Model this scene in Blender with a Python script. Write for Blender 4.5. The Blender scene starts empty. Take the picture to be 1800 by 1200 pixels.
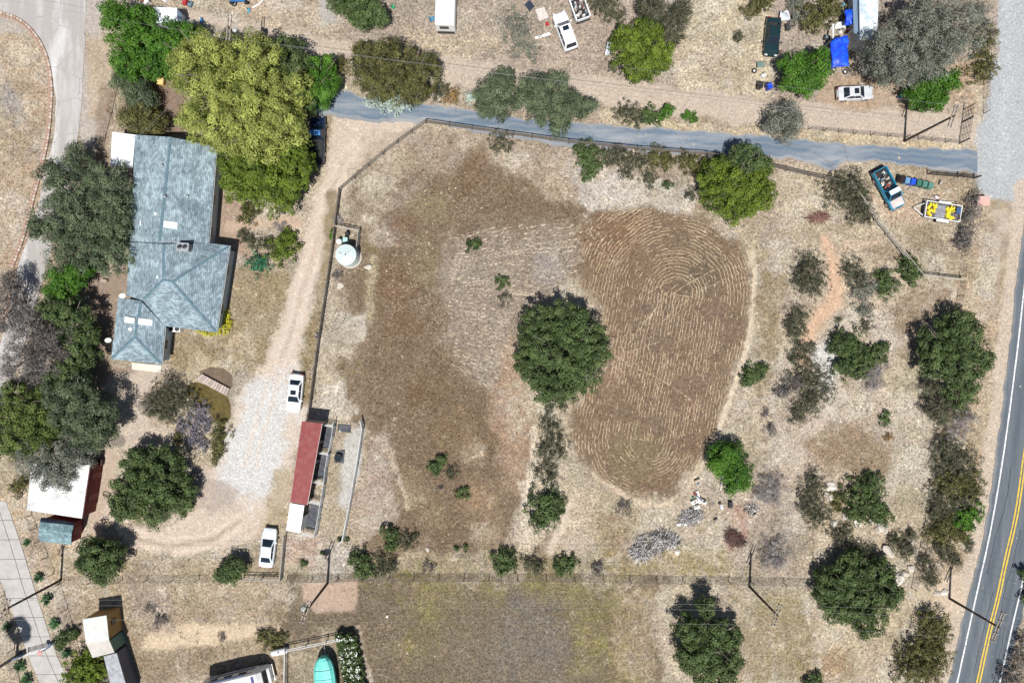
import bpy, math, random
import numpy as np
from mathutils import Vector, Matrix

# ------------------------------------------------------------------ camera, sky, sun, exposure
S = bpy.context.scene
COL = S.collection
H = 84.0            # drone height in metres
PXM = 0.07          # metres of ground for one pixel of the 1800 x 1200 photograph
SUN_EL = 66.0
cam_d = bpy.data.cameras.new('camera')
cam_d.sensor_width = 36.0
cam_d.lens = 36.0 * H / (1800 * PXM)
cam_d.clip_start = 0.5
cam_d.clip_end = 2000.0
cam = bpy.data.objects.new('camera', cam_d)
cam.location = (0, 0, H)
COL.objects.link(cam)
S.camera = cam

W = bpy.data.worlds.new('World')
S.world = W
W.use_nodes = True
wn = W.node_tree
sky = wn.nodes.new('ShaderNodeTexSky')
sky.sky_type = 'NISHITA'
sky.sun_disc = False
sky.sun_elevation = math.radians(SUN_EL)
sky.sun_rotation = math.radians(184)
wn.links.new(sky.outputs[0], wn.nodes['Background'].inputs[0])
wn.nodes['Background'].inputs[1].default_value = 0.055

sun_d = bpy.data.lights.new('sun', 'SUN')
sun_d.energy = 4.6
sun_d.angle = math.radians(0.5)
sun_d.color = (1.0, 0.975, 0.94)
sun = bpy.data.objects.new('sun', sun_d)
_ce = math.cos(math.radians(SUN_EL))
sun.rotation_euler = Vector((0.06 * _ce, _ce, -math.sin(math.radians(SUN_EL)))).to_track_quat('-Z', 'Y').to_euler()
sun.location = (0, -40, 120)
COL.objects.link(sun)

S.view_settings.view_transform = 'Standard'
S.view_settings.look = 'None'
S.view_settings.gamma = 1.0
S.view_settings.exposure = 0.28
S.view_settings.use_curve_mapping = False

# ------------------------------------------------------------------ helpers
random.seed(7)
RNG = np.random.default_rng(11)

def P(px, py, h=0.0):
    """a point of the photograph at height h above the ground -> world"""
    k = PXM * (H - h) / H
    return Vector(((px - 900) * k, (600 - py) * k, h))

def root_of(o):
    while o is not None and o.parent is not None:
        o = o.parent
    return o

def link(o, parent=None):
    COL.objects.link(o)
    if parent is not None:
        o.parent = parent
    return o

def tag(o, label, cat, group=None):
    o['label'] = label
    o['category'] = cat
    if group:
        o['group'] = group
    return o

def thing(name, label, cat, loc=(0, 0, 0), rz=0.0, group=None):
    o = bpy.data.objects.new(name, None)
    o.location = loc
    o.rotation_euler = (0, 0, rz)
    o.empty_display_size = 0.3
    COL.objects.link(o)
    return tag(o, label, cat, group)

def structure(o):
    o['kind'] = 'structure'
    return o

def fastmesh(name, V, F, smooth=False):
    """V (n,3) array, F (m,k) array of equal-sized faces"""
    V = np.ascontiguousarray(V, dtype=np.float32)
    F = np.ascontiguousarray(F, dtype=np.int32)
    me = bpy.data.meshes.new(name)
    m, k = F.shape
    me.vertices.add(len(V))
    me.vertices.foreach_set('co', V.ravel())
    me.loops.add(m * k)
    me.loops.foreach_set('vertex_index', F.ravel())
    me.polygons.add(m)
    me.polygons.foreach_set('loop_start', np.arange(0, m * k, k, dtype=np.int32))
    me.polygons.foreach_set('loop_total', np.full(m, k, dtype=np.int32))
    if smooth:
        me.polygons.foreach_set('use_smooth', np.ones(m, dtype=bool))
    me.update(calc_edges=True)
    return me

def obj_from(name, me, mat, parent=None, loc=None):
    if mat is not None:
        me.materials.append(mat)
    o = bpy.data.objects.new(name, me)
    if loc is not None:
        o.location = loc
    return link(o, parent)

class MB:
    """collects simple shapes; build() links them as one mesh object"""
    def __init__(self):
        self.v = []
        self.f = []
    def add(self, vs, fs):
        n = len(self.v)
        self.v += [tuple(p) for p in vs]
        self.f += [tuple(i + n for i in f) for f in fs]
        return self
    def box(self, c, size, rz=0.0, taper=1.0):
        cx, cy, cz = c
        sx, sy, sz = [a / 2 for a in size]
        ca, sa = math.cos(rz), math.sin(rz)
        vs = []
        for dz in (-1, 1):
            k = taper if dz > 0 else 1.0
            for dx, dy in ((-1, -1), (1, -1), (1, 1), (-1, 1)):
                x, y = dx * sx * k, dy * sy * k
                vs.append((cx + x * ca - y * sa, cy + x * sa + y * ca, cz + dz * sz))
        return self.add(vs, [(3, 2, 1, 0), (4, 5, 6, 7), (0, 1, 5, 4), (1, 2, 6, 5), (2, 3, 7, 6), (3, 0, 4, 7)])
    def tube(self, p0, p1, r0, r1=None, n=6):
        r1 = r0 if r1 is None else r1
        p0, p1 = Vector(p0), Vector(p1)
        d = (p1 - p0).normalized()
        a = d.orthogonal().normalized()
        b = d.cross(a)
        vs = []
        for p, r in ((p0, r0), (p1, r1)):
            for i in range(n):
                t = 2 * math.pi * i / n
                vs.append(p + a * math.cos(t) * r + b * math.sin(t) * r)
        fs = [(i, (i + 1) % n, n + (i + 1) % n, n + i) for i in range(n)]
        fs += [tuple(range(n - 1, -1, -1)), tuple(range(n, 2 * n))]
        return self.add(vs, fs)
    def path(self, pts, r, n=5):
        for a, b in zip(pts[:-1], pts[1:]):
            self.tube(a, b, r, r, n)
        return self
    def prism(self, poly, z0, z1):
        """poly: list of (x,y); z1 may be a list of heights"""
        n = len(poly)
        zs = z1 if isinstance(z1, (list, tuple)) else [z1] * n
        ar = sum(poly[i][0] * poly[(i + 1) % n][1] - poly[(i + 1) % n][0] * poly[i][1] for i in range(n))
        if ar < 0:
            poly = poly[::-1]
            zs = list(zs)[::-1]
        vs = [(p[0], p[1], z0) for p in poly] + [(p[0], p[1], z) for p, z in zip(poly, zs)]
        fs = [tuple(range(n - 1, -1, -1)), tuple(range(n, 2 * n))]
        fs += [(i, (i + 1) % n, n + (i + 1) % n, n + i) for i in range(n)]
        return self.add(vs, fs)
    def slab(self, pts, t):
        """a flat plate through 3-D points, thickness t downwards"""
        n = len(pts)
        pts = [Vector(p) for p in pts]
        nr = Vector((0, 0, 0))
        for i in range(n):
            a, b = pts[i], pts[(i + 1) % n]
            nr += Vector(((a.y - b.y) * (a.z + b.z), (a.z - b.z) * (a.x + b.x), (a.x - b.x) * (a.y + b.y)))
        if nr.z < 0:
            pts = pts[::-1]
        vs = pts + [p - Vector((0, 0, t)) for p in pts]
        fs = [tuple(range(n)), tuple(range(2 * n - 1, n - 1, -1))]
        fs += [(i, n + i, n + (i + 1) % n, (i + 1) % n) for i in range(n)]
        return self.add(vs, fs)
    def lathe(self, c, prof, n=16):
        """prof: list of (radius, z)"""
        vs, fs = [], []
        for r, z in prof:
            for i in range(n):
                t = 2 * math.pi * i / n
                vs.append((c[0] + r * math.cos(t), c[1] + r * math.sin(t), c[2] + z))
        for j in range(len(prof) - 1):
            for i in range(n):
                fs.append((j * n + i, j * n + (i + 1) % n, (j + 1) * n + (i + 1) % n, (j + 1) * n + i))
        fs.append(tuple(range(n - 1, -1, -1)))
        fs.append(tuple((len(prof) - 1) * n + i for i in range(n)))
        return self.add(vs, fs)
    def loft(self, secs):
        n = len(secs[0])
        vs = [p for s in secs for p in s]
        fs = []
        for j in range(len(secs) - 1):
            for i in range(n):
                fs.append((j * n + i, j * n + (i + 1) % n, (j + 1) * n + (i + 1) % n, (j + 1) * n + i))
        fs.append(tuple(range(n - 1, -1, -1)))
        fs.append(tuple((len(secs) - 1) * n + i for i in range(n)))
        return self.add(vs, fs)
    def build(self, name, mat, parent=None, local=False, smooth=False):
        off = Vector((0, 0, 0))
        r = root_of(parent)
        if r is not None and not local:
            off = Vector(r.location)
        me = bpy.data.meshes.new(name)
        me.from_pydata([(a - off.x, b - off.y, c - off.z) for a, b, c in self.v], [], self.f)
        if smooth:
            me.polygons.foreach_set('use_smooth', np.ones(len(me.polygons), dtype=bool))
        me.update()
        return obj_from(name, me, mat, parent)

# ---- numpy noise
def vnoise(x, y, seed):
    r = np.random.default_rng(seed)
    T = r.random((256, 256))
    xi, yi = np.floor(x).astype(int), np.floor(y).astype(int)
    fx, fy = x - xi, y - yi
    fx, fy = fx * fx * (3 - 2 * fx), fy * fy * (3 - 2 * fy)
    a, b = T[xi & 255, yi & 255], T[(xi + 1) & 255, yi & 255]
    c, d = T[xi & 255, (yi + 1) & 255], T[(xi + 1) & 255, (yi + 1) & 255]
    return (a * (1 - fx) + b * fx) * (1 - fy) + (c * (1 - fx) + d * fx) * fy

def fbm(x, y, scale, seed, oct=4):
    o, amp, tot = 0, 1.0, 0.0
    for i in range(oct):
        o = o + vnoise(x / scale * 2 ** i + 37 * i, y / scale * 2 ** i + 17 * i, seed + i) * amp
        tot += amp
        amp *= 0.55
    return o / tot

# ------------------------------------------------------------------ materials
MATS = {}
def nodemat(name):
    m = bpy.data.materials.new(name)
    m.use_nodes = True
    return m, m.node_tree.nodes, m.node_tree.links, m.node_tree.nodes['Principled BSDF']

def paint(name, col, rough=0.6, metal=0.0, var=0.18, scale=3.0, bump=0.0, spec=0.4, stretch=(1, 1, 1), dirt=None, dirt_amt=0.5, dscale=1.2):
    """colour with two scales of procedural variation, optional dirt patches and bump"""
    if name in MATS:
        return MATS[name]
    m, N, L, B = nodemat(name)
    tc = N.new('ShaderNodeTexCoord')
    mp = N.new('ShaderNodeMapping')
    mp.inputs['Scale'].default_value = stretch
    L.new(tc.outputs['Object'], mp.inputs[0])
    n1 = N.new('ShaderNodeTexNoise')
    n1.inputs['Scale'].default_value = scale
    n1.inputs['Detail'].default_value = 6
    n1.inputs['Roughness'].default_value = 0.65
    L.new(mp.outputs[0], n1.inputs['Vector'])
    rp = N.new('ShaderNodeValToRGB')
    rp.color_ramp.elements[0].position = 0.3
    rp.color_ramp.elements[1].position = 0.7
    rp.color_ramp.elements[0].color = tuple(c * (1 - var) for c in col) + (1,)
    rp.color_ramp.elements[1].color = tuple(min(c * (1 + var), 0.95) for c in col) + (1,)
    L.new(n1.outputs['Fac'], rp.inputs[0])
    out = rp.outputs[0]
    if dirt is not None:
        n2 = N.new('ShaderNodeTexNoise')
        n2.inputs['Scale'].default_value = dscale
        n2.inputs['Detail'].default_value = 8
        n2.inputs['Roughness'].default_value = 0.7
        L.new(tc.outputs['Object'], n2.inputs['Vector'])
        r2 = N.new('ShaderNodeValToRGB')
        r2.color_ramp.elements[0].position = 0.48
        r2.color_ramp.elements[1].position = 0.68
        r2.color_ramp.elements[1].color = (dirt_amt,) * 3 + (1,)
        L.new(n2.outputs['Fac'], r2.inputs[0])
        mx = N.new('ShaderNodeMixRGB')
        mx.inputs[2].default_value = tuple(dirt) + (1,)
        L.new(r2.outputs[0], mx.inputs[0])
        L.new(out, mx.inputs[1])
        out = mx.outputs[0]
    L.new(out, B.inputs['Base Color'])
    B.inputs['Roughness'].default_value = rough
    B.inputs['Metallic'].default_value = metal
    B.inputs['Specular IOR Level'].default_value = spec
    if bump > 0:
        bp = N.new('ShaderNodeBump')
        bp.inputs['Strength'].default_value = 0.6
        bp.inputs['Distance'].default_value = bump
        n3 = N.new('ShaderNodeTexNoise')
        n3.inputs['Scale'].default_value = scale * 4
        n3.inputs['Detail'].default_value = 4
        L.new(tc.outputs['Object'], n3.inputs['Vector'])
        L.new(n3.outputs['Fac'], bp.inputs['Height'])
        L.new(bp.outputs[0], B.inputs['Normal'])
    MATS[name] = m
    return m

def leafmat(name, c1, c2, trans=0.25, rough=0.55):
    if name in MATS:
        return MATS[name]
    m, N, L, B = nodemat(name)
    at = N.new('ShaderNodeAttribute')
    at.attribute_name = 'tint'
    mx = N.new('ShaderNodeMixRGB')
    mx.inputs[1].default_value = tuple(c1) + (1,)
    mx.inputs[2].default_value = tuple(c2) + (1,)
    L.new(at.outputs['Fac'], mx.inputs[0])
    L.new(mx.outputs[0], B.inputs['Base Color'])
    B.inputs['Roughness'].default_value = rough
    B.inputs['Specular IOR Level'].default_value = 0.25
    if trans > 0:
        tr = N.new('ShaderNodeBsdfTranslucent')
        L.new(mx.outputs[0], tr.inputs[0])
        ms = N.new('ShaderNodeMixShader')
        ms.inputs[0].default_value = trans
        L.new(B.outputs[0], ms.inputs[1])
        L.new(tr.outputs[0], ms.inputs[2])
        L.new(ms.outputs[0], N['Material Output'].inputs[0])
    MATS[name] = m
    return m

def scattermat(name, rough=0.9):
    """colour carried by a per-face attribute, for grass, straw and pebbles"""
    m, N, L, B = nodemat(name)
    at = N.new('ShaderNodeAttribute')
    at.attribute_name = 'hue'
    L.new(at.outputs['Color'], B.inputs['Base Color'])
    B.inputs['Roughness'].default_value = rough
    B.inputs['Specular IOR Level'].default_value = 0.15
    return m

GLASS, GN, GL, GB = nodemat('car_glass')
GB.inputs['Base Color'].default_value = (0.012, 0.02, 0.03, 1)
GB.inputs['Roughness'].default_value = 0.06
GB.inputs['Specular IOR Level'].default_value = 0.6

WOODP = paint('pole_wood', (0.075, 0.05, 0.035), 0.9, var=0.3, scale=6, bump=0.02, stretch=(1, 1, 0.1))
WOODG = paint('weathered_wood', (0.36, 0.30, 0.25), 0.9, var=0.25, scale=6, bump=0.01)
PIPE = paint('fence_pipe', (0.40, 0.36, 0.30), 0.7, var=0.3, scale=4, dirt=(0.16, 0.09, 0.05), dirt_amt=0.6)
PIPEW = paint('pale_pipe', (0.62, 0.62, 0.60), 0.5, var=0.12, scale=3, dirt=(0.3, 0.24, 0.18), dirt_amt=0.5)
STEEL = paint('galvanised_steel', (0.42, 0.43, 0.44), 0.45, metal=0.6, var=0.15, scale=5)
DARKM = paint('dark_metal', (0.03, 0.03, 0.035), 0.5, var=0.2)
RUBBER = paint('rubber', (0.022, 0.022, 0.023), 0.85, var=0.3, scale=8)
CERAM = paint('insulator', (0.45, 0.45, 0.46), 0.3, var=0.05)
CABLE = paint('cable', (0.22, 0.22, 0.22), 0.6, var=0.05)
FWIRE = paint('fence_wire', (0.07, 0.06, 0.055), 0.8, var=0.2)
BARK = paint('bark', (0.22, 0.185, 0.155), 0.95, var=0.3, scale=5, bump=0.03)
WHITEP = paint('white_paint', (0.78, 0.78, 0.76), 0.4, var=0.04, scale=1.5, dirt=(0.45, 0.40, 0.33), dirt_amt=0.35)
CHROME = paint('bright_metal', (0.6, 0.6, 0.6), 0.25, metal=1.0, var=0.05)
# ------------------------------------------------------------------ ground (one sheet, painted by material zones)
STEP = 0.2
def axis(lim, far):
    fine = np.arange(-lim, lim + 1e-6, STEP)
    out = [lim]
    s = STEP
    while out[-1] < far:
        s *= 1.35
        out.append(out[-1] + s)
    out = np.array(out[1:])
    return np.concatenate([-out[::-1], fine, out])
AX, AY = axis(72.0, 420.0), axis(50.0, 420.0)
GX, GY = np.meshgrid(AX, AY)
PX, PY = GX / PXM + 900, 600 - GY / PXM
# warped coordinates give every painted edge an uneven, natural outline
WX = (fbm(PX, PY, 46, 3) - 0.5) * 2
WY = (fbm(PX, PY, 46, 9) - 0.5) * 2
FX = (fbm(PX, PY, 11, 23, 3) - 0.5) * 2
FY = (fbm(PX, PY, 11, 29, 3) - 0.5) * 2

def seg_dist(x, y, pts, closed):
    n = len(pts)
    d = np.full(x.shape, 1e9)
    for i in range(n if closed else n - 1):
        ax, ay = pts[i]
        bx, by = pts[(i + 1) % n]
        vx, vy = bx - ax, by - ay
        t = np.clip(((x - ax) * vx + (y - ay) * vy) / (vx * vx + vy * vy + 1e-9), 0, 1)
        d = np.minimum(d, np.hypot(x - ax - t * vx, y - ay - t * vy))
    return d

def inside(x, y, pts):
    n = len(pts)
    r = np.zeros(x.shape, bool)
    for i in range(n):
        ax, ay = pts[i]
        bx, by = pts[(i + 1) % n]
        if ay == by:
            continue
        c = (ay > y) != (by > y)
        r ^= c & (x < (bx - ax) * (y - ay) / (by - ay) + ax)
    return r

def mask(kind, pts, soft, warp, width=0.0, fine=2.0):
    xs, ys = [p[0] for p in pts], [p[1] for p in pts]
    mg = soft + warp + width + fine + 6
    jx = np.where((PX[0] > min(xs) - mg) & (PX[0] < max(xs) + mg))[0]
    iy = np.where((PY[:, 0] > min(ys) - mg) & (PY[:, 0] < max(ys) + mg))[0]
    M = np.zeros(PX.shape)
    if len(jx) == 0 or len(iy) == 0:
        return M
    sl = (slice(iy[0], iy[-1] + 1), slice(jx[0], jx[-1] + 1))
    x = PX[sl] + WX[sl] * warp + FX[sl] * fine
    y = PY[sl] + WY[sl] * warp + FY[sl] * fine
    if kind == 'line':
        d = seg_dist(x, y, pts, False) - width / 2
    elif kind == 'dot':
        d = np.hypot(x - pts[0][0], y - pts[0][1]) - width
    else:
        d = seg_dist(x, y, pts, True)
        d = np.where(inside(x, y, pts), -d, d)
    t = np.clip(0.5 - d / max(soft, 0.5), 0, 1)
    M[sl] = t * t * (3 - 2 * t)
    return M

STRAW = (0.385, 0.32, 0.235)
PALE = (0.52, 0.455, 0.355)
WHITE = (0.56, 0.50, 0.42)
BROWN = (0.165, 0.116, 0.074)
RUST = (0.22, 0.132, 0.080)
DIRT = (0.565, 0.465, 0.375)
TRACK = (0.49, 0.405, 0.325)
GRAVEL = (0.42, 0.40, 0.375)
OLIVE = (0.20, 0.165, 0.075)
GREY = (0.30, 0.27, 0.245)
DUFF = (0.20, 0.145, 0.10)

DISS = fbm(PX, PY, 30, 501, 3) * 0.25 + fbm(PX, PY, 9, 511, 3) * 0.75
DISS = np.clip((DISS - 0.5) * 2.6 + 0.5, 0.17, 0.83)
SOIL = np.empty(PX.shape + (3,))
SOIL[:] = STRAW
GRIT = np.full(PX.shape, 1.0)       # how coarse the litter and stones are
GRASS = np.full(PX.shape, 0.8)      # density of dry grass
RELIEF = np.ones(PX.shape)          # unevenness of the ground
def lay(kind, pts, col, soft=12, warp=14, op=1.0, width=0.0, fine=3.0, grit=None, grass=None, flat=None, patch=None):
    M = mask(kind, pts, soft, warp, width, fine) * op
    if soft >= 10:                  # ragged, broken transition instead of an even fade
        t = np.clip((M - DISS) * 3.2 + 0.5, 0, 1) * (M > 0.01)
        M = M * 0.6 + t * t * (3 - 2 * t) * 0.4 * min(1.0, op + 0.1)
    if patch is not None:           # broken up into patches of the given size
        f = fbm(PX, PY, patch, int(abs(pts[0][0] * 7 + pts[0][1])) + 5, 4)
        M = M * np.clip((f - 0.42) / 0.16, 0, 1)
    for k in range(3):
        SOIL[..., k] += (col[k] - SOIL[..., k]) * M
    if grit is not None:
        GRIT[:] += (grit - GRIT) * M
    if grass is not None:
        GRASS[:] += (grass - GRASS) * M
    if flat is not None:
        RELIEF[:] *= (1 - M * flat)
    return M

# large uneven colouring everywhere
f0 = fbm(PX, PY, 120, 41, 5)[..., None]
SOIL += (np.array(PALE) - SOIL) * np.clip((f0 - 0.5) * 3.2, 0, 0.85)
SOIL += (np.array(BROWN) - SOIL) * np.clip((0.46 - f0) * 3.4, 0, 0.65)

# --- north yards
lay('poly', [(560, -300), (2100, -300), (1745, 210), (1350, 200), (900, 145), (600, 95)], (0.345, 0.285, 0.235), 30, 20, 0.9, grass=0.55)
lay('poly', [(1195, -20), (1360, -20), (1350, 165), (1210, 170), (1180, 120)], (0.53, 0.45, 0.315), 24, 24, 0.9, grass=0.9)
lay('poly', [(700, 60), (850, 55), (900, 95), (780, 108)], (0.50, 0.41, 0.28), 26, 20, 0.8, patch=40)
lay('poly', [(930, 60), (1080, 20), (1090, 130), (960, 130)], (0.36, 0.285, 0.235), 26, 20, 0.7)
lay('poly', [(1440, 125), (1590, 130), (1600, 195), (1430, 200)], (0.40, 0.29, 0.20), 20, 14, 0.9, grit=0.6, grass=0.2)
lay('poly', [(1660, 100), (1735, 110), (1725, 205), (1650, 205)], (0.42, 0.30, 0.20), 20, 16, 0.9, grass=0.5)
lay('poly', [(350, -20), (560, -20), (590, 70), (440, 45)], (0.50, 0.39, 0.28), 24, 20, 0.7)
lay('poly', [(560, -20), (585, -20), (590, 40), (560, 45)], GRAVEL, 16, 10, 0.9, grit=0.5, grass=0.1)
# --- north dirt track
lay('line', [(150, 30), (350, 45), (460, 72), (600, 97), (760, 120), (900, 142), (1100, 168), (1300, 192), (1500, 214), (1760, 232)], TRACK, 12, 10, 1.0, width=48, grit=0.45, grass=0.05, flat=0.8)
for dy in (-9, 11):
    lay('line', [(350, 45 + dy), (460, 72 + dy), (600, 97 + dy), (760, 120 + dy), (900, 142 + dy), (1100, 168 + dy), (1300, 192 + dy), (1500, 214 + dy), (1720, 228 + dy)], (0.50, 0.41, 0.32), 10, 6, 0.6, width=9)
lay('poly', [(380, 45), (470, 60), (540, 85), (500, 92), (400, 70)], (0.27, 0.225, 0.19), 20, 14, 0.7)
lay('line', [(1060, 205), (1250, 225), (1500, 245), (1690, 258)], (0.56, 0.45, 0.29), 8, 8, 0.9, width=14, grass=0.8)
lay('line', [(800, 170), (830, 185), (900, 197), (1060, 214)], (0.36, 0.28, 0.2), 8, 8, 0.8, width=12)
# --- gravel road in the north-east corner
lay('poly', [(1760, -300), (2200, -300), (2200, 100), (1810, 330), (1785, 420), (1755, 520), (1742, 400), (1718, 315), (1722, 230), (1738, 150), (1752, 60)], (0.41, 0.43, 0.44), 14, 10, 1.0, grit=0.45, grass=0.02, flat=0.9)
lay('line', [(1775, -40), (1770, 120), (1760, 300)], (0.45, 0.475, 0.49), 20, 10, 0.7, width=20)
lay('line', [(1725, 60), (1722, 200)], (0.50, 0.43, 0.33), 16, 10, 0.7, width=18)
# --- west: verge, concrete road surroundings
lay('poly', [(-300, 20), (0, 28), (60, 62), (86, 130), (84, 260), (60, 380), (20, 470), (-300, 520)], (0.39, 0.285, 0.19), 10, 10, 0.8, grass=1.0)
lay('dot', [(10, 180)], (0.27, 0.25, 0.24), 50, 20, 0.9, width=28)
lay('dot', [(35, 90)], PALE, 30, 20, 0.8, width=22)
lay('poly', [(-300, -200), (175, -200), (180, 60), (200, 130), (190, 240), (145, 260), (140, 220), (148, 60), (90, 125), (60, 60), (-300, 20)], (0.43, 0.385, 0.345), 10, 12, 0.9, grit=0.5, grass=0.1, flat=0.8)
lay('poly', [(150, 60), (185, 70), (205, 130), (195, 200), (160, 210)], (0.45, 0.35, 0.255), 14, 12, 0.85, grass=0.4)
lay('poly', [(178, 150), (205, 160), (190, 240), (178, 330), (165, 250)], (0.25, 0.18, 0.13), 10, 10, 0.8, grass=0.3)
lay('line', [(55, 410), (25, 480), (10, 560)], (0.33, 0.20, 0.135), 8, 6, 0.9, width=14)
# --- house lot
lay('poly', [(250, 125), (330, 130), (330, 240), (255, 235)], (0.24, 0.17, 0.125), 16, 10, 1.0, grit=0.4, grass=0.05)
lay('poly', [(370, 330), (430, 350), (440, 470), (395, 440), (380, 420)], (0.34, 0.245, 0.18), 16, 10, 0.9, grit=0.4, grass=0.1)
lay('line', [(405, 400), (465, 395), (520, 390)], (0.50, 0.37, 0.265), 14, 10, 0.9, width=22, grit=0.5, grass=0.1)
lay('poly', [(405, 480), (520, 470), (525, 560), (480, 650), (400, 660), (300, 640), (305, 590), (390, 590)], (0.27, 0.205, 0.115), 20, 18, 0.9, grass=1.1)
lay('poly', [(320, 595), (430, 570), (470, 620), (420, 660), (360, 650)], (0.46, 0.37, 0.24), 24, 20, 0.8, patch=22)
lay('poly', [(150, 480), (225, 470), (210, 560), (195, 640), (290, 650), (270, 700), (200, 730), (150, 640)], (0.29, 0.215, 0.165), 16, 14, 0.95, grit=0.4, grass=0.05)  # bare strip by the house, its shade mixed into this brown
lay('poly', [(195, 660), (300, 645), (260, 700), (260, 740), (310, 770), (300, 800), (190, 790), (190, 700)], (0.52, 0.435, 0.355), 22, 16, 0.9, grit=0.5, grass=0.05)
lay('poly', [(165, 790), (210, 790), (200, 860), (175, 930), (160, 960), (150, 880)], (0.47, 0.365, 0.28), 14, 12, 0.95, grit=0.4, grass=0.05)
lay('dot', [(211, 775)], (0.22, 0.19, 0.16), 6, 5, 0.9, width=12)
# --- long dirt drive with its turning circle
lay('poly', [(-300, 860), (0, 860), (60, 860), (150, 940), (190, 960), (190, 1020), (-300, 1020)], (0.44, 0.33, 0.22), 14, 14, 0.8)
lay('line', [(700, 222), (640, 232), (600, 290), (573, 350), (557, 420), (540, 490), (515, 570), (490, 640)], DIRT, 14, 8, 1.0, width=48, grit=0.35, grass=0.02, flat=0.85)
lay('poly', [(590, 205), (760, 210), (700, 245), (640, 300), (600, 320), (570, 300)], DIRT, 14, 10, 0.9, grit=0.4, grass=0.03, flat=0.8)
lay('line', [(585, 300), (553, 420), (535, 490)], (0.56, 0.43, 0.33), 14, 8, 0.7, width=14)
lay('poly', [(455, 640), (520, 620), (535, 680), (540, 730), (520, 800), (505, 880), (480, 940), (410, 960), (330, 975), (250, 965), (205, 940), (175, 905), (190, 870), (230, 925), (300, 925), (350, 890), (350, 820), (385, 820), (400, 760), (410, 700)], DIRT, 14, 8, 0.95, grit=0.45, grass=0.03, flat=0.8)
lay('poly', [(445, 670), (515, 660), (525, 730), (512, 800), (495, 860), (430, 890), (370, 880), (370, 830), (400, 810), (405, 740), (425, 700)], (0.58, 0.575, 0.56), 60, 30, 0.95, grit=0.5, grass=0.02, flat=0.85)
lay('poly', [(300, 790), (360, 830), (420, 860), (420, 900), (360, 900), (320, 840)], (0.40, 0.325, 0.275), 20, 12, 0.8, grit=0.4)
lay('poly', [(480, 820), (530, 830), (515, 930), (480, 1010), (430, 990), (470, 900)], (0.39, 0.31, 0.20), 18, 14, 0.85, grass=0.9)
for rr in (0, 12, 24):
    lay('line', [(205 + rr * .3, 930 - rr), (235, 957 - rr), (290, 972 - rr), (360, 965 - rr), (420, 930 - rr)], (0.68, 0.55, 0.44) if rr != 12 else (0.40, 0.30, 0.225), 6, 5, 0.75, width=6)
lay('poly', [(110, 975), (250, 990), (480, 985), (490, 1015), (110, 1015)], (0.34, 0.265, 0.165), 14, 10, 0.8, grass=1.0)
for dx in (-9, 9):
    lay('line', [(640 + dx, 236), (600 + dx, 290), (573 + dx, 350), (557 + dx, 420), (540 + dx, 490), (515 + dx, 570), (490 + dx, 640), (465 + dx, 720), (440 + dx, 820)], (0.64, 0.54, 0.45), 8, 6, 0.6, width=7)
lay('line', [(600, 290), (573, 350), (557, 420), (540, 490), (515, 570), (490, 640)], (0.46, 0.37, 0.285), 10, 6, 0.55, width=7)
# --- strip of dry grass between the drive and the rail fence
lay('line', [(585, 340), (570, 470), (550, 580), (530, 700)], (0.24, 0.18, 0.095), 12, 12, 0.9, width=24, grass=1.3)
# --- west paddock
lay('poly', [(612, 330), (700, 260), (760, 228), (1000, 262), (1030, 300), (1010, 480), (920, 560), (880, 620), (930, 740), (935, 900), (880, 985), (660, 985), (620, 940), (632, 760), (606, 700), (600, 480)], (0.205, 0.148, 0.098), 46, 34, 0.92, grass=1.0, grit=0.95)
lay('poly', [(612, 330), (680, 290), (800, 262), (990, 268), (1040, 300), (1005, 400), (900, 395), (800, 430), (770, 540), (790, 640), (860, 700), (910, 760), (930, 900), (840, 965), (700, 960), (650, 860), (632, 760), (636, 560), (640, 440)], (0.150, 0.102, 0.063), 110, 70, 0.75, grass=1.0, grit=0.95)
lay('poly', [(620, 235), (760, 225), (1000, 262), (980, 300), (800, 290), (700, 320), (640, 330)], (0.34, 0.265, 0.205), 30, 24, 0.7)
lay('poly', [(870, 270), (1000, 262), (1060, 300), (1010, 360), (940, 330)], (0.45, 0.36, 0.27), 30, 24, 0.7)
lay('poly', [(640, 340), (740, 320), (720, 420), (650, 440)], (0.32, 0.26, 0.21), 40, 30, 0.6)
lay('poly', [(800, 420), (900, 395), (1010, 395), (1020, 470), (985, 520), (900, 580), (900, 640), (860, 690), (810, 640), (780, 540)], (0.265, 0.215, 0.172), 60, 40, 0.9, grass=0.5)
lay('poly', [(880, 620), (905, 600), (930, 720), (950, 760), (930, 900), (880, 800), (860, 700)], (0.36, 0.235, 0.16), 30, 20, 0.8)
for (cx, cy, r, c) in [(690, 500, 34, (0.165, 0.098, 0.056)), (710, 395, 28, (0.165, 0.098, 0.056)), (700, 560, 26, (0.165, 0.098, 0.056)), (740, 690, 34, (0.15, 0.095, 0.052)), (690, 650, 26, BROWN), (960, 470, 28, GREY), (830, 300, 30, (0.165, 0.098, 0.056)), (690, 760, 26, BROWN), (850, 880, 30, (0.30, 0.205, 0.125)), (720, 860, 28, (0.30, 0.22, 0.13)), (800, 760, 36, (0.19, 0.13, 0.07)), (660, 330, 22, PALE), (640, 390, 20, (0.37, 0.31, 0.24)), (655, 350, 18, PALE), (760, 360, 26, (0.24, 0.2, 0.11)), (745, 460, 30, (0.22, 0.18, 0.10)), (760, 640, 26, (0.15, 0.105, 0.065)), (830, 800, 18, (0.38, 0.28, 0.18)), (850, 940, 20, (0.42, 0.32, 0.22)), (770, 900, 22, (0.24, 0.18, 0.10)), (900, 860, 20, (0.34, 0.235, 0.16))]:
    lay('dot', [(cx, cy)], c, 40, 26, 0.75, width=r)
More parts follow.
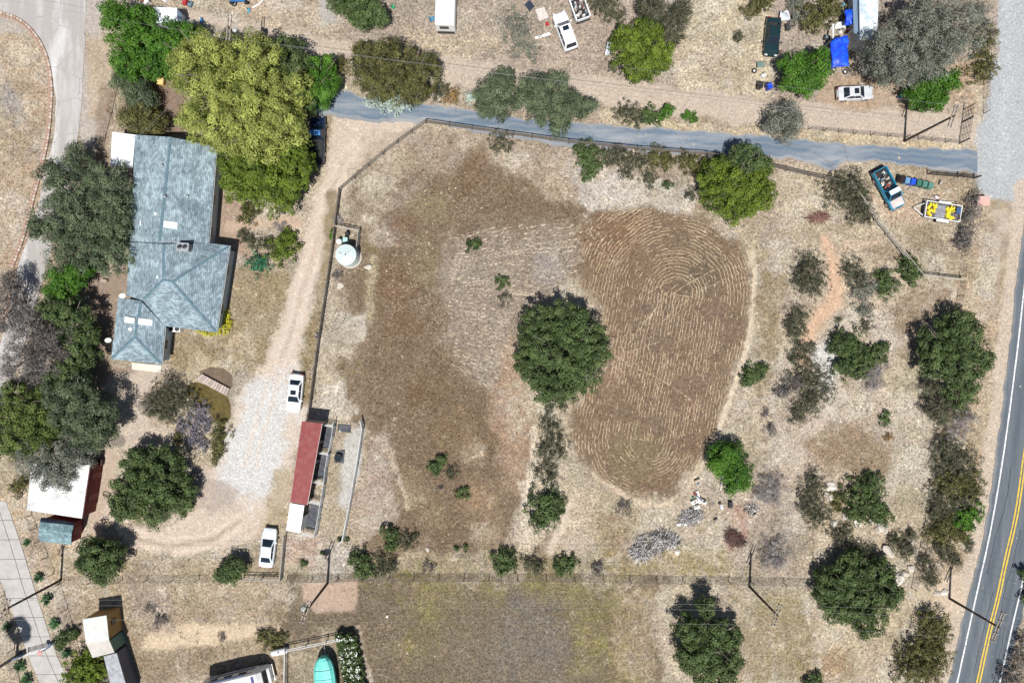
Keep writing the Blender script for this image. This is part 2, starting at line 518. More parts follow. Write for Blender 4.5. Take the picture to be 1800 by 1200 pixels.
lay('line', [(655, 460), (650, 560)], (0.45, 0.39, 0.25), 18, 8, 0.7, width=14)
lay('poly', [(590, 560), (640, 545), (640, 590), (610, 600)], WHITE, 12, 12, 0.85, grit=0.6)
lay('poly', [(565, 680), (610, 675), (610, 715), (575, 710)], WHITE, 14, 12, 0.8)
lay('poly', [(590, 610), (625, 605), (620, 640)], PALE, 14, 10, 0.8)
lay('line', [(680, 790), (700, 840), (715, 890)], (0.54, 0.44, 0.32), 8, 8, 0.85, width=8)
lay('poly', [(640, 760), (680, 750), (690, 900), (640, 960), (610, 940)], (0.40, 0.305, 0.245), 22, 18, 0.75)
lay('poly', [(600, 770), (640, 740), (632, 820), (610, 900), (590, 880)], (0.50, 0.485, 0.46), 12, 8, 0.9, grit=0.5, grass=0.1)
lay('poly', [(555, 740), (605, 745), (600, 850), (590, 940), (540, 940)], (0.36, 0.30, 0.215), 10, 8, 0.8, grass=0.5)
lay('poly', [(505, 945), (560, 945), (550, 1000), (505, 990)], (0.38, 0.27, 0.215), 14, 12, 0.8)
lay('poly', [(560, 960), (640, 960), (640, 1010), (560, 1005)], (0.40, 0.36, 0.31), 16, 12, 0.8)
# --- the tilled oval east of the oak
OVAL = [(1018, 395), (1050, 368), (1105, 360), (1170, 366), (1230, 382), (1285, 410), (1312, 440), (1321, 500), (1316, 570), (1302, 640), (1280, 710), (1252, 765), (1232, 815), (1200, 862), (1160, 884), (1120, 880), (1070, 856), (1030, 820), (1008, 770), (1004, 715), (1050, 670), (1072, 610), (1050, 545), (1015, 490)]
TILL = lay('poly', OVAL, (0.185, 0.125, 0.081), 40, 16, 1.0, grit=0.8, grass=0.55)
for (cx, cy, r, c) in [(1060, 420, 40, (0.18, 0.105, 0.06)), (1100, 400, 40, (0.20, 0.118, 0.068)), (1230, 470, 40, (0.12, 0.10, 0.068)), (1160, 560, 46, (0.165, 0.115, 0.085)), (1250, 580, 40, (0.175, 0.115, 0.085)), (1160, 760, 40, (0.18, 0.125, 0.09)), (1110, 800, 44, (0.20, 0.155, 0.08)), (1210, 700, 34, (0.19, 0.12, 0.085)), (1070, 640, 30, (0.26, 0.17, 0.115))]:
    lay('dot', [(cx, cy)], c, 50, 24, 0.7, width=r)
RIM = [(1316, 440), (1326, 470), (1327, 520), (1318, 590), (1300, 655), (1280, 715), (1258, 765), (1238, 812), (1205, 862), (1165, 888), (1130, 888), (1100, 874), (1068, 852), (1045, 834)]
lay('line', RIM, (0.58, 0.465, 0.34), 4, 4, 0.95, width=8, grit=0.7, grass=0.1)
lay('line', [(1325, 440), (1328, 475), (1318, 600), (1288, 690), (1262, 755)], (0.60, 0.50, 0.38), 5, 5, 0.95, width=8, grit=0.6, grass=0.05)
lay('line', [(1050, 358), (1120, 355), (1200, 368), (1255, 372), (1300, 400), (1318, 432)], (0.56, 0.46, 0.34), 3, 4, 0.85, width=4)
lay('poly', [(1245, 770), (1280, 768), (1255, 800), (1225, 850), (1215, 840)], (0.52, 0.43, 0.32), 12, 10, 0.8)
# --- north-east paddock, pale with scrub
lay('poly', [(1000, 285), (1230, 325), (1215, 372), (1120, 358), (1040, 366), (1005, 350)], (0.50, 0.455, 0.40), 18, 16, 0.9, grit=0.9, grass=0.9)
lay('poly', [(1320, 300), (1720, 320), (1690, 560), (1640, 760), (1610, 1000), (1440, 1010), (1340, 900), (1330, 640), (1345, 450)], (0.455, 0.375, 0.275), 30, 24, 0.75, grass=0.9)
lay('poly', [(1330, 440), (1400, 430), (1380, 520), (1350, 700), (1320, 720), (1330, 560)], (0.38, 0.31, 0.20), 24, 20, 0.7, grass=1.0)
lay('poly', [(1440, 340), (1600, 380), (1560, 440), (1450, 430), (1340, 430), (1400, 400)], (0.47, 0.39, 0.285), 24, 20, 0.7)
lay('poly', [(1540, 350), (1610, 345), (1625, 420), (1560, 400)], (0.47, 0.34, 0.24), 16, 14, 0.8, grass=0.3)
lay('poly', [(1620, 300), (1720, 320), (1700, 360), (1640, 350)], (0.37, 0.275, 0.18), 18, 14, 0.7)
lay('poly', [(1590, 500), (1690, 505), (1672, 560), (1630, 650), (1570, 620), (1560, 540)], (0.25, 0.18, 0.12), 26, 20, 0.85)
lay('poly', [(1500, 420), (1560, 430), (1590, 460), (1540, 470)], (0.25, 0.185, 0.125), 24, 18, 0.8)
lay('poly', [(1560, 390), (1640, 400), (1680, 440), (1620, 450)], (0.24, 0.19, 0.115), 24, 18, 0.75)
lay('line', [(1450, 425), (1462, 455), (1472, 510), (1450, 550), (1425, 580), (1412, 640)], (0.58, 0.39, 0.26), 18, 10, 1.0, width=24, grit=0.5, grass=0.05)
lay('line', [(1470, 440), (1540, 420)], (0.53, 0.40, 0.29), 14, 10, 0.8, width=16, grass=0.1)
lay('poly', [(1425, 615), (1455, 600), (1475, 640), (1462, 700), (1440, 690)], (0.58, 0.56, 0.53), 24, 12, 0.9, grit=0.5, grass=0.02)
lay('line', [(1465, 690), (1480, 690), (1430, 740), (1400, 790)], (0.52, 0.45, 0.38), 18, 10, 0.85, width=24, grit=0.6, grass=0.1)
lay('poly', [(1340, 740), (1400, 720), (1500, 730), (1520, 760), (1440, 830), (1360, 860)], (0.45, 0.355, 0.285), 30, 22, 0.7)
lay('poly', [(1420, 770), (1520, 740), (1570, 780), (1560, 850), (1440, 840)], (0.24, 0.17, 0.105), 34, 24, 0.85)
lay('poly', [(1350, 860), (1400, 840), (1420, 960), (1370, 1000), (1330, 940)], (0.30, 0.26, 0.225), 30, 22, 0.7)
lay('poly', [(1590, 640), (1640, 660), (1630, 860), (1590, 900), (1570, 780)], (0.40, 0.37, 0.27), 26, 18, 0.7)
lay('poly', [(1340, 470), (1385, 480), (1370, 620), (1335, 700), (1320, 640)], (0.22, 0.17, 0.095), 22, 18, 0.8)
lay('poly', [(1540, 680), (1620, 690), (1620, 760), (1570, 740)], PALE, 24, 18, 0.85)
lay('line', [(1640, 760), (1628, 900), (1608, 1000)], (0.36, 0.31, 0.235), 12, 8, 0.7, width=16)
lay('poly', [(1440, 860), (1560, 900), (1560, 970), (1430, 950)], (0.50, 0.40, 0.29), 24, 18, 0.7, grass=0.5)
# --- verge along the highway
lay('poly', [(1700, 330), (1790, 370), (1780, 480), (1765, 620), (1738, 800), (1725, 930), (1690, 1060), (1660, 1220), (1600, 1220), (1620, 1010), (1650, 760), (1680, 560)], (0.42, 0.32, 0.215), 16, 12, 0.9, grass=0.9)
lay('line', [(1796, 330), (1784, 440), (1772, 560), (1758, 680), (1742, 790), (1728, 890), (1715, 965), (1695, 1040), (1665, 1200)], (0.52, 0.43, 0.34), 10, 6, 0.95, width=26, grit=0.5, grass=0.05, flat=0.9)
lay('poly', [(1620, 1030), (1700, 1000), (1690, 1060), (1670, 1110), (1620, 1080)], (0.57, 0.455, 0.335), 14, 10, 0.95, grit=0.5, grass=0.1)
lay('poly', [(1720, 400), (1762, 410), (1755, 520), (1715, 520)], (0.50, 0.45, 0.36), 24, 16, 0.8)
# --- east of the oval: debris yard
lay('poly', [(1200, 850), (1340, 820), (1380, 900), (1320, 1000), (1200, 1000), (1180, 900)], (0.42, 0.345, 0.275), 24, 18, 0.8, grass=0.9)
lay('poly', [(1275, 895), (1310, 890), (1315, 950), (1280, 965)], (0.38, 0.215, 0.165), 16, 12, 0.9)
lay('poly', [(1330, 800), (1400, 820), (1390, 900), (1330, 880)], (0.36, 0.305, 0.27), 24, 16, 0.7)
lay('poly', [(950, 735), (1000, 760), (995, 880), (940, 980), (900, 940), (925, 860), (935, 780)], (0.50, 0.42, 0.32), 18, 12, 0.9)
lay('line', [(938, 750), (936, 820), (920, 900), (930, 950)], (0.60, 0.515, 0.40), 8, 6, 0.9, width=14, grass=0.1)
lay('poly', [(1000, 870), (1045, 850), (1060, 960), (990, 985), (960, 960)], (0.50, 0.40, 0.30), 22, 16, 0.85, grass=0.3)
lay('line', [(1000, 890), (985, 935), (970, 970)], (0.60, 0.50, 0.39), 12, 8, 0.9, width=16, grit=0.5, grass=0.05)
lay('poly', [(1045, 900), (1110, 900), (1110, 1000), (1060, 1000)], (0.30, 0.215, 0.125), 26, 18, 0.75)
lay('poly', [(1100, 975), (1280, 965), (1280, 1010), (1080, 1015)], (0.30, 0.23, 0.11), 20, 14, 0.8, grass=1.2)
# --- south strip and fields beyond the wire fence
lay('poly', [(640, 975), (1050, 975), (1050, 1012), (640, 1012)], (0.33, 0.27, 0.165), 18, 14, 0.75, grass=1.2)
lay('poly', [(110, 1018), (500, 1020), (500, 1600), (110, 1600)], (0.36, 0.275, 0.185), 14, 14, 0.85, grass=0.9)
lay('poly', [(255, 1108), (330, 1098), (450, 1095), (460, 1118), (360, 1135), (290, 1148), (250, 1140)], (0.60, 0.475, 0.33), 14, 10, 0.95, grit=0.5, grass=0.05)
lay('poly', [(220, 1035), (300, 1040), (300, 1110), (230, 1100)], (0.33, 0.25, 0.215), 30, 22, 0.7)
lay('poly', [(230, 1150), (380, 1145), (370, 1200), (240, 1200)], (0.25, 0.19, 0.13), 26, 18, 0.8)
lay('poly', [(490, 1020), (660, 1022), (900, 1020), (1180, 1025), (1190, 1130), (1190, 1700), (490, 1700)], (0.150, 0.116, 0.076), 50, 40, 0.95, grass=1.0)
lay('poly', [(880, 1050), (990, 1040), (1010, 1120), (1020, 1200), (900, 1230), (850, 1150)], (0.165, 0.150, 0.135), 110, 70, 0.6)
lay('poly', [(530, 1022), (625, 1020), (632, 1050), (625, 1075), (555, 1075), (530, 1050)], (0.47, 0.335, 0.255), 8, 6, 0.95, grit=0.35, grass=0.1)
for (cx, cy, r) in [(760, 1040, 34), (720, 1078, 24), (730, 1110, 24), (860, 1035, 22), (960, 1032, 24), (1010, 1050, 26), (1060, 1050, 24), (1050, 1090, 22), (1055, 1140, 30), (1090, 1190, 24), (1040, 1160, 18), (1085, 1000, 16), (1225, 990, 18), (1245, 940, 10)]:
    lay('dot', [(cx, cy)], (0.25, 0.215, 0.08), 60, 60, 0.6, width=r * 1.0, grass=1.4)
lay('poly', [(1080, 1040), (1150, 1035), (1150, 1200), (1080, 1200)], (0.33, 0.25, 0.15), 30, 20, 0.8)
lay('poly', [(1160, 1030), (1640, 1035), (1610, 1600), (1180, 1600)], (0.45, 0.37, 0.255), 22, 18, 0.85, grass=1.0)
lay('line', [(1165, 1050), (1160, 1120), (1190, 1200)], (0.52, 0.45, 0.32), 14, 10, 0.8, width=24)
lay('poly', [(1440, 1120), (1500, 1130), (1500, 1200), (1440, 1190)], (0.30, 0.195, 0.11), 30, 18, 0.75)
lay('poly', [(1290, 1060), (1350, 1050), (1430, 1080), (1440, 1200), (1310, 1200)], (0.27, 0.215, 0.125), 34, 20, 0.85)
lay('poly', [(1320, 1040), (1420, 1040), (1420, 1070), (1340, 1080)], (0.26, 0.22, 0.11), 24, 16, 0.7)
lay('poly', [(1620, 560), (1650, 560), (1640, 900), (1612, 900)], (0.36, 0.31, 0.24), 20, 12, 0.6)
lay('poly', [(500, 1130), (590, 1120), (600, 1250), (520, 1250)], (0.36, 0.30, 0.22), 40, 30, 0.8)
lay('line', [(630, 1110), (650, 1200), (655, 1300)], (0.38, 0.31, 0.235), 10, 8, 0.85, width=14)
# --- medium patches of bare pale earth and dark thatch everywhere that grass grows
fa = fbm(PX, PY, 16, 71, 4)
fb = fbm(PX, PY, 22, 83, 4)
a = (np.clip((fa - 0.60) / 0.06, 0, 1) * np.clip(GRASS, 0, 1) * 0.42 * np.clip((SOIL[..., 0] - 0.17) / 0.2, 0.10, 1))[..., None]
SOIL += (np.array((0.55, 0.465, 0.345)) - SOIL) * a
a = (np.clip((0.40 - fb) / 0.06, 0, 1) * np.clip(GRASS, 0, 1) * 0.40)[..., None]
SOIL += (np.array((0.20, 0.15, 0.10)) - SOIL) * a

# washes of different soil and thatch
for sc_, sd_, col_, th_, op_ in ((60, 601, (0.35, 0.31, 0.29), 0.54, 0.55), (48, 611, (0.27, 0.235, 0.135), 0.56, 0.5), (55, 621, (0.43, 0.325, 0.265), 0.57, 0.5), (40, 631, (0.58, 0.54, 0.47), 0.58, 0.6), (34, 641, (0.21, 0.165, 0.12), 0.59, 0.5), (70, 651, (0.47, 0.40, 0.28), 0.56, 0.45)):
    f_ = fbm(PX, PY, sc_, sd_, 5) + (DISS - 0.5) * 0.10
    a = (np.clip((f_ - th_) / 0.05, 0, 1) * np.clip(GRASS, 0, 1) * op_ * 0.62 * np.clip((SOIL.mean(-1) - 0.16) / 0.16, 0.03, 1))[..., None]
    SOIL += (np.array(col_) - SOIL) * a
lum = SOIL.mean(-1, keepdims=True)
SOIL += (lum - SOIL) * 0.04
SOIL *= 0.84
# pond basin: the ground really dips
POND_N = [(352, 652), (368, 646), (392, 648), (406, 660), (408, 678), (396, 688), (372, 674), (352, 664)]
POND_S = [(330, 676), (346, 672), (372, 682), (398, 698), (404, 712), (403, 735), (392, 746), (376, 738), (366, 720), (345, 705), (330, 692)]
dip = np.maximum(mask('poly', POND_N, 4, 0, 0, 0), mask('poly', POND_S, 4, 0, 0, 0))
flatz = np.clip(RELIEF, 0, 1)
for pp in ([(540, 730), (650, 735), (600, 960), (495, 945)], [(185, 225), (420, 240), (400, 640), (180, 650)], [(40, 800), (180, 800), (160, 970), (50, 970)]):
    flatz *= 1 - mask('poly', pp, 10, 0)
GZ = (fbm(PX, PY, 60, 101, 3) - 0.5) * 0.10 * flatz + (fbm(PX, PY, 7, 131, 3) - 0.5) * 0.07 * flatz
GZ = np.minimum(GZ, 0.045) - 0.02
# furrows of the tilled oval follow a stadium round the line it was driven about
FA, FB_ = (1188, 515), (1138, 775)
DF = seg_dist(PX + WX * 5, PY + WY * 5, [FA, FB_], False)
GZ += np.sin(DF / 6.2 * 2 * math.pi) * 0.035 * TILL
GZ -= dip * 0.42
# level beds for the sealed roads
DRIVE_T = [(540, 150), (585, 158), (610, 158), (640, 172), (720, 180), (800, 190), (900, 205), (1000, 214), (1100, 222), (1230, 231), (1350, 240), (1500, 254), (1600, 259), (1718, 264)]
DRIVE_B = [(560, 205), (590, 206), (640, 212), (690, 216), (750, 213), (820, 230), (900, 244), (1000, 258), (1100, 265), (1200, 271), (1300, 276), (1380, 279), (1420, 284), (1452, 297), (1468, 296), (1492, 285), (1560, 287), (1640, 297), (1718, 306)]
HW_L = [(1866, 40), (1835, 200), (1808, 340), (1796, 420), (1786, 500), (1777, 590), (1766, 680), (1752, 790), (1736, 900), (1721, 975), (1704, 1045), (1688, 1110), (1667, 1200), (1600, 1480), (1540, 1720)]
HW_W = [(1880, 40), (1848, 200), (1825, 340), (1812, 420), (1801, 500), (1791, 590), (1780, 680), (1765, 790), (1747, 900), (1732, 975), (1715, 1050), (1702, 1110), (1682, 1200), (1620, 1480), (1566, 1720)]
HW_Y = [(1926, 40), (1896, 200), (1873, 340), (1858, 420), (1845, 500), (1833, 590), (1820, 680), (1803, 790), (1787, 900), (1770, 975), (1754, 1050), (1739, 1110), (1719, 1200), (1658, 1480), (1604, 1720)]
HW_R = [(1975, 40), (1944, 200), (1920, 340), (1904, 420), (1890, 500), (1877, 590), (1863, 680), (1845, 790), (1827, 900), (1808, 975), (1791, 1050), (1777, 1110), (1757, 1200), (1696, 1480), (1642, 1720)]
HW_E = [(1990, 40), (1958, 200), (1934, 340), (1918, 420), (1904, 500), (1891, 590), (1877, 680), (1858, 790), (1840, 900), (1820, 975), (1803, 1050), (1789, 1110), (1768, 1200), (1706, 1480), (1652, 1720)]
CON_L = [(-260, -30), (-120, -10), (0, 18), (40, 40), (72, 78), (92, 130), (98, 200), (92, 250), (78, 310), (60, 390), (32, 470), (12, 560), (-10, 640), (-60, 760), (-120, 900)]
CON_R = [(-260, -200), (-100, -150), (60, -110), (130, -60), (150, 0), (149, 60), (146, 130), (142, 200), (130, 290), (110, 370), (84, 460), (64, 530), (42, 610), (0, 720), (-50, 860)]
SLAB_L = [(-38, 880), (-15, 960), (8, 1040), (27, 1088), (47, 1145), (70, 1200), (130, 1350)]
SLAB_R = [(10, 880), (38, 960), (62, 1040), (78, 1088), (97, 1145), (122, 1200), (184, 1350)]
for a_, b_ in ((DRIVE_T, DRIVE_B), (HW_L, HW_E), (CON_L, CON_R), (SLAB_L, SLAB_R)):
    M = mask('poly', a_ + b_[::-1], 8, 0, 0, 0)
    GZ = GZ * (1 - M) + (-0.05) * M
ny, nx = GX.shape
idx = np.arange(nx * ny).reshape(ny, nx)
F = np.stack([idx[:-1, :-1], idx[:-1, 1:], idx[1:, 1:], idx[1:, :-1]], -1).reshape(-1, 4)
gme = fastmesh('ground', np.stack([GX, GY, GZ], -1).reshape(-1, 3), F, True)
ca = gme.attributes.new('soil', 'FLOAT_COLOR', 'POINT')
buf = np.ones((nx * ny, 4), np.float32)
buf[:, :3] = np.clip(SOIL.reshape(-1, 3), 0.01, 0.8)
ca.data.foreach_set('color', buf.ravel())
ga = gme.attributes.new('grit', 'FLOAT', 'POINT')
ga.data.foreach_set('value', GRIT.astype(np.float32).ravel())

gm, N, L, B = nodemat('dry_ground')
at = N.new('ShaderNodeAttribute'); at.attribute_name = 'soil'
ag = N.new('ShaderNodeAttribute'); ag.attribute_name = 'grit'
tc = N.new('ShaderNodeTexCoord')
def gnoise(sc, det, ro=0.6, dist=0.0):
    n = N.new('ShaderNodeTexNoise')
    n.inputs['Scale'].default_value = sc
    n.inputs['Detail'].default_value = det
    n.inputs['Roughness'].default_value = ro
    n.inputs['Distortion'].default_value = dist
    L.new(tc.outputs['Object'], n.inputs['Vector'])
    return n
def gmath(op, a, b):
    n = N.new('ShaderNodeMath'); n.operation = op
    for i, v in enumerate((a, b)):
        if isinstance(v, (int, float)):
            n.inputs[i].default_value = v
        else:
            L.new(v, n.inputs[i])
    return n.outputs[0]
n1 = gnoise(1.15, 9, 0.70, 1.6)
n2 = gnoise(4.4, 2, 0.5, 0.8)
# litter: pale straw flecks and dark thatch between them
fl = N.new('ShaderNodeValToRGB')
e = fl.color_ramp.elements
e[0].position, e[0].color = 0.35, (0.48, 0.47, 0.46, 1)
e[1].position, e[1].color = 0.65, (1.42, 1.41, 1.38, 1)
x = fl.color_ramp.elements.new(0.45); x.color = (0.86, 0.86, 0.86, 1)
x = fl.color_ramp.elements.new(0.54); x.color = (1.06, 1.05, 1.03, 1)
L.new(n2.outputs['Fac'], fl.inputs[0])
md = N.new('ShaderNodeValToRGB')
e = md.color_ramp.elements
e[0].position, e[0].color = 0.33, (0.52, 0.51, 0.49, 1)
e[1].position, e[1].color = 0.66, (1.62, 1.60, 1.55, 1)
x = md.color_ramp.elements.new(0.43); x.color = (0.92, 0.92, 0.92, 1)
x = md.color_ramp.elements.new(0.56); x.color = (1.04, 1.04, 1.03, 1)
L.new(n1.outputs['Fac'], md.inputs[0])
mm = N.new('ShaderNodeMixRGB'); mm.blend_type = 'MULTIPLY'; mm.inputs[0].default_value = 1
L.new(fl.outputs[0], mm.inputs[1]); L.new(md.outputs[0], mm.inputs[2])
one = N.new('ShaderNodeMixRGB'); one.inputs[1].default_value = (1, 1, 1, 1)
L.new(gmath('MULTIPLY', ag.outputs['Fac'], 0.9), one.inputs[0]); L.new(mm.outputs[0], one.inputs[2])
fin = N.new('ShaderNodeMixRGB'); fin.blend_type = 'MULTIPLY'; fin.inputs[0].default_value = 1
L.new(at.outputs['Color'], fin.inputs[1]); L.new(one.outputs[0], fin.inputs[2])
# flecks of bleached straw on dark soil, and of dark thatch on pale soil, in patches
def fleck(src, sc, det, dist, lo, hi, amt, colr, psc, plo, phi):
    a_ = gnoise(sc, det, 0.68, dist); p_ = gnoise(psc, 3, 0.6, 0.5)
    r_ = N.new('ShaderNodeMapRange'); r_.inputs[1].default_value = lo; r_.inputs[2].default_value = hi
    L.new(a_.outputs['Fac'], r_.inputs[0])
    q_ = N.new('ShaderNodeMapRange'); q_.inputs[1].default_value = plo; q_.inputs[2].default_value = phi
    q_.inputs[3].default_value = 0.15
    L.new(p_.outputs['Fac'], q_.inputs[0])
    k_ = gmath('MULTIPLY', gmath('MULTIPLY', r_.outputs[0], q_.outputs[0]), gmath('MULTIPLY', ag.outputs['Fac'], amt))
    m_ = N.new('ShaderNodeMixRGB'); m_.inputs[2].default_value = colr + (1,)
    L.new(k_, m_.inputs[0]); L.new(src, m_.inputs[1])
    return m_.outputs[0]
cur = fleck(fin.outputs[0], 1.9, 7, 2.2, 0.555, 0.64, 0.62, (0.42, 0.345, 0.25), 0.22, 0.40, 0.60)
cur = fleck(cur, 2.6, 6, 1.8, 0.44, 0.35, 0.60, (0.115, 0.088, 0.06), 0.17, 0.42, 0.60)
cur = fleck(cur, 0.9, 9, 2.8, 0.59, 0.66, 0.55, (0.50, 0.45, 0.38), 0.12, 0.46, 0.62)
L.new(cur, B.inputs['Base Color'])
B.inputs['Roughness'].default_value = 0.95
B.inputs['Specular IOR Level'].default_value = 0.1
bp = N.new('ShaderNodeBump'); bp.inputs['Strength'].default_value = 0.7
bp.inputs['Distance'].default_value = 0.06
n3 = gnoise(5.5, 5, 0.7)
L.new(gmath('MULTIPLY', n3.outputs['Fac'], ag.outputs['Fac']), bp.inputs['Height'])
L.new(bp.outputs[0], B.inputs['Normal'])
ground = structure(obj_from('ground', gme, gm))

def ground_z(px, py):
    """height of the ground at photo coordinates (arrays)"""
    x, y = (np.asarray(px) - 900) * PXM, (600 - np.asarray(py)) * PXM
    j = np.clip(np.searchsorted(AX, x) - 1, 0, nx - 2)
    i = np.clip(np.searchsorted(AY, y) - 1, 0, ny - 2)
    fx = (x - AX[j]) / (AX[j + 1] - AX[j]); fy = (y - AY[i]) / (AY[i + 1] - AY[i])
    return (GZ[i, j] * (1 - fx) + GZ[i, j + 1] * fx) * (1 - fy) + (GZ[i + 1, j] * (1 - fx) + GZ[i + 1, j + 1] * fx) * fy
def sample(A, px, py):
    x, y = (np.asarray(px) - 900) * PXM, (600 - np.asarray(py)) * PXM
    return A[np.clip(np.searchsorted(AY, y), 0, ny - 1), np.clip(np.searchsorted(AX, x), 0, nx - 1)]

# ------------------------------------------------------------------ sealed roads
def catmull(pts, n=6):
    out = []
    for i in range(len(pts) - 1):
        p0 = pts[max(i - 1, 0)]; p1 = pts[i]; p2 = pts[i + 1]; p3 = pts[min(i + 2, len(pts) - 1)]
        for k in range(n):
            t = k / n
            out.append(tuple(0.5 * ((2 * p1[a]) + (-p0[a] + p2[a]) * t + (2 * p0[a] - 5 * p1[a] + 4 * p2[a] - p3[a]) * t * t + (-p0[a] + 3 * p1[a] - 3 * p2[a] + p3[a]) * t ** 3) for a in (0, 1)))
    out.append(tuple(pts[-1]))
    return out

def resample(pts, n):
    p = np.array(pts, float)
    s = np.concatenate([[0], np.cumsum(np.hypot(*np.diff(p, axis=0).T))])
    t = np.linspace(0, s[-1], n)
    return np.stack([np.interp(t, s, p[:, 0]), np.interp(t, s, p[:, 1])], -1)

def ribbon(name, left, right, z, mat, parent=None, n=None, rough=0.0, t=0.03, smooth=True, cross=4, seed=1):
    """a sheet between two photo-space edges lying on the ground"""
    L_, R_ = (catmull(left), catmull(right)) if smooth else (left, right)
    ln = np.hypot(*np.diff(np.array(L_), axis=0).T).sum()
    n = n or max(2, int(ln / 6))
    a, b = resample(L_, n), resample(R_, n)
    r = np.random.default_rng(seed)
    if rough:
        d = (b - a) / np.linalg.norm(b - a, axis=1)[:, None]
        for e_, sg in ((a, -1), (b, 1)):
            nz = np.convolve(r.normal(0, 1, n + 4), np.ones(3) / 1.7, 'same')[2:-2]
            e_ += d * (sg * nz * rough)[:, None]
    V, Fc = [], []
    for i in range(n):
        for k in range(cross + 1):
            q = a[i] + (b[i] - a[i]) * k / cross
            w = P(q[0], q[1])
            V.append((w.x, w.y, z))
    c = cross + 1
    for i in range(n - 1):
        for k in range(cross):
            Fc.append((i * c + k, i * c + k + 1, (i + 1) * c + k + 1, (i + 1) * c + k))
    m = len(V)
    ring = [i * c for i in range(n)] + [(n - 1) * c + k for k in range(1, c)] + [i * c + cross for i in range(n - 2, -1, -1)] + [k for k in range(cross - 1, 0, -1)]
    for q in ring:
        V.append((V[q][0], V[q][1], z - t))
    for i in range(len(ring)):
        j = (i + 1) % len(ring)
        Fc.append((ring[i], ring[j], m + j, m + i))
    mb = MB(); mb.add(V, Fc)
    o = mb.build(name, mat, parent)
    at_ = o.data.attributes.new('across', 'FLOAT', 'POINT')
    val = np.zeros(len(V), np.float32)
    val[:m] = np.tile(np.arange(c) / cross, n)
    for i, q in enumerate(ring):
        val[m + i] = val[q]
    at_.data.foreach_set('value', val)
    return o

